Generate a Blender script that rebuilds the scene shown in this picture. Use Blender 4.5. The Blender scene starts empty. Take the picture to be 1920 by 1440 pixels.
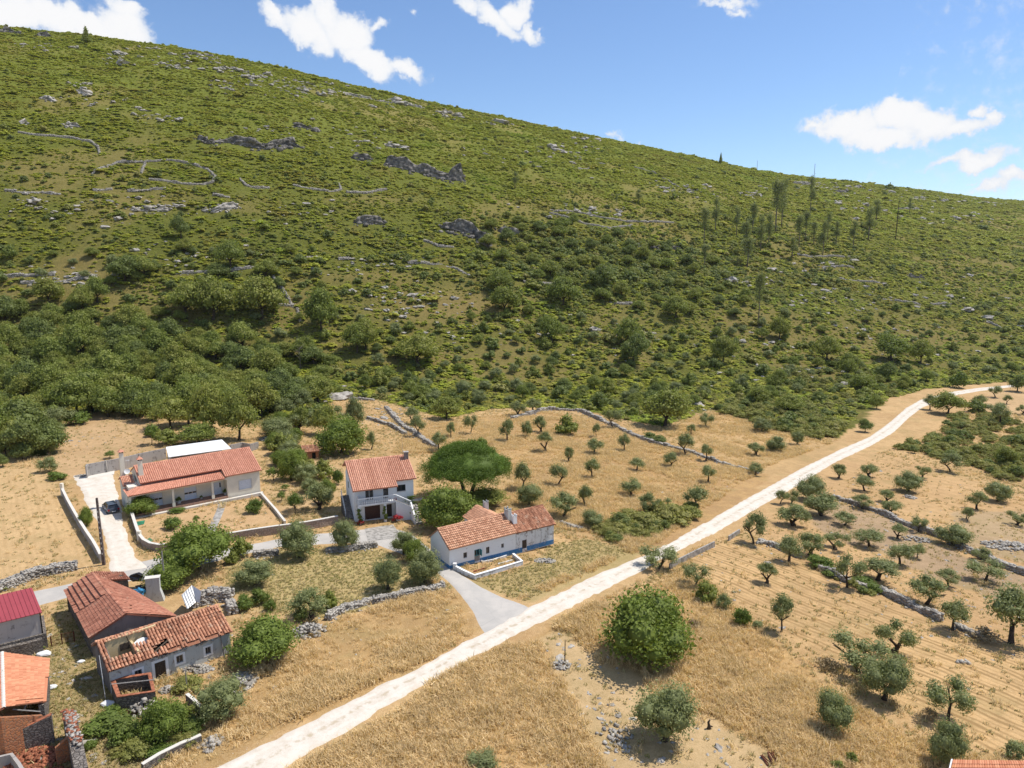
import bpy, math, random
import numpy as np
from mathutils import Vector, Matrix

sc = bpy.context.scene
COL = sc.collection
R = math.radians

# ------------------------------------------------------------------ camera
F = 1331.0                    # focal length in pixels of a 1920 px wide picture
PITCH = R(10.3)
H = 40.0                      # drone height above the track
CP, SP = math.cos(PITCH), math.sin(PITCH)
cam_d = bpy.data.cameras.new('camera')
cam_d.sensor_width = 36.0
cam_d.lens = 36.0 * F / 1920.0
cam_d.clip_start = 0.5
cam_d.clip_end = 12000
cam = bpy.data.objects.new('camera', cam_d)
cam.location = (0, 0, H)
cam.rotation_euler = (math.pi / 2 - PITCH, 0, 0)
COL.objects.link(cam)
sc.camera = cam

# ------------------------------------------------------------------ light
SUN_EL, SUN_AZ = R(61), R(24)          # azimuth counted from +X towards +Y
SD = Vector((math.cos(SUN_EL) * math.cos(SUN_AZ), math.cos(SUN_EL) * math.sin(SUN_AZ), math.sin(SUN_EL)))
sl = bpy.data.lights.new('sun', 'SUN')
sl.energy = 5.0
sl.angle = R(0.53)
sl.color = (1.0, 0.955, 0.88)
so = bpy.data.objects.new('sun', sl)
so.rotation_euler = (-SD).to_track_quat('-Z', 'Y').to_euler()
so.location = (60, 40, 300)
COL.objects.link(so)

sc.view_settings.view_transform = 'Standard'
sc.view_settings.look = 'None'
sc.view_settings.gamma = 1
sc.view_settings.use_curve_mapping = False
sc.view_settings.exposure = 0.0

def px_dir(px, py):
    x = px - 960.0
    v = py - 720.0
    return np.array([x, F * CP - v * SP, -F * SP - v * CP])

class NT:
    """tiny node-graph writer"""
    def __init__(s, tree):
        s.t = tree
        s.n = tree.nodes
        s.l = tree.links
    def node(s, typ, **kw):
        nd = s.n.new(typ)
        for k, v in kw.items():
            setattr(nd, k, v)
        return nd
    def put(s, sock, v):
        if v is None:
            return
        if hasattr(v, 'is_output') or isinstance(v, bpy.types.NodeSocket):
            s.l.new(v, sock)
        else:
            if isinstance(v, (tuple, list)) and len(v) == 3 and sock.type == 'RGBA':
                v = (*v, 1)
            sock.default_value = v
    def math(s, op, a, b=None, c=None, clamp=False):
        nd = s.node('ShaderNodeMath', operation=op, use_clamp=clamp)
        s.put(nd.inputs[0], a); s.put(nd.inputs[1], b)
        if c is not None: s.put(nd.inputs[2], c)
        return nd.outputs[0]
    def vmath(s, op, a, b=None):
        nd = s.node('ShaderNodeVectorMath', operation=op)
        s.put(nd.inputs[0], a)
        if b is not None: s.put(nd.inputs[1], b)
        return nd.outputs['Value'] if op in ('DOT_PRODUCT', 'LENGTH') else nd.outputs[0]
    def mix(s, f, a, b, blend='MIX'):
        nd = s.node('ShaderNodeMix', data_type='RGBA', blend_type=blend)
        nd.clamp_factor = True
        s.put(nd.inputs[0], f); s.put(nd.inputs[6], a); s.put(nd.inputs[7], b)
        return nd.outputs[2]
    def noise(s, vec, scale, detail=3, rough=0.55, dist=0.0):
        nd = s.node('ShaderNodeTexNoise')
        s.put(nd.inputs['Vector'], vec)
        nd.inputs['Scale'].default_value = scale
        nd.inputs['Detail'].default_value = detail
        nd.inputs['Roughness'].default_value = rough
        nd.inputs['Distortion'].default_value = dist
        return nd.outputs['Fac']
    def voro(s, vec, scale, feature='F1', out='Distance'):
        nd = s.node('ShaderNodeTexVoronoi', feature=feature)
        s.put(nd.inputs['Vector'], vec)
        nd.inputs['Scale'].default_value = scale
        return nd.outputs[out]
    def step(s, v, a, b, lo=0.0, hi=1.0):
        nd = s.node('ShaderNodeMapRange', interpolation_type='SMOOTHSTEP')
        s.put(nd.inputs[0], v)
        nd.inputs[1].default_value = a; nd.inputs[2].default_value = b
        nd.inputs[3].default_value = lo; nd.inputs[4].default_value = hi
        return nd.outputs[0]
    def attr(s, name, out='Fac', typ='GEOMETRY'):
        nd = s.node('ShaderNodeAttribute', attribute_name=name, attribute_type=typ)
        return nd.outputs[out]
    def bump(s, h, strength=0.4, dist=0.1):
        nd = s.node('ShaderNodeBump')
        nd.inputs['Strength'].default_value = strength
        nd.inputs['Distance'].default_value = dist
        s.put(nd.inputs['Height'], h)
        return nd.outputs[0]

# ------------------------------------------------------------------ sky with summer clouds
world = bpy.data.worlds.new('World')
sc.world = world
world.use_nodes = True
W = NT(world.node_tree)
W.n.clear()
sky = W.node('ShaderNodeTexSky', sky_type='NISHITA')
sky.sun_disc = False
sky.sun_elevation = SUN_EL
sky.sun_rotation = math.atan2(SD.x, SD.y)
sky.altitude = 300
sky.air_density = 1.0
sky.dust_density = 0.12
sky.ozone_density = 2.2
gen = W.node('ShaderNodeTexCoord').outputs['Generated']
# every cloud lump: centre (given as a direction), half width, half height, tilt
LUMPS = [(-30, 18, 150, 40, 0), (90, 28, 110, 42, 10), (170, 50, 90, 36, 24), (232, 52, 58, 42, 25), (235, 18, 42, 24, 0),
 (516, 28, 40, 20, 20), (580, 58, 72, 34, 35), (612, 28, 40, 40, 0), (655, 62, 60, 48, 30), (705, 50, 30, 12, -15), (690, 112, 62, 30, 25), (762, 132, 48, 18, 18),
 (880, 4, 48, 18, 20), (935, 40, 58, 24, 30), (968, 24, 30, 24, 0), (995, 58, 32, 20, 45),
 (1365, 4, 68, 11, 4), (1385, 20, 32, 9, 10),
 (1520, 232, 34, 14, -18), (1590, 235, 80, 32, 4), (1645, 260, 88, 28, 6), (1675, 212, 52, 34, 0), (1735, 230, 82, 38, 10), (1800, 240, 66, 20, 0), (1838, 206, 22, 20, 0), (1856, 226, 18, 20, 0),
 (1765, 308, 56, 13, -5), (1832, 298, 66, 24, -6), (1890, 334, 34, 20, 0), (1860, 350, 40, 14, 0), (1825, 339, 22, 6, 0),
 (1158, 254, 12, 7, 0), (1195, 262, 7, 6, 0), (775, 18, 13, 8, 20)]
wob = W.node('ShaderNodeTexNoise')
W.put(wob.inputs['Vector'], gen)
wob.inputs['Scale'].default_value = 26
wob.inputs['Detail'].default_value = 6
wob.inputs['Roughness'].default_value = 0.6
wv = W.vmath('MULTIPLY', W.vmath('SUBTRACT', wob.outputs['Color'], (0.5, 0.5, 0.5)), (0.05, 0.05, 0.05))
dirv = W.vmath('ADD', gen, wv)
field = None
for (cx, cy, a, b, ang) in LUMPS:
    c = px_dir(cx, cy); c = c / np.linalg.norm(c)
    t1 = np.cross(c, [0, 0, 1]); t1 /= np.linalg.norm(t1)
    t2 = np.cross(t1, c)
    ca, sa = math.cos(R(-ang)), math.sin(R(-ang))
    e1 = (ca * t1 + sa * t2); e2 = (-sa * t1 + ca * t2)
    # 1/a with a in pixels turned into an angle at that distance from the axis
    k = 1.0 / np.linalg.norm(px_dir(cx, cy))
    v1 = e1 / (a * k); v2 = e2 / (b * k)
    p1 = W.vmath('DOT_PRODUCT', dirv, tuple(v1))
    p2 = W.vmath('DOT_PRODUCT', dirv, tuple(v2))
    q = W.math('SUBTRACT', 1.0, W.math('SQRT', W.math('MULTIPLY_ADD', p2, p2, W.math('MULTIPLY', p1, p1))))
    q = W.math('MULTIPLY', q, W.math('GREATER_THAN', W.vmath('DOT_PRODUCT', gen, tuple(c)), 0.5))
    amp = min(1.0, b / 26.0)
    q = W.math('MULTIPLY', q, amp)
    field = q if field is None else W.math('SMOOTH_MAX', field, q, 0.12)
fine = W.noise(gen, 60, 6, 0.62)
big = W.noise(gen, 14, 4, 0.55)
dens = W.math('ADD', field, W.math('MULTIPLY_ADD', fine, 0.55, -0.29))
# scattered clouds over the rest of the sky (outside the frame)
n2 = W.noise(W.vmath('MULTIPLY', gen, (1, 1, 2.2)), 5.0, 6, 0.58)
away = W.step(W.vmath('DOT_PRODUCT', gen, (0, CP, 0.06)), 0.62, 0.45)
up = W.step(W.vmath('DOT_PRODUCT', gen, (0, 0, 1)), 0.02, 0.2)
other = W.math('MULTIPLY', W.math('MULTIPLY', W.step(n2, 0.56, 0.72), away), up)
alpha = W.math('MAXIMUM', W.step(dens, -0.03, 0.34), other)
shade = W.step(W.math('ADD', dens, W.math('MULTIPLY', big, 0.5)), 0.3, 0.9)
ccol = W.mix(shade, (0.80, 0.85, 0.93), (0.97, 0.97, 0.98))
skys = W.vmath('MULTIPLY', sky.outputs[0], (0.120, 0.132, 0.150))
out = W.mix(alpha, skys, ccol)
bg = W.node('ShaderNodeBackground')
bg.inputs['Strength'].default_value = 1.0
W.put(bg.inputs['Color'], out)
wo = W.node('ShaderNodeOutputWorld')
W.l.new(bg.outputs[0], wo.inputs[0])
world.cycles.sampling_method = 'MANUAL'
world.cycles.sample_map_resolution = 512

# ------------------------------------------------------------------ numbers: noise, terrain, projection
rng = np.random.default_rng(7)
random.seed(7)

def vnoise(x, y, seed=0):
    xi = np.floor(x).astype(np.int64); yi = np.floor(y).astype(np.int64)
    xf = x - xi; yf = y - yi
    def h(a, b):
        n = (a * 374761393 + b * 668265263 + seed * 982451653) & 0xffffffff
        n = ((n ^ (n >> 13)) * 1274126177) & 0xffffffff
        return ((n ^ (n >> 16)) & 0xffff) / 65535.0
    u = xf * xf * (3 - 2 * xf); v = yf * yf * (3 - 2 * yf)
    return (h(xi, yi) * (1 - u) * (1 - v) + h(xi + 1, yi) * u * (1 - v) + h(xi, yi + 1) * (1 - u) * v + h(xi + 1, yi + 1) * u * v)

def fbm(x, y, seed=0, o=4):
    s = 0; a = 0.5; t = 0
    for i in range(o):
        s = s + a * vnoise(x * 2 ** i, y * 2 ** i, seed + i); t += a; a *= 0.5
    return s / t

def sstep(a, b, x):
    t = np.clip((x - a) / (b - a), 0, 1)
    return t * t * (3 - 2 * t)

# hillside profile: gentle foot, even slope, rounded crest
_r = np.linspace(0, 1.6, 400)
_sl = sstep(0, 0.16, _r) * (1.15 - 0.55 * np.clip(_r, 0, 1)) * (1 - sstep(0.93, 1.04, _r)) - 0.10 * sstep(1.0, 1.15, _r)
_g = np.cumsum(_sl) * (_r[1] - _r[0])
SKYL = [(-400, 28), (-150, 36), (0, 50), (160, 67), (290, 84), (400, 102), (530, 127), (700, 167), (850, 202), (1000, 234), (1150, 264),
        (1280, 290), (1420, 320), (1540, 335), (1700, 354), (1830, 370), (1920, 377), (2100, 392), (2400, 415)]
_su = []; _st = []
for (a, b) in SKYL:
    d = px_dir(a, b); _su.append(d[0] / d[1]); _st.append(d[2] / d[1])
_ub = np.array([-1.4, -0.7, -0.3, 0.0, 0.25, 0.45, 0.7, 1.2, 1.6])
_vb = np.array([196, 200, 208, 216, 232, 252, 292, 380, 420.])       # where the hill starts (Y)
_vc = np.array([600, 660, 720, 790, 880, 1000, 1240, 1600, 1800.])   # where its crest is (Y)

def floor_z(X, Y):
    s = 0.695 * X + 0.719 * Y - 66
    sp = np.log1p(np.exp(np.clip(s / 14.0, -30, 30))) * 14.0
    sp = np.where(s > 400, s, sp)
    z = -16 * (1 - np.exp(-sp / 140.0))
    z = z + 0.5 * (fbm(X / 38.0, Y / 38.0, 3, 2) - 0.5) * sstep(30, 60, np.abs(X) + Y * 0.3)
    return z

def _shape(u, Y):
    yb = np.interp(u, _ub, _vb); yc = np.interp(u, _ub, _vc)
    r = (Y - yb) / (yc - yb)
    return np.interp(r, _r, _g, left=0.0), r

_zc = []
_Ys = np.linspace(150, 2600, 1200)
for a, t in zip(_su, _st):
    g, r = _shape(np.full_like(_Ys, a), _Ys)
    ok = g > 0.05
    fz = floor_z(a * _Ys, _Ys)
    # height so that the crest just touches the skyline direction
    _zc.append(float(np.min(((t * _Ys + H) - fz)[ok] / g[ok])))
_zc = np.array(_zc); _su = np.array(_su)

def terrain(X, Y):
    X = np.asarray(X, float); Y = np.asarray(Y, float)
    z = floor_z(X, Y)
    u = np.clip(X / np.maximum(Y, 60), -1.5, 1.5)
    g, r = _shape(u, Y)
    hz = np.interp(u, _su, _zc) * g
    rr = np.clip(r, 0, 1)
    w = sstep(0.0, 0.25, r) * (1 - 0.75 * sstep(0.75, 1.0, r))
    hz = hz + w * (9 * (fbm(X / 150, Y / 110, 11, 3) - 0.5) + 3.4 * (fbm(X / 38, Y / 26, 17, 3) - 0.5))
    # rock steps and old terraces across the slope
    tt = hz / 9.0 + 1.2 * fbm(X / 90, Y / 90, 23, 2)
    ft = tt - np.floor(tt)
    hz = hz + w * 1.5 * (sstep(0.72, 0.95, ft) - ft) * sstep(0.45, 0.6, fbm(X / 60, Y / 60, 29, 2))
    z = z + np.where(r > 0, hz, 0)
    return z

def tz(x, y):
    return float(terrain(np.array([x]), np.array([y]))[0])


_cY = np.geomspace(26, 2600, 190)
def unproj(px, py):
    """points where the view rays through the given picture positions meet the ground"""
    px = np.atleast_1d(np.asarray(px, float)); py = np.atleast_1d(np.asarray(py, float))
    x = px - 960.0; v = py - 720.0
    dy = F * CP - v * SP; dz = -F * SP - v * CP
    u = x / dy; t = dz / dy
    lo = np.zeros(len(px)); hi = np.zeros(len(px))
    CH = 4000
    for i in range(0, len(px), CH):
        s_ = slice(i, i + CH)
        YY = np.broadcast_to(_cY[None, :], (len(u[s_]), len(_cY))); XX = u[s_, None] * YY
        hit = (H + t[s_, None] * YY) <= terrain(XX, YY)
        k = np.argmax(hit, axis=1); k = np.where(hit.any(axis=1), np.maximum(k, 1), len(_cY) - 1)
        lo[s_] = _cY[k - 1]; hi[s_] = _cY[k]
    for _ in range(12):
        mid = (lo + hi) / 2
        below = (H + t * mid) <= terrain(u * mid, mid)
        hi = np.where(below, mid, hi); lo = np.where(below, lo, mid)
    Y = (lo + hi) / 2; X = u * Y
    return np.stack([X, Y, terrain(X, Y)], 1)

def gp(px, py):
    return Vector(unproj(px, py)[0])

def atz(px, py, z):
    """point of the view ray at a given absolute height"""
    d = px_dir(px, py)
    t = (z - H) / d[2]
    return Vector((d[0] * t, d[1] * t, z))

def proj(X, Y, Z):
    dep = Y * CP - (Z - H) * SP
    up_ = Y * SP + (Z - H) * CP
    dep_ = np.where(dep < 1, 1, dep)
    return 960 + F * X / dep_, 720 - F * up_ / dep_, dep

def inpoly(x, y, poly):
    inside = np.zeros(np.shape(x), bool)
    n = len(poly)
    for i in range(n):
        x1, y1 = poly[i]; x2, y2 = poly[(i + 1) % n]
        c = ((y1 > y) != (y2 > y)) & (x < (x2 - x1) * (y - y1) / ((y2 - y1) if y2 != y1 else 1e-9) + x1)
        inside ^= c
    return inside

# ------------------------------------------------------------------ object helpers
def tag(o, label=None, cat=None, group=None, kind=None):
    if label: o['label'] = label
    if cat: o['category'] = cat
    if group: o['group'] = group
    if kind: o['kind'] = kind
    return o

def link(o, parent=None):
    COL.objects.link(o)
    if parent is not None: o.parent = parent
    return o

def empty(name, loc=(0, 0, 0), rz=0.0):
    o = bpy.data.objects.new(name, None)
    o.location = loc; o.rotation_euler = (0, 0, rz)
    o.empty_display_size = 0.3
    return link(o)

class MB:
    """collects faces of one mesh"""
    def __init__(s):
        s.v = []; s.f = []; s.m = []; s.a = []
        s.cur = 0; s.va = 0.5
    def face(s, pts, mat=None):
        b = len(s.v)
        s.v.extend([tuple(p) for p in pts])
        s.f.append(tuple(range(b, b + len(pts))))
        s.m.append(s.cur if mat is None else mat); s.a.append(s.va)
    def mesh(s, verts, faces, mat=None):
        b = len(s.v)
        s.v.extend([tuple(p) for p in verts])
        for f in faces:
            s.f.append(tuple(b + i for i in f)); s.m.append(s.cur if mat is None else mat); s.a.append(s.va)
    def box(s, x0, x1, y0, y1, z0, z1, mat=None):
        v = [(x0, y0, z0), (x1, y0, z0), (x1, y1, z0), (x0, y1, z0), (x0, y0, z1), (x1, y0, z1), (x1, y1, z1), (x0, y1, z1)]
        s.mesh(v, [(0, 3, 2, 1), (4, 5, 6, 7), (0, 1, 5, 4), (1, 2, 6, 5), (2, 3, 7, 6), (3, 0, 4, 7)], mat)
        return s
    def hexa(s, low, high, mat=None):
        n = len(low)
        v = list(low) + list(high)
        fs = [tuple(range(n - 1, -1, -1)), tuple(range(n, 2 * n))]
        for i in range(n):
            j = (i + 1) % n
            fs.append((i, j, n + j, n + i))
        s.mesh(v, fs, mat)
        return s
    def tube(s, pts, rad, sides=6, mat=None, cap=True):
        pts = [Vector(p) for p in pts]
        rings = []
        for i, p in enumerate(pts):
            d = (pts[min(i + 1, len(pts) - 1)] - pts[max(i - 1, 0)])
            if d.length < 1e-6: d = Vector((0, 0, 1))
            d.normalize()
            a = d.cross(Vector((0.13, 0.99, 0.05)))
            if a.length < 1e-3: a = d.cross(Vector((1, 0, 0)))
            a.normalize(); b = d.cross(a)
            r = rad[i] if hasattr(rad, '__len__') else rad
            rings.append([p + (a * math.cos(2 * math.pi * k / sides) + b * math.sin(2 * math.pi * k / sides)) * r for k in range(sides)])
        v = [q for r_ in rings for q in r_]
        fs = []
        for i in range(len(pts) - 1):
            for k in range(sides):
                k2 = (k + 1) % sides
                fs.append((i * sides + k, (i + 1) * sides + k, (i + 1) * sides + k2, i * sides + k2))
        if cap:
            fs.append(tuple(range(sides)))
            fs.append(tuple((len(pts) - 1) * sides + k for k in range(sides - 1, -1, -1)))
        s.mesh(v, fs, mat)
        return s
    def build(s, name, mats, parent=None, smooth=False):
        me = bpy.data.meshes.new(name)
        me.from_pydata(s.v, [], s.f)
        if not isinstance(mats, (list, tuple)): mats = [mats]
        for m in mats: me.materials.append(m)
        me.polygons.foreach_set('material_index', s.m)
        at = me.attributes.new('var', 'FLOAT', 'FACE')
        at.data.foreach_set('value', s.a)
        if smooth:
            me.polygons.foreach_set('use_smooth', [True] * len(s.f))
        me.update()
        o = bpy.data.objects.new(name, me)
        return link(o, parent)

def np_mesh(name, V, Fq, mat, var=None, smooth=False, cols=None):
    """V (n,3), Fq (m,3 or 4)"""
    me = bpy.data.meshes.new(name)
    n = len(V); m, k = Fq.shape
    me.vertices.add(n); me.vertices.foreach_set('co', np.asarray(V, np.float32).ravel())
    me.loops.add(m * k); me.loops.foreach_set('vertex_index', Fq.astype(np.int32).ravel())
    me.polygons.add(m)
    me.polygons.foreach_set('loop_start', np.arange(0, m * k, k, dtype=np.int32))
    me.polygons.foreach_set('loop_total', np.full(m, k, dtype=np.int32))
    if smooth: me.polygons.foreach_set('use_smooth', np.ones(m, bool))
    me.update(calc_edges=True)
    if var is not None:
        at = me.attributes.new('var', 'FLOAT', 'FACE')
        at.data.foreach_set('value', np.asarray(var, np.float32))
    if cols:
        for nm, c in cols.items():
            at = me.attributes.new(nm, 'FLOAT_COLOR', 'POINT')
            cc = np.ones((n, 4), np.float32); cc[:, :3] = c
            at.data.foreach_set('color', cc.ravel())
    me.materials.append(mat)
    me.validate()
    return me

def scatter(name, P, rotz, scl, idx, protos, label, cat, tilt=None):
    """uncountable stuff: instances of a few hidden shapes on the points of ONE object"""
    me = bpy.data.meshes.new(name)
    n = len(P)
    me.vertices.add(n); me.vertices.foreach_set('co', np.asarray(P, np.float32).ravel())
    a = me.attributes.new('rot', 'FLOAT_VECTOR', 'POINT')
    rv = np.zeros((n, 3), np.float32); rv[:, 2] = rotz
    if tilt is not None: rv[:, 0] = tilt[0]; rv[:, 1] = tilt[1]
    a.data.foreach_set('vector', rv.ravel())
    a = me.attributes.new('scl', 'FLOAT_VECTOR', 'POINT')
    sv = np.asarray(scl, np.float32)
    if sv.ndim == 1: sv = np.repeat(sv[:, None], 3, 1)
    a.data.foreach_set('vector', sv.ravel())
    a = me.attributes.new('pick', 'INT', 'POINT'); a.data.foreach_set('value', np.asarray(idx, np.int32))
    o = link(bpy.data.objects.new(name, me))
    col = bpy.data.collections.new(name + '_forms')
    for i, pm in enumerate(protos):
        po = bpy.data.objects.new('%s_form_%02d' % (name, i), pm)
        col.objects.link(po)
    ng = bpy.data.node_groups.new(name + '_nodes', 'GeometryNodeTree')
    ng.interface.new_socket('Geometry', in_out='INPUT', socket_type='NodeSocketGeometry')
    ng.interface.new_socket('Geometry', in_out='OUTPUT', socket_type='NodeSocketGeometry')
    N = ng.nodes
    gi = N.new('NodeGroupInput'); go = N.new('NodeGroupOutput')
    ip = N.new('GeometryNodeInstanceOnPoints')
    ci = N.new('GeometryNodeCollectionInfo')
    ci.inputs['Collection'].default_value = col
    ci.inputs['Separate Children'].default_value = True
    ci.inputs['Reset Children'].default_value = True
    def na(nm, ty):
        x = N.new('GeometryNodeInputNamedAttribute'); x.data_type = ty
        x.inputs['Name'].default_value = nm
        return x.outputs[0]
    L = ng.links
    L.new(gi.outputs[0], ip.inputs['Points'])
    L.new(ci.outputs[0], ip.inputs['Instance'])
    ip.inputs['Pick Instance'].default_value = True
    L.new(na('pick', 'INT'), ip.inputs['Instance Index'])
    e2r = N.new('FunctionNodeEulerToRotation')
    L.new(na('rot', 'FLOAT_VECTOR'), e2r.inputs[0])
    L.new(e2r.outputs[0], ip.inputs['Rotation'])
    L.new(na('scl', 'FLOAT_VECTOR'), ip.inputs['Scale'])
    L.new(ip.outputs[0], go.inputs[0])
    md = o.modifiers.new('scatter', 'NODES'); md.node_group = ng
    tag(o, label, cat, kind='stuff')
    return o

sc.cycles.max_bounces = 5
sc.cycles.diffuse_bounces = 2
sc.cycles.glossy_bounces = 2
sc.cycles.transmission_bounces = 3
sc.cycles.transparent_max_bounces = 6
sc.cycles.caustics_reflective = False
sc.cycles.caustics_refractive = False
# ------------------------------------------------------------------ materials
def new_mat(name):
    m = bpy.data.materials.new(name); m.use_nodes = True
    t = NT(m.node_tree); t.n.clear()
    o = t.node('ShaderNodeOutputMaterial')
    return m, t, o

def pbsdf(t, o, col, rough=0.85, spec=0.2, normal=None, metal=0.0, **kw):
    b = t.node('ShaderNodeBsdfPrincipled')
    t.put(b.inputs['Base Color'], col)
    t.put(b.inputs['Roughness'], rough)
    b.inputs['Specular IOR Level'].default_value = spec
    b.inputs['Metallic'].default_value = metal
    if normal is not None: t.l.new(normal, b.inputs['Normal'])
    for k, v in kw.items(): b.inputs[k].default_value = v
    t.l.new(b.outputs[0], o.inputs[0])
    return b

def gpos(t):
    return t.node('ShaderNodeNewGeometry').outputs['Position']

def foliage(name, c0, c1, c2, transl=0.28, rand=0.5, patches=False):
    m, t, o = new_mat(name)
    v = t.attr('var')
    r = t.node('ShaderNodeObjectInfo').outputs['Random']
    c = t.mix(v, c0, c1)
    c = t.mix(t.math('MULTIPLY', r, rand), c, c2)
    pz = t.noise(gpos(t), 0.35, 2)
    c = t.mix(t.step(pz, 0.35, 0.7, 0, 0.30), c, tuple(x * 1.5 for x in c1))
    if patches:      # heath, bracken and kermes oak grow in patches of their own colour
        P = gpos(t)
        c = t.mix(t.step(t.noise(P, 0.030, 4, 0.65), 0.52, 0.66, 0, 0.55), c, (0.33, 0.23, 0.065))
        c = t.mix(t.step(t.noise(t.vmath('ADD', P, (300, 90, 0)), 0.022, 4, 0.6), 0.54, 0.68, 0, 0.6), c, (0.300, 0.400, 0.050))
        c = t.mix(t.step(t.noise(t.vmath('ADD', P, (70, 500, 0)), 0.06, 3, 0.6), 0.56, 0.68, 0, 0.6), c, (0.110, 0.145, 0.035))
    b = t.node('ShaderNodeBsdfPrincipled')
    t.put(b.inputs['Base Color'], c)
    b.inputs['Roughness'].default_value = 0.62
    b.inputs['Specular IOR Level'].default_value = 0.25
    tr = t.node('ShaderNodeBsdfTranslucent')
    t.put(tr.inputs[0], t.mix(0.5, c, (c1[0] * 1.8, c1[1] * 1.9, c1[2] * 0.9)))
    ms = t.node('ShaderNodeMixShader'); ms.inputs[0].default_value = transl
    t.l.new(b.outputs[0], ms.inputs[1]); t.l.new(tr.outputs[0], ms.inputs[2])
    t.l.new(ms.outputs[0], o.inputs[0])
    return m

def simple(name, col, rough=0.8, spec=0.25, var=0.15, scale=3.0, bump=0.0, metal=0.0, col2=None, bscale=None):
    m, t, o = new_mat(name)
    P = gpos(t)
    n = t.noise(P, scale, 4, 0.6)
    c2 = col2 if col2 else tuple(x * (1 - 2.2 * var) for x in col)
    c = t.mix(t.step(n, 0.35, 0.68), col, c2)
    nn = None
    if bump: nn = t.bump(t.noise(P, bscale or scale * 5, 4, 0.65), bump, 0.05)
    pbsdf(t, o, c, rough, spec, nn, metal)
    return m

M = {}
M['olive'] = foliage('olive_leaf', (0.110, 0.130, 0.048), (0.275, 0.295, 0.125), (0.23, 0.25, 0.10))
M['olive_green'] = foliage('olive_leaf_green', (0.085, 0.11, 0.030), (0.205, 0.24, 0.068), (0.17, 0.19, 0.055))
M['oak'] = foliage('oak_leaf', (0.085, 0.108, 0.025), (0.245, 0.285, 0.062), (0.255, 0.245, 0.055), rand=0.9)
M['fig'] = foliage('broad_leaf', (0.070, 0.105, 0.018), (0.205, 0.260, 0.048), (0.18, 0.205, 0.035))
M['pine'] = foliage('pine_needle', (0.058, 0.096, 0.016), (0.140, 0.215, 0.032), (0.12, 0.165, 0.024))
M['euca'] = foliage('eucalyptus_leaf', (0.12, 0.14, 0.05), (0.26, 0.28, 0.105), (0.21, 0.22, 0.08))
M['scrub'] = foliage('scrub_leaf', (0.215, 0.245, 0.026), (0.410, 0.445, 0.052), (0.42, 0.34, 0.065), rand=0.65, patches=True)
M['bramble'] = foliage('bramble_leaf', (0.145, 0.155, 0.038), (0.30, 0.305, 0.080), (0.33, 0.27, 0.09), rand=0.6)
M['bright'] = foliage('bright_leaf', (0.075, 0.105, 0.018), (0.17, 0.235, 0.045), (0.15, 0.17, 0.04))
M['dryleaf'] = foliage('dry_twig', (0.20, 0.15, 0.08), (0.36, 0.27, 0.15), (0.28, 0.20, 0.10), transl=0.1)
M['redflower'] = foliage('red_flower', (0.25, 0.01, 0.02), (0.5, 0.02, 0.05), (0.05, 0.08, 0.02), transl=0.2)
M['straw'] = foliage('straw', (0.50, 0.345, 0.165), (0.76, 0.575, 0.32), (0.70, 0.52, 0.29), transl=0.25, rand=0.9)
M['straw_pale'] = foliage('straw_pale', (0.38, 0.29, 0.15), (0.58, 0.46, 0.26), (0.28, 0.27, 0.10), transl=0.25, rand=0.9)
M['bark'] = simple('bark', (0.095, 0.070, 0.050), 0.9, 0.1, 0.2, 6, 0.5)
M['bark_pale'] = simple('bark_pale', (0.24, 0.20, 0.16), 0.9, 0.1, 0.2, 6, 0.4)
M['rock'] = simple('limestone', (0.47, 0.43, 0.375), 0.92, 0.1, 0.3, 1.1, 0.6, col2=(0.24, 0.215, 0.185), bscale=3.5)
M['cliff'] = simple('cliff_rock', (0.26, 0.235, 0.205), 0.95, 0.1, 0.3, 0.4, 0.9, col2=(0.085, 0.08, 0.075), bscale=1.4)
M['metal'] = simple('galvanised', (0.45, 0.45, 0.45), 0.45, 0.4, 0.1, 4, metal=0.6)
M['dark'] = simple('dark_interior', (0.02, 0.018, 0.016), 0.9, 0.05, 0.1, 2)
M['wood_dark'] = simple('weathered_wood', (0.10, 0.075, 0.055), 0.85, 0.15, 0.2, 9, 0.3)
M['wood_grey'] = simple('grey_timber', (0.36, 0.33, 0.30), 0.85, 0.15, 0.2, 9, 0.2)
M['garage'] = simple('brown_garage_door', (0.085, 0.040, 0.030), 0.6, 0.3, 0.1, 5)
M['white_paint'] = simple('white_paint', (0.80, 0.80, 0.79), 0.6, 0.3, 0.05, 2)
M['concrete'] = simple('concrete', (0.42, 0.39, 0.35), 0.9, 0.15, 0.22, 1.6, 0.3)
M['pole'] = simple('pole_concrete', (0.17, 0.13, 0.115), 0.9, 0.15, 0.2, 3, 0.3)
M['black_bag'] = simple('black_plastic', (0.012, 0.012, 0.015), 0.35, 0.5, 0.1, 3)
M['blue_tarp'] = simple('blue_plastic', (0.08, 0.35, 0.65), 0.4, 0.4, 0.2, 5)
M['green_tarp'] = simple('green_netting', (0.05, 0.26, 0.14), 0.7, 0.3, 0.3, 3)
M['rust'] = simple('rusty_iron', (0.16, 0.05, 0.03), 0.85, 0.2, 0.25, 6, 0.3)
M['teal'] = simple('teal_door_paint', (0.05, 0.24, 0.28), 0.6, 0.3, 0.2, 4)
M['pot'] = simple('terracotta_pot', (0.45, 0.2, 0.12), 0.8, 0.2, 0.1, 4)
M['shutter'] = simple('white_shutter', (0.72, 0.76, 0.82), 0.5, 0.4, 0.04, 3)
M['terrazzo'] = simple('porch_floor', (0.34, 0.20, 0.14), 0.6, 0.3, 0.15, 3)
M['cream'] = simple('cream_render', (0.80, 0.735, 0.60), 0.9, 0.15, 0.05, 0.7, 0.08)
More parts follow.
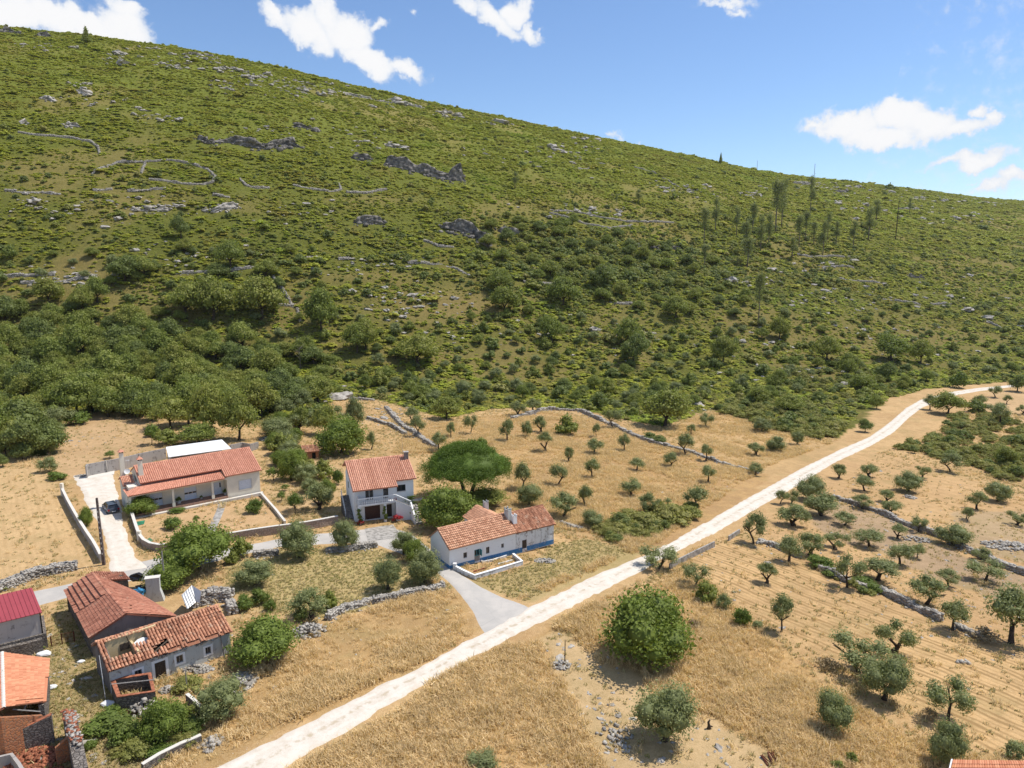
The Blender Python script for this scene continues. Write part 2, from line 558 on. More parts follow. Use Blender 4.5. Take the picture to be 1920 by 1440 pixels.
M['sheet_white'] = simple('white_sheet_roof', (0.80, 0.79, 0.77), 0.55, 0.3, 0.06, 0.9)
M['brickred'] = simple('fallen_tile', (0.42, 0.16, 0.09), 0.9, 0.1, 0.25, 3, 0.3)
M['tyre'] = simple('tyre_rubber', (0.02, 0.02, 0.02), 0.8, 0.2, 0.05, 5)
M['car_blue'] = simple('car_paint', (0.10, 0.125, 0.17), 0.22, 0.6, 0.02, 1, metal=0.35)
M['lamp_red'] = simple('tail_lamp', (0.35, 0.01, 0.01), 0.25, 0.5, 0.05, 3)
M['plastic_grey'] = simple('grey_plastic', (0.08, 0.08, 0.085), 0.6, 0.3, 0.05, 3)

def glass_mat():
    m, t, o = new_mat('window_glass')
    pbsdf(t, o, (0.018, 0.022, 0.028), 0.06, 0.6)
    return m
M['glass'] = glass_mat()

def stained(name, base, dirt, dirt2, amount=0.5, blue=None, bstr=0.25, vscale=0.5):
    """limewashed or rendered wall with streaks and bare patches (weather marks with a shape of their own)"""
    m, t, o = new_mat(name)
    P = gpos(t)
    st = t.vmath('MULTIPLY', P, (1.4, 1.4, 0.35))
    n1 = t.noise(st, 1.6, 5, 0.68)
    n2 = t.noise(P, vscale * 3.0, 5, 0.7, 0.6)
    c = t.mix(t.step(n1, 0.62 - 0.25 * amount, 0.80 - 0.15 * amount), base, dirt)
    c = t.mix(t.step(n2, 0.66 - 0.2 * amount, 0.74 - 0.15 * amount), c, dirt2)
    g = t.noise(P, 14, 3, 0.6)
    c = t.mix(t.math('MULTIPLY', g, 0.25), c, dirt)
    pbsdf(t, o, c, 0.92, 0.1, t.bump(t.noise(P, 9, 5, 0.7), bstr, 0.06))
    return m
M['limewash'] = stained('limewash_wall', (0.82, 0.82, 0.81), (0.66, 0.65, 0.64), (0.42, 0.39, 0.37), 0.12)
M['limewash_old'] = stained('limewash_flaking', (0.76, 0.76, 0.75), (0.47, 0.45, 0.43), (0.26, 0.22, 0.19), 0.62)
M['white_wall'] = stained('white_house_wall', (0.82, 0.82, 0.81), (0.68, 0.68, 0.67), (0.55, 0.54, 0.52), 0.05)
M['skirt_blue'] = stained('blue_skirting', (0.05, 0.17, 0.36), (0.12, 0.25, 0.40), (0.32, 0.35, 0.39), 0.55)
M['ruin_plaster'] = stained('grey_ruin_plaster', (0.54, 0.55, 0.52), (0.38, 0.38, 0.36), (0.24, 0.20, 0.17), 0.5, bstr=0.5)
M['ruin_dark'] = stained('dark_ruin_plaster', (0.24, 0.22, 0.21), (0.15, 0.135, 0.13), (0.10, 0.085, 0.075), 0.5, bstr=0.6)
M['ochre'] = stained('ochre_wall', (0.62, 0.48, 0.27), (0.45, 0.34, 0.2), (0.3, 0.24, 0.17), 0.3)
M['block_wall'] = stained('grey_block_wall', (0.40, 0.37, 0.34), (0.27, 0.25, 0.235), (0.17, 0.155, 0.145), 0.5)
M['shed_render'] = stained('shed_render', (0.50, 0.46, 0.42), (0.33, 0.30, 0.29), (0.2, 0.18, 0.17), 0.4)
M['coping'] = stained('pale_coping', (0.66, 0.62, 0.55), (0.5, 0.46, 0.4), (0.36, 0.32, 0.27), 0.3)

def masonry(name, c1, c2, mort, scale, bstr=0.8):
    m, t, o = new_mat(name)
    P = gpos(t)
    Pw = t.vmath('ADD', P, t.vmath('MULTIPLY', t.node('ShaderNodeTexNoise').outputs['Color'], (0.0, 0, 0)))
    sq = t.vmath('MULTIPLY', P, (1, 1, 1.7))
    vd = t.node('ShaderNodeTexVoronoi', feature='F1'); t.put(vd.inputs['Vector'], sq); vd.inputs['Scale'].default_value = scale
    ve = t.voro(sq, scale, 'DISTANCE_TO_EDGE')
    rr = t.node('ShaderNodeSeparateColor'); t.put(rr.inputs[0], vd.outputs['Color'])
    c = t.mix(rr.outputs[0], c1, c2)
    c = t.mix(t.step(t.noise(P, 7, 4), 0.45, 0.7, 0, 0.5), c, mort)
    c = t.mix(t.step(ve, 0.02, 0.10, 1, 0), c, mort)
    h = t.math('ADD', t.step(ve, 0.0, 0.16), t.math('MULTIPLY', t.noise(P, 12, 3), 0.4))
    pbsdf(t, o, c, 0.94, 0.1, t.bump(h, bstr, 0.10))
    return m
M['rubble'] = masonry('rubble_masonry', (0.30, 0.26, 0.22), (0.17, 0.15, 0.135), (0.11, 0.092, 0.078), 3.4)
M['stone_facing'] = masonry('pinkish_stone_facing', (0.36, 0.27, 0.22), (0.46, 0.37, 0.31), (0.26, 0.21, 0.17), 2.4, 0.5)
M['brickwork'] = masonry('hollow_brick', (0.48, 0.19, 0.08), (0.36, 0.14, 0.07), (0.28, 0.17, 0.11), 3.2, 0.5)

def tile_mat(name, c0, c1, lichen, amount, dark=(0.09, 0.055, 0.045)):
    m, t, o = new_mat(name)
    P = gpos(t)
    c = t.mix(t.attr('var'), c0, c1)
    n = t.noise(P, 1.3, 5, 0.7)
    c = t.mix(t.step(n, 0.68 - 0.28 * amount, 0.85 - 0.2 * amount, 0, 0.75), c, lichen)
    n2 = t.noise(P, 7, 3, 0.6)
    c = t.mix(t.step(n2, 0.6 - 0.1 * amount, 0.75, 0, 0.7 * amount + 0.1), c, dark)
    pbsdf(t, o, c, 0.85, 0.15, t.bump(t.noise(P, 20, 3), 0.25, 0.02))
    return m
M['tile_new'] = tile_mat('new_roof_tile', (0.50, 0.21, 0.135), (0.70, 0.335, 0.225), (0.62, 0.33, 0.23), 0.15)
M['tile_house'] = tile_mat('orange_roof_tile', (0.46, 0.20, 0.125), (0.76, 0.40, 0.27), (0.58, 0.27, 0.08), 0.30)
M['tile_cottage'] = tile_mat('cottage_roof_tile', (0.44, 0.21, 0.12), (0.76, 0.42, 0.26), (0.62, 0.43, 0.28), 0.45)
M['tile_old'] = tile_mat('old_barrel_tile', (0.23, 0.095, 0.055), (0.66, 0.325, 0.19), (0.58, 0.43, 0.30), 0.6)
M['tile_barn'] = tile_mat('worn_red_tile', (0.25, 0.095, 0.06), (0.54, 0.24, 0.155), (0.47, 0.32, 0.22), 0.5)
M['tile_orange'] = tile_mat('bright_orange_tile', (0.50, 0.19, 0.10), (0.72, 0.34, 0.19), (0.68, 0.33, 0.09), 0.3)
M['red_sheet'] = simple('red_metal_roof', (0.36, 0.065, 0.075), 0.4, 0.4, 0.05, 0.8)

# ground: zone colours sit in two point attributes, the shader mixes and roughens them
_ra, _rb = gp(1400, 1095), gp(1660, 1200)
_rd = (_rb - _ra).normalized()
ROWN = (-_rd.y, _rd.x, 0.0)
def ground_mat():
    m, t, o = new_mat('ground')
    P = gpos(t)
    ca = t.attr('ca', 'Color'); cb = t.attr('cb', 'Color'); k = t.attr('ck', 'Color')
    kk = t.node('ShaderNodeSeparateColor'); t.put(kk.inputs[0], k)
    hill, rows, soil = kk.outputs[0], kk.outputs[1], kk.outputs[2]
    nl = t.noise(P, 0.055, 5, 0.62)
    nm = t.noise(P, 0.55, 5, 0.68)
    nf = t.noise(P, 3.2, 4, 0.7)
    f = t.math('ADD', t.math('MULTIPLY', nl, 0.55), t.math('ADD', t.math('MULTIPLY', nm, 0.50), t.math('MULTIPLY', nf, 0.30)))
    c = t.mix(t.step(f, 0.54, 0.80), ca, cb)
    c = t.mix(t.step(nf, 0.50, 0.66, 0, 0.4), c, cb)
    c = t.mix(t.step(t.noise(P, 1.5, 5, 0.75), 0.48, 0.62, 0, 0.25), c, (0.27, 0.185, 0.08))
    c = t.mix(t.step(t.noise(P, 9.0, 3, 0.7), 0.40, 0.62, 0.25, 0), c, (0.70, 0.52, 0.30))
    c = t.mix(t.step(t.noise(P, 0.16, 5, 0.65), 0.50, 0.66, 0, 0.42), c, (0.30, 0.225, 0.095))
    # mowing / ploughing rows
    rx = t.math('ADD', t.vmath('DOT_PRODUCT', P, ROWN), t.math('MULTIPLY', nl, 3.0))
    wv = t.math('SINE', t.math('MULTIPLY', rx, 7.5))
    wv2 = t.math('SINE', t.math('MULTIPLY', rx, 2.3))
    rw = t.math('MULTIPLY', t.step(t.math('ADD', t.math('ADD', wv, t.math('MULTIPLY', wv2, 0.7)), t.math('MULTIPLY', nm, 2.2)), 0.6, 2.6), rows)
    c = t.mix(t.math('MULTIPLY', rw, 0.95), c, t.mix(0.35, cb, (0.20, 0.14, 0.06)))
    # thin dark specks: clods, dung, seed heads
    sp = t.step(t.noise(P, 5.5, 2, 0.5), 0.66, 0.74)
    c = t.mix(t.math('MULTIPLY', sp, 0.45), c, t.mix(0.6, cb, (0.05, 0.04, 0.02)))
    # pale pebbles
    pb = t.math('MULTIPLY', t.step(t.voro(P, 2.2), 0.13, 0.07), t.step(t.noise(P, 0.25, 3), 0.52, 0.66))
    c = t.mix(t.math('MULTIPLY', pb, 0.7), c, (0.62, 0.58, 0.5))
    # low mat of plants on the hillside
    hv = t.noise(P, 0.35, 6, 0.75)
    hc = t.mix(t.step(hv, 0.42, 0.60), ca, cb)
    gr = t.noise(P, 1.1, 4, 0.8)
    hc = t.mix(t.step(gr, 0.47, 0.62, 0, 0.75), hc, (0.075, 0.075, 0.020))
    hc = t.mix(t.step(t.noise(P, 0.045, 4, 0.6), 0.55, 0.70, 0, 0.35), hc, (0.21, 0.135, 0.045))
    hc = t.mix(t.math('MULTIPLY', t.step(t.noise(P, 0.9, 3, 0.7), 0.62, 0.72), 0.35), hc, (0.25, 0.17, 0.07))
    c = t.mix(hill, c, hc)
    hh = t.math('ADD', t.math('MULTIPLY', nf, 0.5), t.math('MULTIPLY', t.noise(P, 11, 3, 0.7), 0.5))
    hgt = t.math('ADD', hh, t.math('MULTIPLY', t.math('MULTIPLY', gr, hill), 4.0))
    pbsdf(t, o, c, 0.95, 0.08, t.bump(hgt, 0.55, 0.25))
    return m
M['ground'] = ground_mat()

def track_mat():
    m, t, o = new_mat('chalk_track')
    P = gpos(t)
    e = t.attr('ca', 'Color'); s = t.node('ShaderNodeSeparateColor'); t.put(s.inputs[0], e)
    across = s.outputs[0]     # 0..1 across the track
    n = t.noise(P, 0.7, 5, 0.7); n2 = t.noise(P, 6, 4, 0.7)
    c = t.mix(t.step(n, 0.4, 0.7), (0.65, 0.585, 0.50), (0.56, 0.485, 0.39))
    c = t.mix(t.step(n2, 0.58, 0.75, 0, 0.4), c, (0.55, 0.47, 0.37))
    mid = t.math('ABSOLUTE', t.math('SUBTRACT', across, 0.5))
    strip = t.math('MULTIPLY', t.step(mid, 0.09, 0.02), s.outputs[1])
    rut = t.math('MULTIPLY', t.step(t.math('ABSOLUTE', t.math('SUBTRACT', mid, 0.23)), 0.09, 0.02), t.step(t.noise(P, 0.5, 3), 0.38, 0.62, 0, 0.55))
    c = t.mix(rut, c, (0.72, 0.66, 0.57))
    c = t.mix(t.math('MULTIPLY', t.step(t.noise(P, 2.2, 5, 0.75), 0.52, 0.66), 0.38), c, (0.50, 0.42, 0.32))
    c = t.mix(t.math('MULTIPLY', strip, t.step(t.noise(P, 1.4, 4), 0.42, 0.62, 0, 0.6)), c, (0.40, 0.31, 0.19))
    edge = t.step(mid, 0.36, 0.5)
    c = t.mix(t.math('MULTIPLY', edge, t.step(n2, 0.3, 0.6, 0, 0.7)), c, (0.52, 0.42, 0.29))
    pbsdf(t, o, c, 0.95, 0.1, t.bump(n2, 0.35, 0.08))
    return m
M['track'] = track_mat()

def lane_mat():
    m, t, o = new_mat('worn_asphalt')
    P = gpos(t)
    n = t.noise(P, 0.45, 4, 0.6); n2 = t.noise(P, 16, 3, 0.7)
    c = t.mix(t.step(n, 0.35, 0.7), (0.44, 0.41, 0.37), (0.53, 0.485, 0.43))
    c = t.mix(t.math('MULTIPLY', n2, 0.35), c, (0.30, 0.285, 0.265))
    vc = t.node('ShaderNodeTexVoronoi', feature='DISTANCE_TO_EDGE')
    t.put(vc.inputs['Vector'], t.vmath('ADD', P, t.vmath('MULTIPLY', t.node('ShaderNodeTexNoise').outputs['Color'], (0.6, 0.6, 0))))
    vc.inputs['Scale'].default_value = 0.22
    c = t.mix(t.step(vc.outputs[0], 0.006, 0.001, 0, 0.22), c, (0.22, 0.2, 0.18))
    pbsdf(t, o, c, 0.9, 0.15, t.bump(n2, 0.2, 0.02))
    return m
M['lane'] = lane_mat()
# ------------------------------------------------------------------ ground sheet with its zones
HILL = [(-900, -400), (2900, -400), (2900, 800), (2000, 745), (1895, 716), (1800, 722), (1730, 730), (1665, 748), (1620, 785), (1575, 822), (1500, 812), (1420, 792),
        (1330, 770), (1240, 800), (1100, 772), (1000, 762), (900, 770), (840, 785), (780, 768), (700, 748), (620, 745), (600, 800), (500, 800),
        (420, 780), (330, 792), (240, 772), (130, 775), (100, 850), (40, 856), (0, 835), (-900, 860)]
TAN = ((0.536, 0.346, 0.163), (0.375, 0.222, 0.094))
# name: polygon in the photograph, colour pair, (row strength, soil)
ZONES = [
 ('golden_upper', [(735, 850), (770, 800), (880, 785), (1000, 770), (1110, 785), (1220, 820), (1330, 850), (1430, 880), (1440, 900), (1370, 955), (1290, 1000), (1200, 1040), (1110, 1000), (1000, 985), (940, 960), (960, 900), (900, 840), (810, 850)],
  (0.446, 0.268, 0.104), (0.295, 0.165, 0.068), 0.0),
 ('golden_upper_right', [(1240, 810), (1340, 770), (1430, 800), (1540, 828), (1590, 830), (1500, 880), (1440, 890), (1330, 850)], (0.491, 0.308, 0.137), (0.357, 0.222, 0.094), 0.2),
 ('yard_behind', [(95, 880), (110, 800), (160, 780), (290, 785), (310, 830), (300, 850), (160, 870), (160, 900)], (0.500, 0.318, 0.163), (0.375, 0.231, 0.113), 0.0),
 ('left_field', [(-300, 870), (60, 880), (110, 905), (150, 985), (188, 1060), (140, 1075), (0, 1100), (-300, 1150)], (0.571, 0.374, 0.181), (0.464, 0.296, 0.137), 0.35),
 ('garden', [(262, 1020), (245, 970), (430, 945), (492, 930), (535, 980), (420, 1000), (385, 1005), (310, 1030)], (0.536, 0.342, 0.174), (0.446, 0.273, 0.133), 0.0),
 ('orchard_strip', [(495, 860), (560, 850), (640, 880), (650, 960), (600, 980), (540, 975), (495, 925)], (0.518, 0.338, 0.174), (0.375, 0.247, 0.116), 0.0),
 ('weedy_middle', [(420, 1100), (430, 1060), (500, 1040), (600, 1030), (720, 1030), (770, 1060), (800, 1100), (700, 1130), (600, 1160), (500, 1150)], (0.322, 0.260, 0.097), (0.446, 0.321, 0.145), 0.0),
 ('weedy_front', [(870, 1090), (1000, 1060), (1040, 1020), (1100, 1010), (1210, 1040), (1100, 1085), (1000, 1130), (920, 1110)], (0.411, 0.296, 0.133), (0.295, 0.222, 0.080), 0.0),
 ('ruin_yard', [(80, 1200), (120, 1110), (200, 1240), (230, 1330), (330, 1440), (60, 1500), (60, 1300)], (0.375, 0.255, 0.126), (0.241, 0.194, 0.065), 0.0),
 ('golden_front', [(400, 1300), (450, 1240), (600, 1190), (640, 1160), (800, 1110), (870, 1110), (900, 1180), (700, 1290), (400, 1438), (250, 1500), (330, 1400)], (0.446, 0.276, 0.109), (0.303, 0.178, 0.068), 0.0),
 ('golden_near', [(560, 1440), (870, 1262), (1000, 1190), (1090, 1140), (1180, 1130), (1290, 1060), (1320, 1080), (1400, 1160), (1540, 1280), (1700, 1380), (1920, 1440), (2100, 1700), (300, 1700)], (0.491, 0.300, 0.116), (0.330, 0.194, 0.072), 0.0),
 ('pale_soil', [(1000, 1190), (1060, 1180), (1130, 1250), (1200, 1260), (1250, 1330), (1330, 1340), (1460, 1420), (1500, 1480), (1180, 1500), (1130, 1440), (1080, 1330), (1040, 1250)], (0.50, 0.345, 0.18), (0.37, 0.255, 0.12), 0.0),
 ('mown_right', [(1290, 1060), (1350, 1010), (1420, 1000), (1560, 1080), (1700, 1150), (1920, 1250), (2200, 1400), (2200, 1600), (1920, 1440), (1800, 1380), (1640, 1290), (1500, 1200), (1400, 1150), (1320, 1085)], (0.571, 0.359, 0.163), (0.384, 0.235, 0.104), 1.0),
 ('mown_far', [(1450, 960), (1530, 880), (1620, 845), (1700, 860), (1920, 930), (2200, 1000), (2200, 1250), (1920, 1250), (1700, 1150), (1560, 1080), (1400, 1000)], (0.536, 0.334, 0.156), (0.411, 0.247, 0.113), 0.45),
 ('burnt_plot', [(1500, 960), (1560, 940), (1700, 980), (1800, 1040), (1920, 1080), (2200, 1150), (2200, 1260), (1920, 1150), (1830, 1110), (1740, 1080), (1640, 1030), (1560, 1010)], (0.357, 0.239, 0.145), (0.259, 0.173, 0.104), 0.0),
 ('stony_right', [(1790, 960), (1920, 960), (2200, 1000), (2200, 1100), (1920, 1060), (1800, 1020)], (0.392, 0.273, 0.156), (0.295, 0.199, 0.109), 0.0),
 ('top_right_field', [(1850, 735), (1920, 735), (2200, 760), (2200, 860), (1920, 800), (1830, 770)], (0.536, 0.346, 0.181), (0.411, 0.264, 0.130), 0.2),
]

def ground_colours(X, Y, Z):
    px, py, dep = proj(X, Y, Z)
    front = dep > 5
    wob_ = 26 * (fbm(X / 7, Y / 7, 41, 3) - 0.5)
    pxj = px + wob_ * 60 / np.maximum(dep, 40) * 2.0; pyj = py + 0.5 * wob_ * 60 / np.maximum(dep, 40) * 2
    ca = np.tile(np.array(TAN[0]), (len(X), 1)); cb = np.tile(np.array(TAN[1]), (len(X), 1))
    k = np.zeros((len(X), 3))
    for nm, poly, a, b, rw in ZONES:
        ins = inpoly(pxj, pyj, poly) & front
        ca[ins] = a; cb[ins] = b; k[ins, 1] = rw
    u = X / np.maximum(Y, 60)
    _, r = _shape(np.clip(u, -1.5, 1.5), Y)
    hill = (inpoly(pxj, pyj, HILL) & front & (Y > 90)) | (r > 0.06)
    up = sstep(0.1, 0.75, r)
    n = fbm(X / 45, Y / 45, 51, 4)
    g1 = np.array([0.132, 0.138, 0.026]); g2 = np.array([0.195, 0.215, 0.030]); dry1 = np.array([0.27, 0.18, 0.07]); dry2 = np.array([0.20, 0.13, 0.040])
    gc = g1[None] * (1 - up[:, None]) + g2[None] * up[:, None]
    d = 0.6 * sstep(0.50, 0.72, n + 0.07 * (1 - up) - 0.07 * up)
    # dry terraces on the lower slope
    for (cx, cy, rx, ry, w) in [(860, 575, 190, 45, .9), (1120, 600, 160, 50, .5), (1400, 610, 200, 40, .5), (1650, 640, 260, 60, .7), (1500, 470, 120, 30, .6), (120, 510, 130, 14, .8), (1880, 420, 160, 25, .7), (700, 520, 160, 14, .6), (1000, 650, 260, 30, .35), (700, 375, 90, 12, .6), (330, 385, 120, 14, .4)]:
        d = np.maximum(d, w * np.exp(-(((px - cx) / rx) ** 2 + ((py - cy) / ry) ** 2)))
    hca = gc * (1 - 0.75 * d[:, None]) + dry1[None] * 0.75 * d[:, None]
    hcb = gc * 0.8 * (1 - 0.7 * d[:, None]) + dry2[None] * 0.7 * d[:, None]
    ca[hill] = hca[hill]; cb[hill] = hcb[hill]; k[hill, 0] = 1.0 - 0.45 * d[hill]
    return ca, cb, k, hill, d, px, py

ys = np.concatenate([np.arange(-80, 36, 5.0), np.arange(36, 150, 0.9), np.arange(150, 320, 1.9), np.arange(320, 900, 4.2), np.geomspace(900, 3000, 60)])
xh = np.concatenate([np.arange(0, 112, 0.9), np.arange(112, 330, 2.6), np.geomspace(330, 2600, 75)])
xs = np.concatenate([-xh[::-1][:-1], xh])
GX, GY = np.meshgrid(xs, ys)
gx, gy = GX.ravel(), GY.ravel()
gz = terrain(gx, gy)
ca, cb, ck, _, _, _, _ = ground_colours(gx, gy, gz)
nx_, ny_ = len(xs), len(ys)
ii = np.arange((ny_ - 1) * nx_).reshape(ny_ - 1, nx_)[:, :-1].ravel()
FQ = np.stack([ii, ii + 1, ii + 1 + nx_, ii + nx_], 1)
gme = np_mesh('ground', np.stack([gx, gy, gz], 1), FQ, M['ground'], smooth=True, cols={'ca': ca, 'cb': cb, 'ck': ck})
ground = link(bpy.data.objects.new('ground', gme)); tag(ground, kind='structure')

def ribbon(name, pairs, mat, lift, step_=0.8, across=8, ragged=0.35, strip=1.0, ends=(0, 0)):
    A = unproj([p[0][0] for p in pairs], [p[0][1] for p in pairs]); B = unproj([p[1][0] for p in pairs], [p[1][1] for p in pairs])
    C = (A + B) / 2
    ds = np.concatenate([[0], np.cumsum(np.linalg.norm(np.diff(C[:, :2], axis=0), axis=1))])
    n = max(3, int(ds[-1] / step_))
    t = np.linspace(0, ds[-1], n)
    def sm(P):
        Q = np.stack([np.interp(t, ds, P[:, k]) for k in (0, 1)], 1)
        for _ in range(6):
            Q[1:-1] = 0.25 * Q[:-2] + 0.5 * Q[1:-1] + 0.25 * Q[2:]
        return Q
    A2, B2 = sm(A), sm(B)
    V = []; cols = []
    w = np.linalg.norm(B2 - A2, axis=1)
    for i in range(n):
        ja = ragged * (vnoise(np.array(t[i] * 1.1), np.array(0.3), 5) - 0.5) + ragged * 0.7 * (vnoise(np.array(t[i] * 0.35), np.array(0.3), 6) - 0.5)
        jb = ragged * (vnoise(np.array(t[i] * 1.1), np.array(7.3), 8) - 0.5) + ragged * 0.7 * (vnoise(np.array(t[i] * 0.35), np.array(9.3), 9) - 0.5)
        d = (B2[i] - A2[i]) / max(w[i], 1e-3)
        a = A2[i] - d * ja; b = B2[i] + d * jb
        for k in range(across + 1):
            f = k / across
            p = a * (1 - f) + b * f
            V.append((p[0], p[1], 0)); cols.append((f, strip, 0))
    V = np.array(V)
    V[:, 2] = terrain(V[:, 0], V[:, 1]) + lift
    edge = np.arange(len(V)) % (across + 1)
    V[(edge == 0) | (edge == across), 2] -= 0.10 + lift
    ii = np.array([i * (across + 1) + k for i in range(n - 1) for k in range(across)])
    Fq = np.stack([ii, ii + 1, ii + across + 2, ii + across + 1], 1)
    # make normals look up
    p0, p1, p2 = V[Fq[0, 0]], V[Fq[0, 1]], V[Fq[0, 2]]
    if np.cross(p1 - p0, p2 - p0)[2] < 0: Fq = Fq[:, ::-1]
    me = np_mesh(name, V, Fq, mat, smooth=True, cols={'ca': np.array(cols)})
    o = link(bpy.data.objects.new(name, me)); tag(o, kind='structure')
    return o, A2, B2

TRACK = [((160, 1562), (330, 1560)), ((400, 1438), (548, 1436)), ((540, 1370), (660, 1368)), ((681, 1300), (772, 1302)), ((790, 1246), (842, 1261)), ((900, 1188), (905, 1226)), ((1005, 1131), (1002, 1176)),
         ((1060, 1103), (1064, 1144)), ((1117, 1076), (1126, 1112)), ((1207, 1041), (1201, 1073)), ((1256, 1016), (1271, 1036)), ((1345, 965), (1350, 996)), ((1400, 933), (1406, 963)), ((1503, 876), (1503, 908)),
         ((1562, 848), (1562, 870)), ((1590, 835), (1600, 853)), ((1630, 818), (1633, 837)), ((1671, 788), (1675, 813)), ((1698, 764), (1703, 786)), ((1725, 749), (1730, 765)), ((1779, 735), (1781, 744)), ((1833, 727), (1834, 734)), ((1893, 722), (1893, 726.6)), ((1960, 717), (1960, 721))]
track, TA, TB = ribbon('gravel_track', TRACK, M['track'], 0.09, step_=0.5, ragged=0.75)
LANE = [((1012, 1140), (905, 1200)), ((985, 1128), (893, 1184)), ((950, 1120), (886, 1160)), ((915, 1106), (872, 1130)), ((890, 1090), (852, 1108)), ((866, 1076), (832, 1084)), ((848, 1064), (806, 1066)), ((826, 1046), (776, 1052)),
        ((806, 1024), (742, 1037)), ((780, 1000), (716, 1030)), ((745, 986), (700, 1023)), ((690, 989), (672, 1021)), ((640, 995), (630, 1021)), ((598, 999), (590, 1024)), ((540, 1006), (525, 1026)), ((475, 1018), (475, 1037)), ((430, 1026), (430, 1048)),
        ((370, 1036), (380, 1060)), ((302, 1043), (320, 1075)), ((250, 1053), (255, 1088)), ((200, 1076), (200, 1105)), ((136, 1092), (119, 1124)), ((62, 1106), (80, 1137)), ((-60, 1130), (-40, 1172))]
lane, LA, LB = ribbon('asphalt_lane', LANE, M['lane'], 0.05, ragged=0.25)
DRIVE = [((197, 1077), (290, 1064)), ((207, 1052), (262, 1050)), ((198, 1028), (249, 1025)), ((190, 998), (238, 996)), ((172, 967), (234, 967)), ((155, 943), (231, 945)), ((150, 925), (226, 925)), ((138, 905), (220, 905)), ((128, 892), (218, 890))]
drive, DA, DB = ribbon('chalk_driveway', DRIVE, M['track'], 0.07, strip=0.15, ragged=0.6)
PATH = [((404, 941), (430, 937)), ((402, 955), (427, 953)), ((394, 972), (419, 972)), ((385, 988), (412, 989)), ((380, 1000), (408, 1001))]
path, _, _ = ribbon('garden_path', PATH, M['concrete'], 0.06, ragged=0.0, across=3)

def flat_patch(name, pts, mat, lift=0.06):
    mb = MB(); P = [gp(*p) for p in pts]
    c = sum(P, Vector()) / len(P)
    n = 8
    a, b, c_, d = P
    for i in range(n):
        for j in range(n):
            q = []
            for (u, v) in ((i, j), (i + 1, j), (i + 1, j + 1), (i, j + 1)):
                u /= n; v /= n
                p = (a * (1 - u) + b * u) * (1 - v) + (d * (1 - u) + c_ * u) * v
                q.append((p.x, p.y, tz(p.x, p.y) + lift))
            mb.face(q)
    o = mb.build(name, mat); tag(o, kind='structure')
    return o
flat_patch('concrete_apron', [(163, 898), (214, 890), (215, 883), (167, 889)], M['coping'], 0.09)
flat_patch('concrete_yard', [(690, 1016), (752, 1008), (738, 984), (684, 992)], M['concrete'], 0.08)
# ------------------------------------------------------------------ plants: crown and trunk shapes
def leafcloud(blobs, n, leaf, r, aspect=0.55, shell=0.16, droop=0.0, upr=0.35):
    B = np.array(blobs, float)
    wgt = (B[:, 3] * B[:, 4] + B[:, 3] * B[:, 5] + B[:, 4] * B[:, 5]); wgt /= wgt.sum()
    bi = r.choice(len(B), n, p=wgt)
    d = r.normal(size=(n, 3)); d /= np.linalg.norm(d, axis=1)[:, None]
    # clumps: pull directions together so that tufts and gaps appear
    k = 9 * len(B)
    cd = r.normal(size=(k, 3)); cd /= np.linalg.norm(cd, axis=1)[:, None]
    ci = r.integers(0, k, n)
    mixf = r.uniform(0.25, 1.3, n)[:, None]
    d = cd[ci] + d * 0.55 * mixf; d /= np.linalg.norm(d, axis=1)[:, None]
    rad = 1 - np.abs(r.normal(0, shell, n)) + 0.10 * r.normal(size=n)
    bump = 1 + 0.20 * np.sin(ci * 2.4)
    C = B[bi, :3] + d * B[bi, 3:6] * (rad * bump)[:, None]
    nrm = d + 0.75 * r.normal(size=(n, 3)); nrm[:, 2] += upr
    nrm /= np.linalg.norm(nrm, axis=1)[:, None]
    a = np.cross(nrm, r.normal(size=(n, 3))); a /= np.linalg.norm(a, axis=1)[:, None] + 1e-9
    if droop: a[:, 2] -= droop; a /= np.linalg.norm(a, axis=1)[:, None]
    b = np.cross(nrm, a)
    s = leaf * r.uniform(0.55, 1.4, n)[:, None]
    la = a * s * 0.5; lb = b * s * 0.5 * aspect
    V = np.stack([C - la - lb * 0.5, C + lb - la * 0.1, C + la, C - lb], 1).reshape(-1, 3)
    V[:, 2] = np.maximum(V[:, 2], 0.02)
    Fq = np.arange(4 * n).reshape(n, 4)
    cv = r.uniform(0, 1, k)
    var = np.clip(0.25 + 0.5 * cv[ci] + 0.5 * (r.uniform(0, 1, n) - 0.5), 0, 1)
    return V, Fq, var

def coreballs(blobs, r, f=0.72, seg=7, rings=5):
    """rough solid mass added inside a crown; darker leaf tones stand for its inner shade"""
    Vs = []; Fs = []; vr = []; b0 = 0
    for (cx, cy, cz, rx, ry, rz) in blobs:
        th = np.linspace(0, math.pi, rings + 1)
        ph = np.arange(seg) / seg * 2 * math.pi
        V = []
        for t in th:
            for p in ph:
                j = f * r.uniform(0.82, 1.12)
                V.append((cx + rx * j * math.sin(t) * math.cos(p), cy + ry * j * math.sin(t) * math.sin(p), max(0.03, cz + rz * j * math.cos(t))))
        for i in range(rings):
            for k in range(seg):
                k2 = (k + 1) % seg
                Fs.append((b0 + i * seg + k, b0 + (i + 1) * seg + k, b0 + (i + 1) * seg + k2, b0 + i * seg + k2)); vr.append(r.uniform(0, 0.5))  # only the darker leaf tones: shade inside the crown put into colour
        Vs += V; b0 += len(V)
    return np.array(Vs), np.array(Fs), np.array(vr)

def crown_mesh(name, blobs, n, leaf, r, mat, core=0.72, **kw):
    V, Fq, var = leafcloud(blobs, n, leaf, r, **kw)
    if core:
        V2, F2, v2 = coreballs(blobs, r, core)
        Fq = np.concatenate([Fq, F2 + len(V)]); V = np.concatenate([V, V2]); var = np.concatenate([var, v2])
    return np_mesh(name, V, Fq, mat, var=var)

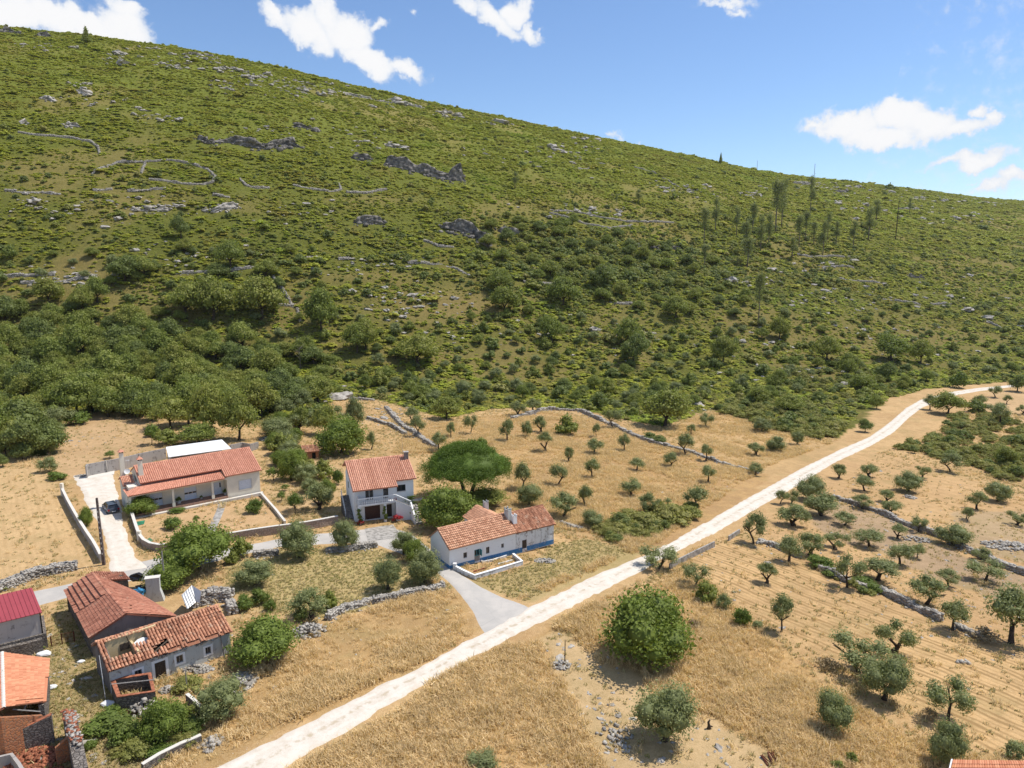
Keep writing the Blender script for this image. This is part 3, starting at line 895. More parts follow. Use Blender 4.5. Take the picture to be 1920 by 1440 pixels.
def blob_ring(r, W, h0, h1, n, fl=0.8, top=True, spread=0.62):
    """lumps of a rounded crown of width W reaching from h0 to h1"""
    out = []
    hc = (h0 + h1) / 2; hh = (h1 - h0) / 2
    for i in range(n):
        a = 2 * math.pi * (i + r.uniform(-0.3, 0.3)) / n
        rr = W / 2 * spread * r.uniform(0.75, 1.1)
        s = W / 2 * r.uniform(0.36, 0.52)
        out.append((rr * math.cos(a), rr * math.sin(a), hc + hh * r.uniform(-0.40, 0.30), s, s, s * fl * min(1.3, hh / (W / 2 * 0.9) + 0.15)))
    if top:
        for i in range(max(2, n // 3)):
            s = W / 2 * r.uniform(0.38, 0.55)
            out.append((W * r.uniform(-0.16, 0.16), W * r.uniform(-0.16, 0.16), hc + hh * r.uniform(0.30, 0.62), s, s, s * fl))
    return out

def trunk_mesh(name, r, h, rad, forks, W, mat, lean=0.15, sides=6, sub=2):
    mb = MB()
    lx, ly = r.uniform(-lean, lean), r.uniform(-lean, lean)
    fork = Vector((lx * h, ly * h, h))
    mb.tube([(0, 0, -0.25), (0.0, 0, 0.08), (lx * h * 0.3 + rad * 0.3, ly * h * 0.4, h * 0.45), fork], [rad * 1.7, rad * 1.25, rad * 0.95, rad * 0.85], sides)
    a0 = r.uniform(0, 6.28)
    for i in range(forks):
        a = a0 + 2 * math.pi * i / forks + r.uniform(-0.4, 0.4)
        L = W * r.uniform(0.22, 0.34); up = W * r.uniform(0.16, 0.34)
        m1 = fork + Vector((math.cos(a) * L * 0.5, math.sin(a) * L * 0.5, up * 0.55))
        e = fork + Vector((math.cos(a) * L, math.sin(a) * L, up * 1.05))
        mb.tube([fork - Vector((0, 0, rad * 0.4)), m1, e], [rad * 0.72, rad * 0.5, rad * 0.28], 5)
        for q in range(sub):
            b = a + r.uniform(-1.0, 1.0)
            e2 = m1 + Vector((math.cos(b) * L * 0.6, math.sin(b) * L * 0.6, up * r.uniform(0.4, 1.0)))
            mb.tube([m1, (m1 + e2) / 2 + Vector((0, 0, 0.06)), e2], [rad * 0.4, rad * 0.28, rad * 0.12], 4)
    me_o = mb.build(name, mat, smooth=True)
    me = me_o.data
    bpy.data.objects.remove(me_o)
    return me

PROTO = {}     # kind -> list of (crown mesh, trunk mesh or None, width, height)
def add_proto(kind, crown, trunk, W, Hh):
    PROTO.setdefault(kind, []).append((crown, trunk, W, Hh))

r0 = np.random.default_rng(11)
for i in range(10):      # ordinary olives with a visible forked trunk
    W, Hh = 3.6, 3.9
    bl = blob_ring(r0, W, (1.25, 0.8, 1.6, 1.1, 0.5)[i % 5], Hh * (1, 0.9, 1.05)[i % 3], 4 + i % 4, fl=(1.0, 0.88, 1.15)[i % 3], spread=(0.62, 0.70, 0.52, 0.66)[i % 4], top=i % 4 != 1)
    add_proto('olive', crown_mesh('crown', bl, 2700, 0.19, r0, M['olive'], core=0.5, shell=0.24, upr=0.2), trunk_mesh('trunk', r0, (1.15, 0.7, 1.4)[i % 3], (0.17, 0.26, 0.13)[i % 3], 2 + i % 3, W, M['bark'], 0.4), W, Hh)
for i in range(4):       # large or bushy olives, crown almost to the ground
    W, Hh = 5.6, 5.4
    bl = blob_ring(r0, W, 0.7, Hh, 8, fl=0.95, spread=0.58) + blob_ring(r0, W * 0.8, 0.3, Hh * 0.6, 5, top=False)
    add_proto('olive_big', crown_mesh('crown', bl, 6200, 0.21, r0, M['olive'], core=0.6, shell=0.2, upr=0.15), trunk_mesh('trunk', r0, 1.3, 0.26, 3, W, M['bark'], 0.12), W, Hh)
for i in range(4):       # evergreen oaks
    W, Hh = 8.0, 6.8
    bl = blob_ring(r0, W, 1.0, Hh, 9, fl=0.8, spread=0.64) + blob_ring(r0, W * 0.55, 2.5, Hh, 5, top=True, fl=0.8)
    add_proto('oak', crown_mesh('crown', bl, 4600, 0.38, r0, (M['oak'], M['oak'], M['olive_green'], M['oak'])[i], core=0.58, shell=0.20, upr=0.15, aspect=0.7), trunk_mesh('trunk', r0, 1.7, 0.24, 3, W, M['bark']), W, Hh)
for i in range(3):       # greener leafy trees and big garden shrubs
    W, Hh = 6.4, 4.8
    bl = blob_ring(r0, W, 0.3, Hh, 9, fl=0.9, spread=0.60) + blob_ring(r0, W * 0.6, 1.5, Hh, 5, fl=0.8)
    add_proto('fig', crown_mesh('crown', bl, 9500, 0.22, r0, M['fig'], core=0.64, shell=0.18, upr=0.2, aspect=0.8), trunk_mesh('trunk', r0, 1.0, 0.2, 4, W, M['bark']), W, Hh)
for i in range(2):       # small bright green garden trees
    W, Hh = 2.6, 2.8
    bl = blob_ring(r0, W, 0.9, Hh, 5, fl=0.85)
    add_proto('young', crown_mesh('crown', bl, 900, 0.19, r0, M['bright'], core=0.5, shell=0.2, aspect=0.7), trunk_mesh('trunk', r0, 0.9, 0.07, 3, W, M['bark'], sub=1), W, Hh)
for i in range(2):       # small bright bushes
    W, Hh = 2.6, 1.9
    bl = blob_ring(r0, W, 0.0, Hh, 6, fl=0.8)
    add_proto('bright_bush', crown_mesh('foliage', bl, 1300, 0.19, r0, M['bright'], core=0.66, shell=0.16, aspect=0.7), None, W, Hh)
for i in range(4):       # round shrubs, dark and grey green
    W, Hh = 3.4, 2.5
    bl = blob_ring(r0, W, 0.0, Hh, 6, fl=0.85)
    add_proto('shrub', crown_mesh('foliage', bl, 900, 0.30, r0, M['oak'] if i % 2 else M['olive_green'], core=0.70, shell=0.16, aspect=0.65), None, W, Hh)
for i in range(2):       # grey olive suckers, bush form
    W, Hh = 3.2, 3.0
    bl = blob_ring(r0, W, 0.0, Hh, 6, fl=0.95)
    add_proto('olive_bush', crown_mesh('foliage', bl, 1900, 0.20, r0, M['olive'], core=0.55, shell=0.22, upr=0.4), None, W, Hh)
for i in range(2):       # brambles
    W, Hh = 4.2, 1.9
    bl = blob_ring(r0, W, 0.0, Hh, 7, fl=0.7)
    add_proto('bramble', crown_mesh('foliage', bl, 1300, 0.26, r0, M['bramble'], core=0.72, shell=0.15, aspect=0.65), None, W, Hh)
for i in range(3):       # tall thin eucalyptus
    W, Hh = 6.0, 13.0
    bl = []
    for q in range(13):
        z = Hh * r0.uniform(0.35, 0.95); s = r0.uniform(0.8, 1.5)
        a = r0.uniform(0, 6.28); rr = r0.uniform(0.2, 2.1) * (1.25 - z / Hh)
        bl.append((rr * math.cos(a), rr * math.sin(a), z, s, s, s * 1.35))
    tm = MB(); tm.tube([(0, 0, -0.3), (0.1, 0, 4), (-0.1, 0.1, 8), (0.1, 0, 12.4)], [0.22, 0.17, 0.12, 0.04], 5)
    for q in bl: tm.tube([(0, 0, max(2, q[2] - 1.6)), (q[0], q[1], q[2])], [0.07, 0.03], 4)
    to = tm.build('trunk', M['bark_pale'], smooth=True); tme = to.data; bpy.data.objects.remove(to)
    add_proto('euca', crown_mesh('crown', bl, 2600, 0.40, r0, M['euca'], core=0.0, shell=0.45, droop=0.6, aspect=0.45), tme, W, Hh)
for i in range(1):       # small ridge conifer
    W, Hh = 5.0, 7.5
    bl = [(0, 0, 1.5 + q * 0.85, 2.3 * (1 - q / 8.5), 2.3 * (1 - q / 8.5), 0.75) for q in range(8)]
    tm = MB(); tm.tube([(0, 0, -0.3), (0, 0, 6.8)], [0.2, 0.05], 5)
    to = tm.build('trunk', M['bark']); tme = to.data; bpy.data.objects.remove(to)
    add_proto('conifer', crown_mesh('crown', bl, 1300, 0.45, r0, M['oak'], core=0.7, shell=0.2), tme, W, Hh)

KIND = {  # name, category, has trunk
 'olive': ('olive_tree', 'olive tree'), 'olive_big': ('olive_tree', 'olive tree'), 'oak': ('oak_tree', 'tree'), 'fig': ('leafy_tree', 'tree'),
 'young': ('young_tree', 'tree'), 'bright_bush': ('bush', 'bush'), 'shrub': ('shrub', 'shrub'), 'olive_bush': ('olive_bush', 'bush'),
 'bramble': ('bramble_bush', 'bush'), 'euca': ('eucalyptus_tree', 'tree'), 'conifer': ('conifer_tree', 'tree')}
pr = random.Random(5)

def plant(kind, P, Wd, Hh, label, group=None, form=None, single=False, lean=0.0):
    lst = PROTO[kind]
    c, t, w0, h0 = lst[pr.randrange(len(lst)) if form is None else form % len(lst)]
    nm, cat = KIND[kind]
    sx = Wd / w0; sz = Hh / h0
    rz = pr.uniform(0, 6.28)
    if t is None or single:
        o = bpy.data.objects.new(nm, c); link(o)
        o.location = P; o.rotation_euler = (0, 0, rz); o.scale = (sx, sx, sz)
        return tag(o, label, cat, group)
    e = empty(nm, P, rz)
    e.scale = (sx * pr.uniform(0.93, 1.07), sx * pr.uniform(0.93, 1.07), sz)
    e.rotation_euler = (lean * pr.uniform(-1, 1), lean * pr.uniform(-1, 1), rz)
    tag(e, label, cat, group)
    link(bpy.data.objects.new('crown', c), e); link(bpy.data.objects.new('trunk', t), e)
    return e

def size_at(px, py, w, h, ground_form):
    """metres from the size a plant has in the photograph"""
    b = -px_dir(px, py)[2] / np.linalg.norm(px_dir(px, py)); b = max(0.0, b); cb_ = math.sqrt(1 - b * b)
    if ground_form: py = py - 0.34 * w * b
    P = gp(px, py)
    dep = P.y * CP - (P.z - H) * SP
    mpp = dep / F
    Wd = w * mpp
    Hh = max(0.30 * Wd, (h * mpp - (0.62 if ground_form else 0.38) * Wd * b) / cb_)
    return P, Wd, Hh

ORD = ['', 'second ', 'third ', 'fourth ', 'fifth ', 'sixth ', 'seventh ', 'eighth ', 'ninth ', 'tenth ', 'eleventh ', 'twelfth ', 'thirteenth ', 'fourteenth ', 'fifteenth ', 'sixteenth ']
def ordinal(i, n):
    if n == 1: return ''
    if i == 0: return 'leftmost '
    if i == n - 1: return 'rightmost '
    return ORD[i].strip() + ' from left '

def row(kind, adj, noun, where, reg, items, group=None, gform=None):
    """items (x, y of the foot, height, width) in the coordinates of an enlarged region reg=(x0, y0, scale)"""
    ox, oy, s = reg
    if gform is None: gform = kind in ('shrub', 'olive_bush', 'bramble', 'bright_bush', 'olive_big', 'fig')
    it = sorted(items, key=lambda q: q[0])
    n = len(it)
    for i, q in enumerate(it):
        x, y, h, w = q[0] / s + ox, q[1] / s + oy, q[2] / s, q[3] / s
        P, Wd, Hh = size_at(x, y, w * 1.13, h * 1.08, gform)
        o_ = ordinal(i, n)
        a = adj
        lab = ' '.join((o_ + a + ' ' + noun + ' ' + where).split())
        plant(kind, P, Wd, Hh, lab, group or (noun + 's ' + where), lean=0.05 if kind == 'olive' else 0.0)

RA = (1400, 680, 3.692); RB = (1200, 940, 2.667); RC = (640, 700, 2.743); RD = (580, 820, 3.692); RE = (400, 980, 3.84)
RF = (0, 1040, 3.6); RG = (0, 560, 2.743); RH = (80, 780, 4.0); RI = (480, 760, 7.2); R5 = (960, 200, 2.0); R6 = (0, 300, 2.0); R1 = (0, 0, 1.0)

# --- olives right of the track
row('olive', 'grey-green', 'olive tree', 'right beside the chalk track by the long concrete wall', RB, [(95, 335, 130, 165)])
row('olive', 'round', 'olive tree', 'at the end of the short concrete wall', RB, [(568, 210, 145, 115)])
row('olive', 'forked', 'olive tree', 'at the near edge of the grey-brown bare plot', RB, [(768, 122, 115, 125), (905, 72, 110, 150), (975, 240, 105, 115), (1148, 228, 98, 145), (1022, 120, 75, 108)])
row('olive', 'silvery', 'olive tree', 'growing along the low wall above the mown slope', RB, [(745, 300, 130, 125), (850, 268, 130, 130), (1035, 430, 160, 130), (1190, 395, 125, 175), (1297, 320, 110, 140), (1385, 285, 70, 70)])
row('olive', 'small', 'olive tree', 'inside the grey-brown bare plot', RB, [(1288, 185, 78, 75), (1392, 152, 75, 75), (1705, 292, 68, 85), (1728, 398, 110, 150)])
row('olive_big', 'dense dark', 'olive tree', 'on the far wall of the grey-brown plot', RB, [(1565, 242, 140, 165)])
row('olive', 'spreading', 'olive tree', 'behind the dry stone wall on the right slope', RB, [(1435, 515, 155, 170), (1540, 425, 90, 110), (1562, 645, 145, 150)])
row('olive', 'very large', 'olive tree', 'with its dark shadow at the right photo edge', RB, [(1855, 712, 285, 225)])
row('olive', 'lone small', 'olive tree', 'standing alone on the mown slope near the wall end', RB, [(635, 408, 110, 92)])
row('olive', 'lone upright', 'olive tree', 'with a bare straight trunk at the edge of the mown slope', RB, [(708, 652, 168, 108)])
row('olive', 'slender', 'olive tree', 'just below the long concrete wall', RB, [(270, 430, 120, 110)])
row('olive', 'leaning', 'olive tree', 'on the mown slope, above two larger neighbours', RB, [(1270, 752, 185, 150)])
row('olive', 'thick-trunked', 'olive tree', 'at the upper left of the big rounded olive', RB, [(1092, 852, 188, 232)])
row('olive_big', 'big rounded', 'olive tree', 'in the middle of the right-hand field', RB, [(1222, 1035, 275, 222)])
row('olive_big', 'low bushy', 'olive tree', 'in the golden grass, its shadow pointing down', RB, [(962, 1180, 235, 180)])
row('olive', 'thick-trunked', 'olive tree', 'above the orange roof corner at lower right', RB, [(1540, 1092, 205, 192)])
row('olive_big', 'tall ragged', 'olive tree', 'right behind the orange roof corner', RB, [(1525, 1345, 245, 165)])
row('olive_bush', 'small', 'olive bush', 'at the right end of the orange roof corner', RB, [(1872, 1310, 118, 110)])
row('olive_big', 'biggest dark', 'olive tree', 'in the foreground with a deep black shadow', RB, [(122, 1262, 350, 292)])
row('bright_bush', 'green leafy', 'bush', 'left of the upright lone olive', RB, [(505, 638, 108, 85)])
row('shrub', 'yellowish round', 'shrub', 'below the slender olive', RB, [(330, 518, 120, 112)])
row('olive_bush', 'little grey', 'olive bush', 'right of the yellowish round shrub', RB, [(415, 552, 95, 72)])
row('olive_bush', 'tiny grey', 'olive bush', 'between green leafy bush and upright olive', RB, [(585, 640, 45, 55)])
row('shrub', 'tiny', 'shrub', 'in golden grass near the bottom edge', RB, [(1060, 1315, 60, 55), (990, 1345, 50, 60)])
row('bright_bush', 'dark leafy', 'bush', 'growing over the low stone wall on the right slope', RB, [(895, 345, 80, 115), (965, 385, 60, 100), (1120, 430, 60, 110), (1180, 462, 50, 70)])
row('olive', 'small far', 'olive tree', 'at the stony right edge of the far field', RB, [(1885, 118, 78, 75), (1638, 98, 62, 48)])
# --- far right olive rows along the bend of the track
row('olive', 'little', 'olive tree', 'just right of the chalk track bend', RA, [(635, 800, 115, 90)])
row('olive_big', 'dark', 'olive tree', 'touching the right edge of the chalk track', RA, [(440, 972, 200, 200)])
row('olive', 'dark', 'olive tree', 'in the clump at the corner of the bare plot', RA, [(515, 1058, 180, 195), (325, 1125, 150, 170), (232, 978, 92, 82), (310, 975, 100, 95)])
row('olive', 'paired', 'olive tree', 'in the upper mown field right of the track', RA, [(815, 888, 112, 125), (845, 790, 105, 120)])
row('olive_big', 'wide', 'olive tree', 'in the upper mown field, white stones beneath', RA, [(1115, 912, 165, 195)])
row('olive', 'small', 'olive tree', 'in the centre of the upper mown field', RA, [(1215, 798, 105, 95), (965, 965, 95, 105), (1000, 1045, 112, 130), (800, 1012, 100, 135)])
row('olive', 'round', 'olive tree', 'just below the bramble thicket beside the track', RA, [(1410, 755, 125, 145)])
row('olive', 'grey', 'olive tree', 'near the right edge of the upper mown field', RA, [(1592, 1015, 125, 125), (1520, 1082, 80, 62)])
row('olive_big', 'dense', 'olive tree', 'near the right edge of the upper mown field', RA, [(1738, 978, 165, 168)])
row('olive', 'grey', 'olive tree', 'in the small field beyond the thicket, top right', RA, [(1745, 435, 140, 130), (1720, 350, 80, 120), (1720, 240, 75, 85), (1608, 305, 95, 85), (1800, 285, 60, 60), (1908, 358, 80, 70)])
row('oak', 'spreading dark', 'tree', 'beside the track above the bramble thicket', RA, [(1390, 355, 150, 200)])
row('olive', 'brownish', 'olive tree', 'at the right edge of the track bend', RA, [(1268, 325, 95, 95)])
row('oak', 'dark round', 'tree', 'at the end of the track, right photo edge', RA, [(1872, 200, 115, 115)])
row('bright_bush', 'yellow-green', 'bush', 'above the far bend of the track', RA, [(1462, 180, 115, 115)])
row('olive', 'grey', 'olive tree', 'left of the track in the small field by the thicket', RA, [(62, 640, 102, 102), (60, 778, 95, 100)])
row('olive_big', 'rounded', 'olive tree', 'in the small field left of the far track', RA, [(200, 628, 125, 132), (350, 575, 102, 92), (103, 490, 112, 130)])
row('oak', 'dark', 'oak tree', 'in the scrub left of the far track', RA, [(290, 352, 125, 165), (700, 95, 115, 115), (790, 200, 120, 170), (960, 120, 120, 130), (1240, 132, 80, 90), (1085, 175, 85, 92), (80, 290, 120, 150), (215, 168, 120, 110), (1790, 715, 130, 130), (820, 480, 90, 90), (900, 320, 90, 90)])
# --- olives in the golden field behind the umbrella pine
row('olive', 'slender', 'olive tree', 'in the top row of the golden field', RC, [(665, 312, 98, 58), (565, 332, 78, 52), (855, 352, 112, 80), (905, 222, 92, 80), (1025, 302, 95, 72), (985, 200, 75, 85), (1310, 328, 66, 42)])
row('olive_bush', 'upright', 'olive bush', 'in the top row of the golden field', RC, [(955, 335, 90, 62)])
row('shrub', 'round green', 'shrub', 'in the top row of the golden field', RC, [(1160, 328, 108, 112)])
row('olive', 'round-headed', 'olive tree', 'in the second row of the golden field', RC, [(1050, 402, 108, 72), (1303, 418, 88, 86), (1168, 458, 92, 48), (1455, 402, 92, 62), (1395, 282, 98, 70)])
row('olive', 'dark', 'olive tree', 'in the third row of the golden field', RC, [(1290, 537, 102, 80), (1520, 497, 66, 82), (1690, 482, 82, 76), (1115, 575, 105, 95)])
row('olive', 'grey', 'olive tree', 'in the lowest row of the golden field', RC, [(1255, 682, 112, 72), (1490, 628, 98, 115), (1140, 742, 138, 135), (1570, 728, 112, 92), (1650, 712, 82, 78), (1815, 705, 122, 125)])
row('olive_big', 'leafy', 'olive tree', 'right behind the white cottage with the blue base', RC, [(1290, 808, 112, 108)])
row('olive', 'grey', 'olive tree', 'touching the right side of the umbrella pine', RC, [(932, 600, 130, 95)])
row('olive_big', 'grey', 'olive tree', 'between the umbrella pine and the cottage chimney', RC, [(965, 702, 140, 140)])
row('olive', 'small', 'olive tree', 'along the stone wall behind the two-storey house', RC, [(155, 392, 92, 52), (500, 402, 102, 75), (395, 325, 108, 78), (362, 262, 92, 70), (75, 285, 165, 95)])
row('olive', 'small', 'olive tree', 'along the upper boundary wall right of the golden field', RC, [(1770, 418, 112, 80), (1875, 448, 82, 70), (1885, 560, 88, 82), (1875, 278, 72, 72), (1800, 312, 50, 58)])
row('oak', 'large dark', 'oak tree', 'above the upper right corner of the golden field', RC, [(1665, 272, 195, 235)])
row('oak', 'round dark', 'oak tree', 'left of the top of the golden field', RC, [(540, 248, 122, 135)], gform=True)
row('shrub', 'low', 'shrub', 'on the upper boundary wall', RC, [(1590, 350, 50, 70), (1640, 368, 50, 60), (720, 378, 48, 60)])
# --- around the houses
row('fig', 'big leafy green', 'tree', 'between the two-storey house and the cottage', RD, [(940, 680, 330, 360)])
row('fig', 'small leafy', 'tree', 'right behind the cottage roof', RD, [(1130, 560, 130, 200)])
row('oak', 'yellowish', 'bush', 'under the umbrella pine', RD, [(1200, 505, 130, 300)], gform=True)
row('olive_big', 'grey', 'olive tree', 'in front of the concrete yard', RD, [(255, 805, 240, 195), (655, 835, 200, 170)])
row('olive_big', 'bushy grey', 'olive tree', 'in front of the left gable of the cottage', RD, [(800, 1050, 280, 235)])
row('fig', 'yellow-green', 'tree', 'squeezed between two grey olives by the cottage gable', RD, [(735, 880, 170, 150)])
row('olive_big', 'upright grey', 'olive tree', 'above the low wall in the weedy plot', RD, [(545, 1090, 275, 205)])
row('olive_big', 'big grey', 'olive tree', 'on the lane left of the concrete yard', RE, [(612, 290, 305, 275)])
row('olive_big', 'grey', 'olive tree', 'right of the big dark carob at the lane', RE, [(300, 490, 240, 270)])
row('olive', 'straggly grey', 'olive tree', 'on the stone wall below the weedy plot', RE, [(700, 690, 250, 260)])
row('shrub', 'dark ivy', 'shrub', 'left of the straggly olive on the wall', RE, [(635, 725, 130, 110), (840, 640, 150, 110)])
row('bright_bush', 'bright green', 'bush', 'near the ruined cottage, right of its roof', RE, [(225, 645, 125, 135), (412, 645, 95, 85), (340, 600, 130, 130)])
row('fig', 'broad round', 'fig tree', 'right of the ruined cottage', RE, [(370, 1060, 360, 455)])
row('fig', 'huge dark green', 'carob tree', 'over the lane in front of the bungalow', RH, [(1165, 1215, 400, 480)])
row('fig', 'lower leafy', 'carob tree', 'beside the concrete chute', RH, [(940, 1330, 230, 330)])
row('shrub', 'green', 'shrub', 'right of the huge carob at the lane', RH, [(1490, 1080, 165, 150), (1420, 1120, 100, 110)])
row('fig', 'round olive-green', 'garden tree', 'at the left end of the bungalow porch', RH, [(745, 765, 165, 205)])
row('bright_bush', 'spiky round', 'bush', 'in the bungalow front garden', RH, [(980, 858, 105, 125), (1590, 740, 120, 120)])
row('bright_bush', 'small leafy', 'bush', 'against the bungalow porch base', RH, [(1010, 735, 45, 110)])
row('young', 'tiny palm-like', 'plant', 'in the bungalow front garden', RH, [(1155, 805, 60, 50)])
row('fig', 'dark leafy', 'bush', 'against the inside of the driveway wall', RH, [(330, 840, 145, 100)])
row('bright_bush', 'bright', 'bush', 'at the top pillar of the driveway wall', RH, [(110, 490, 80, 130)])
row('young', 'young', 'orchard tree', 'right of the bungalow', RH, [(1730, 485, 100, 90), (1790, 640, 75, 75), (1820, 560, 50, 65), (1895, 740, 160, 90)])
row('young', 'tiny', 'tree', 'behind the block wall of the bungalow', RH, [(505, 318, 58, 80), (820, 215, 150, 110)])
row('olive_big', 'bushy', 'olive tree', 'in the hedge row right of the bungalow', RI, [(300, 480, 330, 420), (410, 660, 260, 280), (680, 1090, 330, 330)])
row('fig', 'green', 'tree', 'in the hedge row right of the bungalow', RI, [(240, 600, 220, 220), (470, 1040, 400, 300), (350, 840, 220, 260)])
row('olive', 'thin', 'olive tree', 'left of the two-storey house', RI, [(850, 1420, 440, 350), (545, 1420, 230, 230)])
row('fig', 'large bright green', 'tree', 'behind the little brick hut', RI, [(1160, 720, 530, 640)])
row('oak', 'dark', 'tree', 'behind the large bright green tree', RI, [(930, 400, 400, 330), (590, 360, 340, 270)])
row('olive', 'tall', 'olive tree', 'right of the large bright green tree', RI, [(1350, 320, 350, 250)])
row('bright_bush', 'yellow-green upright', 'bush', 'by the outside stair of the two-storey house', RI, [(1110, 1080, 220, 130)])
# --- lower left corner
row('olive_big', 'grey-green round', 'olive tree', 'below the ruined cottage near the track', RF, [(1500, 1165, 320, 330)])
row('fig', 'leafy green', 'tree', 'in the bottom left garden below the ruin', RF, [(1110, 1290, 300, 310)])
row('bright_bush', 'light green', 'bush', 'in the bottom left garden below the ruin', RF, [(740, 1220, 160, 280), (850, 1280, 170, 200), (1080, 1390, 110, 180), (1280, 1230, 90, 200), (610, 1320, 70, 80)])
row('bramble', 'yellow-green', 'bramble', 'right of the roofless pen', RF, [(1270, 940, 90, 190)])
row('shrub', 'dark', 'shrub', 'in the shadow under the grey-green round olive', RF, [(1290, 1110, 90, 120)])
row('olive_bush', 'grey-green', 'olive bush', 'cut by the bottom edge right of the track', R1, [(905, 1446, 34, 56)])
row('fig', 'broad dark green', 'fig tree', 'in the golden field right of the track', R1, [(1212, 1262, 142, 150)])
row('shrub', 'small dark', 'shrub', 'by the red-roofed shed', RF, [(20, 250, 50, 60), (265, 655, 50, 70)])
row('olive_bush', 'grey', 'olive bush', 'left of the driveway wall top', RG, [(250, 900, 90, 90)])
row('oak', 'leafy', 'tree', 'at the upper left corner of the pale field', RG, [(60, 790, 170, 160), (150, 830, 210, 210), (250, 810, 160, 170), (-30, 800, 150, 130), (15, 870, 70, 60), (240, 740, 120, 130)], gform=True)
row('bright_bush', 'bright green', 'bush', 'at the top of the yard behind the bungalow', RG, [(400, 655, 75, 120)])
row('oak', 'light', 'oak tree', 'in the grove behind the bungalow', RG, [(700, 608, 137, 169), (780, 628, 150, 156), (880, 668, 162, 182), (970, 648, 212, 169), (1090, 708, 250, 195), (1230, 728, 237, 182), (1340, 608, 187, 195), (1190, 608, 150, 169), (1390, 598, 125, 143), (1020, 748, 112, 182)])
row('shrub', 'brown-grey', 'shrub', 'behind the white shed roof', RG, [(865, 760, 90, 120), (790, 715, 60, 80)])
row('olive', 'thin', 'olive tree', 'in the terraces behind the brick hut', RG, [(1455, 610, 90, 110), (1540, 690, 130, 120), (1420, 720, 110, 130), (1560, 580, 110, 110), (1710, 650, 110, 120)])
row('bramble', 'low', 'bramble', 'in the thicket on the left side of the track', RC, [(1430, 810, 90, 170), (1560, 815, 90, 190), (1700, 790, 110, 200), (1790, 760, 80, 130), (1480, 760, 60, 120)])
# --- umbrella pine (one of a kind)
P = gp(877, 938); dep = P.y * CP - (P.z - H) * SP; mpp = dep / F
pine = empty('umbrella_pine', P, 0.3)
tag(pine, 'broad umbrella-shaped stone pine, bright green, behind the cottage', 'pine tree')
rp = np.random.default_rng(3)
PW = 176 * mpp; PH = 10.0
bl = []
for i in range(170):
    a = rp.uniform(0, 6.28); rr = PW / 2 * 0.84 * math.sqrt(rp.uniform(0, 1))
    z = PH * (1.04 - 0.42 * (rr / (PW / 2 * 0.84)) ** 2)
    s = rp.uniform(0.9, 1.35)
    bl.append((rr * math.cos(a), rr * math.sin(a), z - 0.45, s, s, s * 0.75))
for i in range(34):
    a = 2 * math.pi * i / 34; rr = PW / 2 * rp.uniform(0.80, 0.90)
    bl.append((rr * math.cos(a), rr * math.sin(a), PH * rp.uniform(0.46, 0.66), 1.05, 1.05, 0.95))
V_, F_, v_ = leafcloud(bl, 90000, 0.23, rp, aspect=0.35, shell=0.30, upr=0.1)
V2_, F2_, v2_ = coreballs([(0, 0, PH * 0.68, PW * 0.43, PW * 0.43, PH * 0.30)] + [(PW * .28 * math.cos(a), PW * .28 * math.sin(a), PH * .62, PW * .15, PW * .15, PH * .16) for a in np.arange(0, 6.2, 0.8)], rp, 0.86, 14, 8)
link(bpy.data.objects.new('crown', np_mesh('crown', np.concatenate([V_, V2_]), np.concatenate([F_, F2_ + len(V_)]), M['pine'], var=np.concatenate([v_, v2_]))), pine)
mb = MB()
for (ax, ay, tx, ty) in ((-0.5, 0, -1.6, 0.2), (0.7, 0.2, 2.0, -0.4)):
    top = Vector((tx, ty, PH * 0.5))
    mb.tube([(ax, ay, -0.3), (ax * 1.2, ay, 1.6), tuple(top * 0.7 + Vector((0, 0, 0.2))), tuple(top)], [0.42, 0.34, 0.27, 0.2], 7)
    for k in range(6):
        a = k * 1.05 + ax; L = PW * rp.uniform(0.2, 0.36)
        e = top + Vector((math.cos(a) * L, math.sin(a) * L, PH * 0.15))
        mb.tube([top * 0.8, (top + e) / 2 + Vector((0, 0, 0.35)), e], [0.16, 0.11, 0.05], 5)
mb.build('trunk', M['bark'], pine, smooth=True)

# --- the dark oak wood at the left foot of the hill: every crown a tree
def poisson(poly, spacing, maxn, seed, jit=None):
    r = np.random.default_rng(seed)
    xs_ = [p[0] for p in poly]; ys_ = [p[1] for p in poly]
    cx = r.uniform(min(xs_), max(xs_), maxn * 40); cy = r.uniform(min(ys_), max(ys_), maxn * 40)
    k = inpoly(cx, cy, poly); cx = cx[k]; cy = cy[k]
    P_ = unproj(cx, cy)
    keep = []
    for i in range(len(P_)):
        s = spacing * (0.75 + 0.6 * r.random())
        if all((P_[i, 0] - P_[j, 0]) ** 2 + (P_[i, 1] - P_[j, 1]) ** 2 > s * s for j in keep):
            keep.append(i)
            if len(keep) >= maxn: break
    return P_[keep], cx[keep], cy[keep]

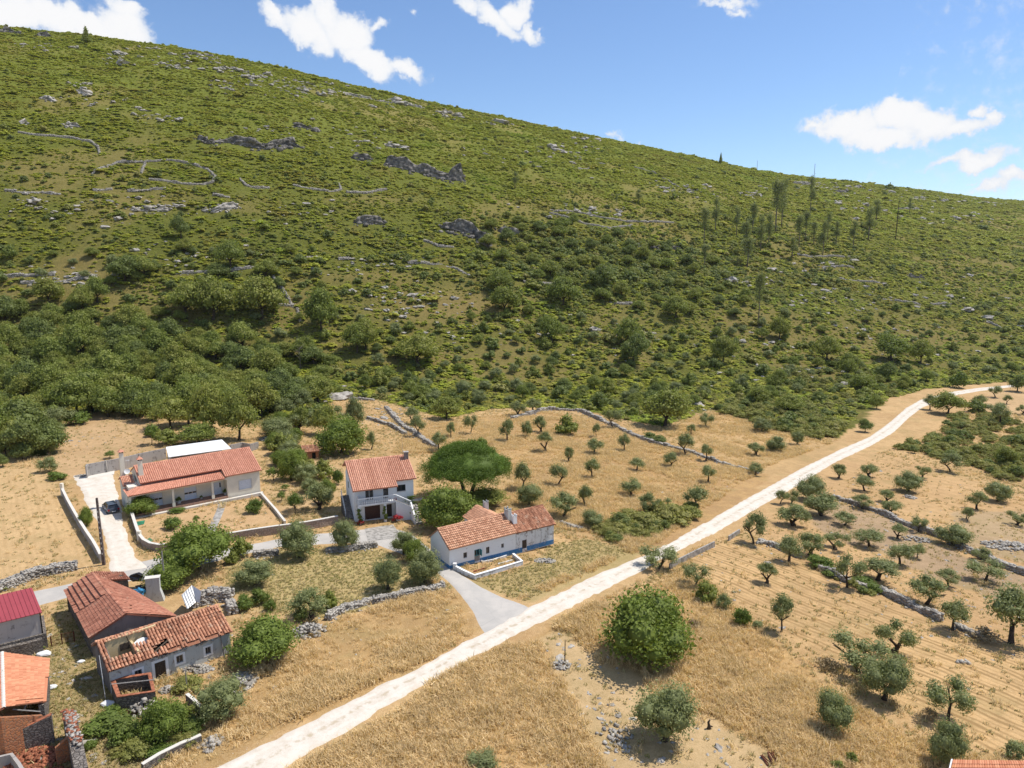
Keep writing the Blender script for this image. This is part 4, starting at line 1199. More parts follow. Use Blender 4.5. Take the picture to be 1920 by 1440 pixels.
_T = ['', 'first', 'second', 'third', 'fourth', 'fifth', 'sixth', 'seventh', 'eighth', 'ninth', 'tenth', 'eleventh', 'twelfth', 'thirteenth', 'fourteenth', 'fifteenth', 'sixteenth', 'seventeenth', 'eighteenth', 'nineteenth']
_X = {2: 'twent', 3: 'thirt', 4: 'fort'}
def nth(k):
    if k < 20: return _T[k]
    return _X[k // 10] + ('ieth' if k % 10 == 0 else 'y-' + _T[k % 10])
def wood(kinds, poly, spacing, maxn, seed, Wr, hr, place, group, nouns):
    """trees and shrubs of one stand; each label gives the row (nearest first) and the place in it"""
    Pn, cx, cy = poisson(poly, spacing, maxn, seed)
    ks = [pr.choice(kinds) for _ in Pn]
    ws = [pr.uniform(*Wr) for _ in Pn]
    for kd in sorted(set(ks)):
        ii = sorted([i for i in range(len(ks)) if ks[i] == kd], key=lambda i: -cy[i])
        per = 9
        nb = max(1, math.ceil(len(ii) / per))
        for b in range(nb):
            row_ = sorted(ii[b * per:(b + 1) * per], key=lambda i: cx[i])
            for j, i in enumerate(row_):
                big = 'wide' if ws[i] > Wr[0] + 0.72 * (Wr[1] - Wr[0]) else ('small' if ws[i] < Wr[0] + 0.25 * (Wr[1] - Wr[0]) else 'medium')
                lab = '%s %s, %s from left, %s row %s' % (big, nouns[kd], nth(j + 1), 'front' if b == 0 else nth(b + 1), place)
                plant(kd, Vector(Pn[i]), ws[i], ws[i] * pr.uniform(*hr), lab, nouns[kd] + 's ' + group)
NN = {'oak': 'oak', 'olive_big': 'grey olive', 'fig': 'leafy tree', 'shrub': 'round shrub', 'olive_bush': 'grey olive bush'}
wood(['oak'], [(-30, 600), (120, 575), (240, 618), (330, 640), (470, 655), (560, 660), (650, 700), (640, 740), (560, 770), (470, 785), (400, 790), (300, 775), (200, 785), (120, 790), (60, 850), (-30, 850)], 4.6, 150, 21, (6.0, 12.5), (0.62, 0.95), 'of the closed left wood', 'of the closed left wood', NN)
wood(['olive_big', 'fig', 'shrub'], [(498, 795), (560, 790), (572, 860), (610, 900), (645, 945), (600, 965), (560, 905), (525, 860)], 2.6, 20, 27, (3.0, 5.2), (0.7, 1.0), 'of the hedge between the houses', 'of the hedge between the houses', NN)
wood(['oak', 'shrub', 'olive_bush'], [(0, 770), (110, 770), (125, 800), (100, 850), (20, 870), (0, 850)], 3.6, 24, 28, (3.5, 6.0), (0.7, 1.0), 'of the clump above the left field', 'of the clump above the left field', NN)
wood(['oak', 'olive_big', 'shrub'], [(640, 700), (760, 705), (900, 730), (1050, 730), (1200, 700), (1330, 720), (1320, 775), (1240, 792), (1100, 764), (1000, 752), (900, 762), (840, 776), (780, 762), (700, 740)], 4.2, 70, 22, (3.6, 6.6), (0.65, 0.95), 'of the belt above the golden field', 'of the belt above the golden field', NN)
wood(['oak'], [(880, 420), (1000, 400), (1130, 440), (1290, 470), (1430, 520), (1380, 600), (1200, 590), (1050, 540), (930, 500)], 9, 60, 23, (6, 10), (0.6, 0.85), 'of the wooded hillside hollow', 'of the wooded hillside hollow', NN)
wood(['shrub', 'oak', 'olive_bush'], [(0, 480), (600, 470), (640, 640), (560, 650), (430, 630), (200, 580), (0, 580)], 9, 60, 24, (3.5, 6.5), (0.6, 0.9), 'of the terraces above the left wood', 'of the terraces above the left wood', NN)
wood(['shrub', 'oak', 'olive_bush'], [(660, 600), (1000, 590), (1300, 620), (1330, 700), (1000, 720), (700, 690)], 7.5, 80, 25, (3.0, 6.0), (0.6, 0.9), 'of the lower middle slope', 'of the lower middle slope', NN)
wood(['shrub', 'oak', 'olive_bush'], [(1330, 600), (1920, 560), (1920, 700), (1750, 715), (1640, 760), (1500, 760), (1340, 740)], 8.0, 110, 26, (3.4, 6.8), (0.55, 0.85), 'of the lower right slope', 'of the lower right slope', NN)
# --- single trees on the hillside
row('oak', 'solitary dark', 'oak tree', 'on the terrace strip above the left wood', R6, [(700, 592, 125, 120), (800, 598, 145, 155), (980, 592, 140, 165), (1205, 645, 150, 125)])
row('oak', 'solitary', 'oak tree', 'on the left hillside terraces', R6, [(310, 572, 95, 85), (365, 532, 85, 75), (470, 452, 88, 120), (540, 442, 72, 85), (185, 542, 95, 105), (1000, 442, 62, 82), (820, 442, 52, 72), (865, 405, 95, 95), (690, 352, 52, 62), (680, 292, 75, 62)])
row('oak', 'bright round', 'oak tree', 'above the middle of the picture, dense crown', R6, [(1568, 775, 115, 140)], gform=True)
row('oak', 'dark', 'oak tree', 'right of centre on the middle slope', R6, [(1340, 722, 102, 100), (1372, 715, 115, 92), (1872, 492, 78, 85), (1892, 575, 95, 105)])
row('oak', 'dark', 'oak tree', 'on the middle slope of the right half', R5, [(150, 885, 95, 85), (430, 895, 95, 95), (455, 965, 115, 105), (190, 742, 95, 115), (330, 682, 85, 95), (612, 792, 75, 85), (1002, 872, 75, 72), (790, 962, 95, 85), (1182, 952, 85, 95), (1262, 990, 65, 65), (1422, 952, 95, 115), (1532, 962, 85, 75)])
row('euca', 'tall thin', 'eucalyptus tree', 'in the grove high on the right hillside', R5, [(720, 522, 135, 52), (762, 472, 112, 50), (842, 482, 95, 50), (872, 562, 125, 60), (902, 472, 105, 52), (932, 542, 115, 60), (962, 522, 105, 50), (1075, 527, 115, 50), (1100, 502, 105, 42), (1165, 557, 115, 50), (1182, 502, 95, 42), (1130, 522, 85, 42), (1215, 522, 85, 42), (882, 602, 105, 70), (1050, 572, 75, 50), (722, 602, 85, 50)], gform=False)
row('euca', 'very tall dense', 'eucalyptus tree', 'at the top of the grove', R5, [(988, 470, 185, 75), (1010, 455, 160, 60)])
row('euca', 'single', 'eucalyptus tree', 'right of the grove on the green slope', R5, [(1118, 402, 125, 42), (1280, 522, 85, 50), (1335, 502, 112, 60), (1365, 432, 72, 60), (1490, 402, 52, 28)])
row('euca', 'lone tall', 'eucalyptus tree', 'below the grove, long bare trunk', R5, [(922, 822, 195, 62)])
row('euca', 'small', 'eucalyptus tree', 'on the bright slope left of the grove', R5, [(475, 362, 45, 42), (392, 363, 32, 22), (12, 306, 52, 42)])
row('conifer', 'small dark', 'conifer', 'on the skyline ridge in the middle', R5, [(638, 178, 34, 30), (722, 196, 24, 26), (782, 217, 38, 16)])
row('conifer', 'lone', 'conifer', 'on the left skyline in front of a cloud', R1, [(163, 82, 27, 20)])
row('shrub', 'tiny', 'shrub', 'on the skyline near the tall mast', R5, [(985, 243, 12, 16), (1022, 247, 14, 12), (1055, 251, 16, 16), (1090, 258, 12, 14), (1775, 338, 10, 8)])
# ------------------------------------------------------------------ dry stone walls, rocks, cliffs
def stone_shape(r, n):
    """n rough stones, returned as unit boxes with shaken corners (8 vertices each)"""
    base = np.array([(-1, -1, -1), (1, -1, -1), (1, 1, -1), (-1, 1, -1), (-1, -1, 1), (1, -1, 1), (1, 1, 1), (-1, 1, 1)], float) * 0.5
    V = base[None] * r.uniform(0.72, 1.12, (n, 8, 3))
    return V
_BF = np.array([(0, 3, 2, 1), (4, 5, 6, 7), (0, 1, 5, 4), (1, 2, 6, 5), (2, 3, 7, 6), (3, 0, 4, 7)])

def place_stones(C, S, rz, r, tiltamt=0.25):
    n = len(C)
    V = stone_shape(r, n) * S[:, None, :]
    tx = r.normal(0, tiltamt, n)
    c, s = np.cos(tx)[:, None], np.sin(tx)[:, None]
    y = V[:, :, 1] * c - V[:, :, 2] * s; z = V[:, :, 1] * s + V[:, :, 2] * c
    V[:, :, 1] = y; V[:, :, 2] = z
    c, s = np.cos(rz)[:, None], np.sin(rz)[:, None]
    x = V[:, :, 0] * c - V[:, :, 1] * s; y = V[:, :, 0] * s + V[:, :, 1] * c
    V[:, :, 0] = x; V[:, :, 1] = y
    V = V + C[:, None, :]
    Fq = (_BF[None] + (np.arange(n) * 8)[:, None, None]).reshape(-1, 4)
    return V.reshape(-1, 3), Fq

def world_path(pts, step_):
    P_ = unproj([p[0] for p in pts], [p[1] for p in pts])[:, :2]
    ds = np.concatenate([[0], np.cumsum(np.linalg.norm(np.diff(P_, axis=0), axis=1))])
    n = max(2, int(ds[-1] / step_))
    t = np.linspace(0, ds[-1], n)
    return np.stack([np.interp(t, ds, P_[:, 0]), np.interp(t, ds, P_[:, 1])], 1), ds[-1]

def reg(items, g):
    return [(x / g[2] + g[0], y / g[2] + g[1]) for x, y in items]

rw = np.random.default_rng(31)
LINES = []
def dry_wall(pts, h, th, st, label, spill=0.35, group='dry stone walls', gap=0.0):
    """tumbledown wall of loose stones along a line on the ground"""
    Q, L = world_path(pts, st * 0.8)
    LINES.append(Q[::3])
    Cs = []; Ss = []; Rz = []
    n = len(Q)
    for i in range(n):
        d = Q[min(i + 1, n - 1)] - Q[max(i - 1, 0)]
        a = math.atan2(d[1], d[0]); nx, ny = -math.sin(a), math.cos(a)
        hh = h * (0.55 + 0.75 * float(vnoise(np.array(i * st * 0.35), np.array(L), 3)))
        if gap and float(vnoise(np.array(i * st * 0.12), np.array(L * 1.7), 9)) < gap: hh *= 0.25
        for lv in range(max(1, int(round(hh / (st * 0.6))))):
            z = (lv + 0.4) * st * 0.6
            wv = th * (1 - 0.35 * z / max(h, 0.1)) / 2
            k = 3 if th > 1.6 * st else 2
            for q in range(k):
                off = (-1 + 2 * q / max(1, k - 1)) * wv * 0.85 + rw.normal(0, 0.05)
                Cs.append((Q[i, 0] + nx * off + rw.normal(0, st * 0.12), Q[i, 1] + ny * off + rw.normal(0, st * 0.12), z + rw.normal(0, 0.03)))
                Ss.append((st * rw.uniform(0.7, 1.5), st * rw.uniform(0.7, 1.2), st * rw.uniform(0.5, 0.85))); Rz.append(a + rw.normal(0, 0.35))
        if rw.random() < spill:
            off = rw.choice([-1, 1]) * th * rw.uniform(0.6, 1.8)
            Cs.append((Q[i, 0] + nx * off, Q[i, 1] + ny * off, st * 0.15)); Ss.append((st * rw.uniform(0.5, 1.1),) * 2 + (st * 0.5,)); Rz.append(rw.uniform(0, 3))
    C = np.array(Cs); C[:, 2] += terrain(C[:, 0], C[:, 1])
    V, Fq = place_stones(C, np.array(Ss), np.array(Rz), rw)
    base = C.mean(0); base[2] = tz(base[0], base[1])
    e = empty('dry_stone_wall', tuple(base)); tag(e, label, 'stone wall', group)
    me = np_mesh('stones', V - base[None], Fq, M['rock'], var=np.repeat(rw.uniform(0, 1, len(C)), 6))
    o = link(bpy.data.objects.new('stones', me), e); o['kind'] = 'stuff'
    return e

def stone_heap(px, py, w, d_, h, st, label, n=None, group=None, name='stone_heap', mat='rock'):
    P = gp(px, py)
    n = n or int(w * d_ / (st * st) * 1.6)
    a = rw.uniform(0, 6.28, n); rr = np.sqrt(rw.uniform(0, 1, n))
    X = P.x + rr * np.cos(a) * w / 2; Y = P.y + rr * np.sin(a) * d_ / 2
    Z = terrain(X, Y) + h * (1 - rr ** 1.5) * rw.uniform(0.2, 1, n) + st * 0.1
    C = np.stack([X, Y, Z], 1)
    S = np.stack([st * rw.uniform(0.5, 1.5, n), st * rw.uniform(0.5, 1.2, n), st * rw.uniform(0.35, 0.8, n)], 1)
    V, Fq = place_stones(C, S, rw.uniform(0, 6.28, n), rw, 0.5)
    e = empty(name, tuple(P)); tag(e, label, 'stone heap', group)
    me = np_mesh('stones', V - np.array(P)[None], Fq, M[mat], var=np.repeat(rw.uniform(0, 1, n), 6))
    o = link(bpy.data.objects.new('stones', me), e); o['kind'] = 'stuff'
    return e

# walls of the valley
dry_wall(reg([(230, 180), (262, 215), (310, 268), (380, 312), (430, 352), (482, 388)], RC), 0.9, 1.0, 0.42, 'tumbledown stone wall running down between the house field and golden field')
dry_wall(reg([(880, 235), (960, 215), (1050, 188), (1140, 190), (1230, 195), (1290, 222), (1420, 282), (1500, 322), (1600, 358), (1700, 388), (1850, 424)], RC), 0.9, 1.0, 0.45, 'long pale stone wall along the top of the golden field')
dry_wall([(1300, 850), (1360, 872), (1420, 888)], 0.6, 0.7, 0.35, 'low stone line below the small clearing beside the track')
dry_wall(reg([(600, 942), (700, 968), (800, 1003), (900, 1033), (1000, 1078), (1100, 1122), (1250, 1180), (1400, 1235), (1540, 1312)], RA), 0.9, 0.8, 0.34, 'grey stone wall along the far side of the grey-brown bare plot')
dry_wall([(1817, 1035), (1860, 1053), (1900, 1070), (1960, 1092)], 0.9, 0.9, 0.42, 'stone wall leaving the photo at the right edge below the dense olive')
dry_wall(reg([(600, 198), (700, 238), (790, 280)], RB), 0.7, 0.7, 0.38, 'short stone wall right of the short concrete wall')
dry_wall(reg([(905, 345), (1000, 390), (1100, 425), (1200, 450), (1300, 503), (1400, 548), (1500, 598)], RB), 0.85, 0.8, 0.32, 'dry stone wall crossing the mown slope below the spreading olives')
dry_wall(reg([(1590, 630), (1660, 665), (1725, 695)], RB), 0.5, 0.7, 0.4, 'broken wall remains beside the dry bush strip at right')
dry_wall(reg([(830, 700), (860, 668), (950, 628), (1100, 582), (1250, 558), (1400, 522), (1540, 495), (1650, 462)], RE), 0.7, 0.8, 0.30, 'stone terrace wall between the weedy plot and the golden grass')
dry_wall(reg([(300, 245), (370, 238), (460, 232)], RE), 0.7, 0.8, 0.34, 'low stone wall right of the huge carob')
dry_wall(reg([(820, 212), (960, 205), (1060, 190), (1165, 172)], RE), 0.8, 0.8, 0.34, 'low stone wall under the olive before the concrete yard')
dry_wall(reg([(-60, 262), (30, 232), (130, 190), (250, 152), (380, 118), (515, 92)], RF), 1.2, 1.5, 0.30, 'thick stone wall along the lower edge of the pale left field')
dry_wall(reg([(1300, 345), (1400, 315), (1480, 300), (1560, 300)], RF), 1.2, 1.8, 0.36, 'broad heaped stone wall behind the ruined cottage')
dry_wall(reg([(1555, 345), (1575, 400)], RF), 1.2, 1.0, 0.36, 'short stone wall at the right end of the ruined cottage')
dry_wall([(590, 742), (640, 745), (700, 752)], 0.7, 0.8, 0.4, 'pale terrace wall on the slope behind the brick hut')
dry_wall([(690, 785), (735, 800), (760, 815)], 0.8, 0.8, 0.4, 'short tumbled wall above the two-storey house')
dry_wall([(1010, 975), (1050, 980), (1088, 993)], 0.4, 0.7, 0.34, 'low stones behind the right end of the cottage')
stone_heap(580, 1185, 3.6, 3.0, 0.9, 0.34, 'pale heap of field stones right of the broad fig tree')
stone_heap(452, 1280, 2.8, 3.6, 0.5, 0.32, 'spilled white stones above the grey-green round olive')
stone_heap(1052, 1248, 1.9, 1.6, 0.4, 0.3, 'small pile of stones around the thin post')
stone_heap(1150, 1382, 3.4, 4.2, 0.15, 0.30, 'scattered flat stones left of the biggest dark olive', n=55)
stone_heap(1117, 1177, 2.0, 1.6, 0.3, 0.26, 'pinkish pile of rubble left of the broad fig tree')
stone_heap(1021, 1052, 3.0, 1.6, 0.3, 0.26, 'stone rubble at the right corner of the white cottage')
stone_heap(505, 825, 4.5, 3.5, 0.8, 0.4, 'white rubble heap behind the right end of the bungalow')
stone_heap(1706, 933, 2.4, 2.4, 0.25, 0.4, 'white stones under the wide olive in the mown field', n=34)
stone_heap(1719, 1012, 4.5, 3.0, 0.3, 0.45, 'white stones in the right part of the bare plot', n=36)
stone_heap(1893, 1025, 9, 5, 0.3, 0.5, 'spread of white stones near the right photo edge', n=150)
stone_heap(1432, 1020, 2.5, 1.5, 0.3, 0.4, 'white stones in the forked olives of the bare plot', n=20)
stone_heap(1807, 1243, 1.8, 0.9, 0.12, 0.4, 'two white limestone slabs lying on the mown slope', n=7)
stone_heap(155, 893, 2.6, 1.8, 0.3, 0.3, 'rubble beside the end of the grey block wall', n=70)
stone_heap(367, 1255, 3.6, 1.6, 0.35, 0.25, 'white and red rubble in front of the ruined cottage windows')
stone_heap(313, 1294, 1.4, 1.2, 0.3, 0.24, 'white rubble right of the roofless pen')
stone_heap(272, 1332, 3.2, 2.2, 1.0, 0.34, 'grey stone heap below the roofless pen')
stone_heap(398, 1395, 1.6, 2.2, 0.4, 0.3, 'grey rubble beside the long low wall at the bottom')
stone_heap(607, 888, 2.0, 1.4, 0.3, 0.25, 'white stones left of the two-storey house')

# enclosures and terrace walls on the hillside
R4 = (0, 0, 2.0)
hw = [([(70, 497), (130, 507), (200, 512), (280, 520), (340, 532), (368, 552), (375, 580)], R4, 'curved stone wall of the upper left hillside enclosure'),
 ([(345, 655), (380, 632), (440, 610), (540, 607), (640, 602), (720, 617), (780, 637), (808, 662), (800, 682), (760, 694), (700, 692), (640, 682), (560, 677)], R4, 'oval stone enclosure wall on the left hillside'),
 ([(545, 607), (530, 650)], R4, 'short cross wall inside the oval hillside enclosure'),
 ([(900, 675), (920, 696), (960, 706), (1010, 706)], R4, 'hook-shaped stone wall right of the oval enclosure'),
 ([(1100, 696), (1180, 711), (1240, 719), (1280, 713), (1270, 690)], R4, 'second hook-shaped stone wall further right'),
 ([(20, 715), (80, 722), (150, 722), (225, 730)], R4, 'straight terrace wall at the left edge of the hillside'),
 ([(350, 715), (420, 712)], R4, 'short terrace wall left below the oval enclosure'), ([(480, 718), (620, 710)], R4, 'terrace wall right below the oval enclosure'),
 ([(1300, 722), (1370, 726), (1450, 712)], R4, 'terrace wall between the hooks and the cliff'),
 ([(0, 437), (100, 436), (205, 432)], R6, 'long pale terrace wall above the left wood'), ([(80, 462), (200, 460), (330, 440)], R6, 'second pale terrace wall above the left wood'),
 ([(865, 416), (910, 410), (962, 402)], R6, 'stone wall right of the round dark oak'), ([(650, 426), (720, 424), (785, 420)], R6, 'stone wall left of the round dark oak'),
 ([(1025, 440), (1060, 490), (1085, 530), (1102, 552)], R6, 'steep stone wall running down beside the solitary oaks'), ([(1040, 545), (1100, 548)], R6, 'foot of the steep wall beside the oaks'), ([(1115, 560), (1125, 605)], R6, 'lower piece of the steep stone wall'),
 ([(1590, 305), (1640, 322), (1700, 330)], R6, 'terrace wall under the dark cliff'), ([(1530, 386), (1650, 391), (1700, 405), (1760, 432)], R6, 'long terrace wall right of the hillside centre'),
 ([(1140, 365), (1190, 362)], R6, 'small pale wall left of centre'), ([(1270, 372), (1330, 370)], R6, 'small pale wall near centre'), ([(1170, 408), (1205, 430)], R6, 'slanting pale wall near centre'),
 ([(800, 130), (860, 140)], R6, 'rough wall below the oval enclosure'),
 ([(145, 395), (190, 392), (240, 396), (330, 416), (440, 431), (520, 432), (605, 436)], R5, 'long stone wall across the middle of the hillside'), ([(142, 400), (250, 431), (360, 456), (450, 448)], R5, 'lower arm of the long middle hillside wall'),
 ([(45, 660), (140, 665), (210, 662)], R5, 'pale wall left of the lower middle slope'), ([(370, 738), (450, 741)], R5, 'straight pale wall in the middle slope'), ([(470, 848), (540, 850)], R5, 'straight pale wall above the middle trees'),
 ([(1070, 555), (1180, 562), (1270, 566)], R5, 'terrace wall below the eucalyptus grove'), ([(1165, 602), (1280, 604)], R5, 'second terrace wall below the grove'), ([(1220, 645), (1380, 660)], R5, 'third terrace wall below the grove'), ([(1570, 742), (1645, 742)], R5, 'pale wall on the right slope'), ([(1390, 722), (1530, 742)], R5, 'long low wall on the right slope'), ([(1780, 805), (1840, 835)], R5, 'slanting wall near the right edge'),
 ([(245, 235), (290, 232)], R5, 'little wall high on the bright slope'), ([(565, 270), (600, 290), (630, 302)], R5, 'slanting wall high on the bright slope'), ([(460, 228), (540, 252)], R5, 'upper slanting wall on the bright slope')]
for pts, g, lab in hw:
    dry_wall(reg(pts, g), 0.95, 0.8, 0.45, lab, spill=0.35, group='dry stone walls on the hillside', gap=0.25)

# cliffs and outcrops
def rock_mesh(name, r, sx, sy, sz, mat, n=10, rough=0.34):
    me = bpy.data.meshes.new(name)
    import bmesh
    bm = bmesh.new()
    bmesh.ops.create_icosphere(bm, subdivisions=2, radius=0.5)
    for v in bm.verts:
        p = np.array(v.co)
        k = 1 + rough * (float(vnoise(np.array(p[0] * 5 + 9.1 * r.random() * 0 + sx), np.array(p[1] * 5 + p[2] * 7 + sy * 3), int(sz * 77) % 97)) - 0.5) * 2
        v.co = Vector((p[0] * sx * k, p[1] * sy * k, p[2] * sz * k))
    bm.to_mesh(me); bm.free()
    me.materials.append(mat)
    return me
rr_ = np.random.default_rng(5)
ROCKS = [rock_mesh('rock', rr_, 1 + 0.1 * i, 0.9 + 0.07 * i, 0.7 + 0.06 * i, M['rock'], rough=0.55) for i in range(6)]

def ico():
    import bmesh
    bm = bmesh.new(); bmesh.ops.create_icosphere(bm, subdivisions=2, radius=0.5)
    V = np.array([v.co[:] for v in bm.verts]); Fq = np.array([[v.index for v in f.verts] for f in bm.faces]); bm.free()
    return V, Fq
IV, IF = ico()
def crag(pts, hgt, n, label, mat='cliff', wd=2.2, name='rock_crag'):
    """rock face breaking out of the slope: a jagged curtain with a rough top that runs back into the hill, and fallen blocks"""
    Q, L = world_path(pts, 0.55)
    for v in (0.5, 2.0, 4.0, 6.0):
        if v < hgt + 1: LINES.append(Q[::3] + [0, -v])
    m = len(Q); s = np.arange(m) * 0.55; K = 9
    ramp = np.clip(np.minimum(s, s[-1] - s) / 3.0, 0.12, 1)
    hh = hgt * ramp * 1.35 * np.clip(0.35 + 1.9 * (fbm(s / 12 + L, s * 0 + 3.3, 6, 2) - 0.30), 0.32, 0.92) * (0.90 + 0.20 * vnoise(s / 3.0, s * 0 + L, 9))
    d = np.gradient(Q, axis=0); d /= np.linalg.norm(d, axis=1)[:, None] + 1e-9
    nrm = np.stack([d[:, 1], -d[:, 0]], 1); nrm[nrm[:, 1] > 0] *= -1          # out of the hill, downslope
    V = []
    for k in range(K + 3):
        f = min(k / K, 1.0)
        back = 0.0 if k <= K else (k - K) * 1.6
        z = hh * f
        off = 0.55 * hgt * 0.3 * (1 - f) + 1.5 * (fbm(s / 1.7 + 5, z / 1.3 + k * 0.31, 31, 3) - 0.5) * min(1, hgt / 4) * 2 + 0.9 * (np.floor(vnoise(s / 2.6, z / 2.0, 12) * 4) / 4 - 0.4) - back
        X_ = Q[:, 0] + nrm[:, 0] * off; Y_ = Q[:, 1] + nrm[:, 1] * off
        base = terrain(Q[:, 0], Q[:, 1])
        zz = base - 0.6 + z if k <= K else np.maximum(terrain(X_, Y_) - 0.15, base + hh - 0.6 - 0.5 * hh * (k - K) / 2)
        V.append(np.stack([X_, Y_, zz], 1))
    V = np.stack(V, 1).reshape(-1, 3); R_ = K + 3
    ii = np.array([i * R_ + k for i in range(m - 1) for k in range(R_ - 1)])
    Fq = np.stack([ii, ii + R_, ii + R_ + 1, ii + 1], 1)
    Fs = np.concatenate([Fq[:, [0, 1, 2]], Fq[:, [0, 2, 3]]])
    nb = int(m * 0.8)
    j = rr_.integers(0, m, nb); bo = rr_.uniform(-2.5, 2.0 + hgt * 0.4, nb); sz_ = rr_.lognormal(-0.45, 0.5, nb) * min(1.3, 0.5 + hgt * 0.12)
    bx = Q[j, 0] + nrm[j, 0] * bo; by = Q[j, 1] + nrm[j, 1] * bo
    V2, F2_ = place_stones(np.stack([bx, by, terrain(bx, by) + sz_ * 0.15 + np.where(bo < 0, hh[j] * 0.5, 0)], 1), np.stack([sz_ * 1.5, sz_ * 1.2, sz_ * 0.9], 1), rr_.uniform(0, 3, nb), rr_, 0.3)
    F2t = np.concatenate([F2_[:, [0, 1, 2]], F2_[:, [0, 2, 3]]])
    c = V.mean(0)
    e = empty(name, tuple(c)); tag(e, label, 'rock outcrop', 'rock bands on the hillside')
    me = np_mesh('rocks', np.concatenate([V, V2]) - c[None], np.concatenate([Fs, F2t + len(V)]), M[mat]); o = link(bpy.data.objects.new('rocks', me), e); o['kind'] = 'stuff'
    return e
crag(reg([(1440, 612), (1500, 628), (1560, 642), (1620, 660), (1680, 672), (1745, 678)], R4), 11.0, 3, 'big grey cliff with a dark overhang on the middle hillside')
crag(reg([(735, 520), (780, 535), (850, 535), (930, 548), (1000, 558), (1080, 548), (1140, 556)], R4), 4.5, 2, 'long broken rock band above the oval enclosure')
crag(reg([(1650, 250), (1720, 262), (1780, 280), (1830, 325)], R6), 8.0, 3, 'dark cliff above the wooded hollow')
crag(reg([(1860, 265), (1920, 275), (1960, 282)], R6), 3.5, 2, 'dark rock face right of the hollow cliff')
crag(reg([(1320, 235), (1380, 238), (1450, 240)], R6), 4.5, 2, 'small blue-grey cliff left of the hollow')
crag(reg([(1310, 592), (1400, 600)], R4), 4.0, 2, 'rocks left of the big grey cliff')
crag(reg([(1100, 475), (1160, 482), (1210, 492)], R4), 3.5, 2, 'rocky ledge above the long rock band')
crag(reg([(1440, 545), (1490, 552)], R4), 3.0, 2, 'light rocks above the big grey cliff', mat='rock')
crag(reg([(235, 470), (310, 475)], R4), 4.0, 2, 'pinkish rock face on the upper left hillside', mat='rock')
crag([(40, 232), (52, 230)], 5.0, 2, 'single upright boulder on the upper left hillside', mat='rock', wd=1.0)
crag(reg([(165, 365), (200, 380)], R4), 4.0, 2, 'stacked boulders on the upper left hillside', mat='rock')
crag(reg([(0, 118), (45, 122), (90, 128)], R4), 4.5, 2, 'rocky knob on the skyline at the left edge', mat='cliff')
crag(reg([(125, 132), (195, 137)], R4), 3.5, 2, 'second rocky knob under the left skyline', mat='cliff')
crag(reg([(470, 180 + 5), (560, 190), (650, 190)], R6), 2.6, 2, 'pinkish terraced rock under the oval enclosure', mat='rock')
crag(reg([(740, 185), (800, 195), (900, 175)], R6), 3.2, 2, 'pale rock face in the left middle slope', mat='rock')
crag(reg([(1230, 345), (1300, 355), (1400, 375), (1500, 388), (1590, 408)], R4), 2.2, 1, 'long ridge of pale rocks under the skyline', mat='rock')
crag(reg([(1215, 320), (1262, 322)], R5), 4.5, 3, 'dark rock knob on the right hillside')
crag(reg([(1050, 285), (1100, 292), (1145, 292)], R5), 3.0, 1, 'grey rocks near the mast on the right ridge', mat='rock')
crag(reg([(440, 520), (520, 528), (640, 540)], R5), 3.0, 2, 'reddish rock face below the long middle wall')
crag(reg([(1480, 635), (1545, 640)], R5), 3.5, 2, 'dark rock spot on the right lower slope')
crag(reg([(1440, 370 + 12), (1530, 385)], R5), 2.0, 1, 'grey ledge on the far right slope', mat='rock')

# loose boulders: clusters as seen, joined into one uncountable scatter
bp = []
def boulders(cx, cy, rx, ry, n):
    x = rr_.normal(cx, rx / 2, n); y = rr_.normal(cy, ry / 2, n)
    ok = y > np.interp(x, [a for a, b in SKYL], [b for a, b in SKYL]) + 3
    bp.append(np.stack([x[ok], y[ok]], 1))
for c in [(150, 165, 30, 14, 14), (190, 190, 60, 16, 26), (270, 150 - 62, 40, 6, 10), (410, 82 + 24, 50, 10, 36), (420, 162, 40, 12, 20), (225, 112, 35, 14, 26), (330, 122, 60, 12, 34), (420, 132, 40, 12, 26), (490, 150, 50, 14, 38), (560, 160, 60, 12, 36),
          (600, 172, 80, 14, 48), (370, 104, 40, 6, 22), (270, 215, 30, 14, 18), (310, 228, 30, 10, 14), (500, 245, 60, 12, 14), (850, 215, 60, 10, 26), (945, 232, 30, 6, 14), (770, 190, 70, 12, 26), (640, 250, 120, 20, 20), (700, 275, 60, 20, 16),
          (80, 90, 30, 14, 12), (40, 85, 14, 5, 6), (135, 90, 10, 5, 6), (930, 285, 160, 30, 24), (1050, 280, 70, 12, 22), (1120, 262, 60, 6, 18), (1080, 305, 60, 20, 14), (1300, 360, 50, 12, 30), (1250, 350, 40, 10, 18), (1410, 365, 22, 7, 22),
          (1560, 350, 120, 8, 60), (1660, 358, 120, 8, 60), (1760, 372, 100, 8, 50), (1850, 380, 80, 8, 36), (1560, 380, 60, 12, 30), (1700, 395, 120, 20, 50), (1820, 410, 90, 16, 40), (1100, 400, 120, 14, 30),
          (300, 385, 100, 16, 40), (180, 400, 120, 30, 30), (60, 380, 60, 30, 22), (560, 400, 90, 30, 24), (350, 480, 160, 30, 40), (130, 520, 120, 20, 50), (760, 560, 130, 30, 60), (700, 500, 130, 20, 40), (900, 620, 160, 40, 50),
          (1150, 640, 160, 40, 50), (1420, 530, 60, 12, 26), (1520, 500, 110, 20, 36), (1580, 560, 160, 30, 60), (1700, 640, 160, 40, 60), (1380, 640, 160, 50, 40), (640, 740, 50, 16, 40), (730, 780, 60, 16, 30), (1270, 770, 60, 14, 20), (1450, 700, 200, 30, 40), (1800, 560, 120, 40, 40)]:
    boulders(*c)
bq = np.concatenate(bp)
PB = unproj(bq[:, 0], bq[:, 1])
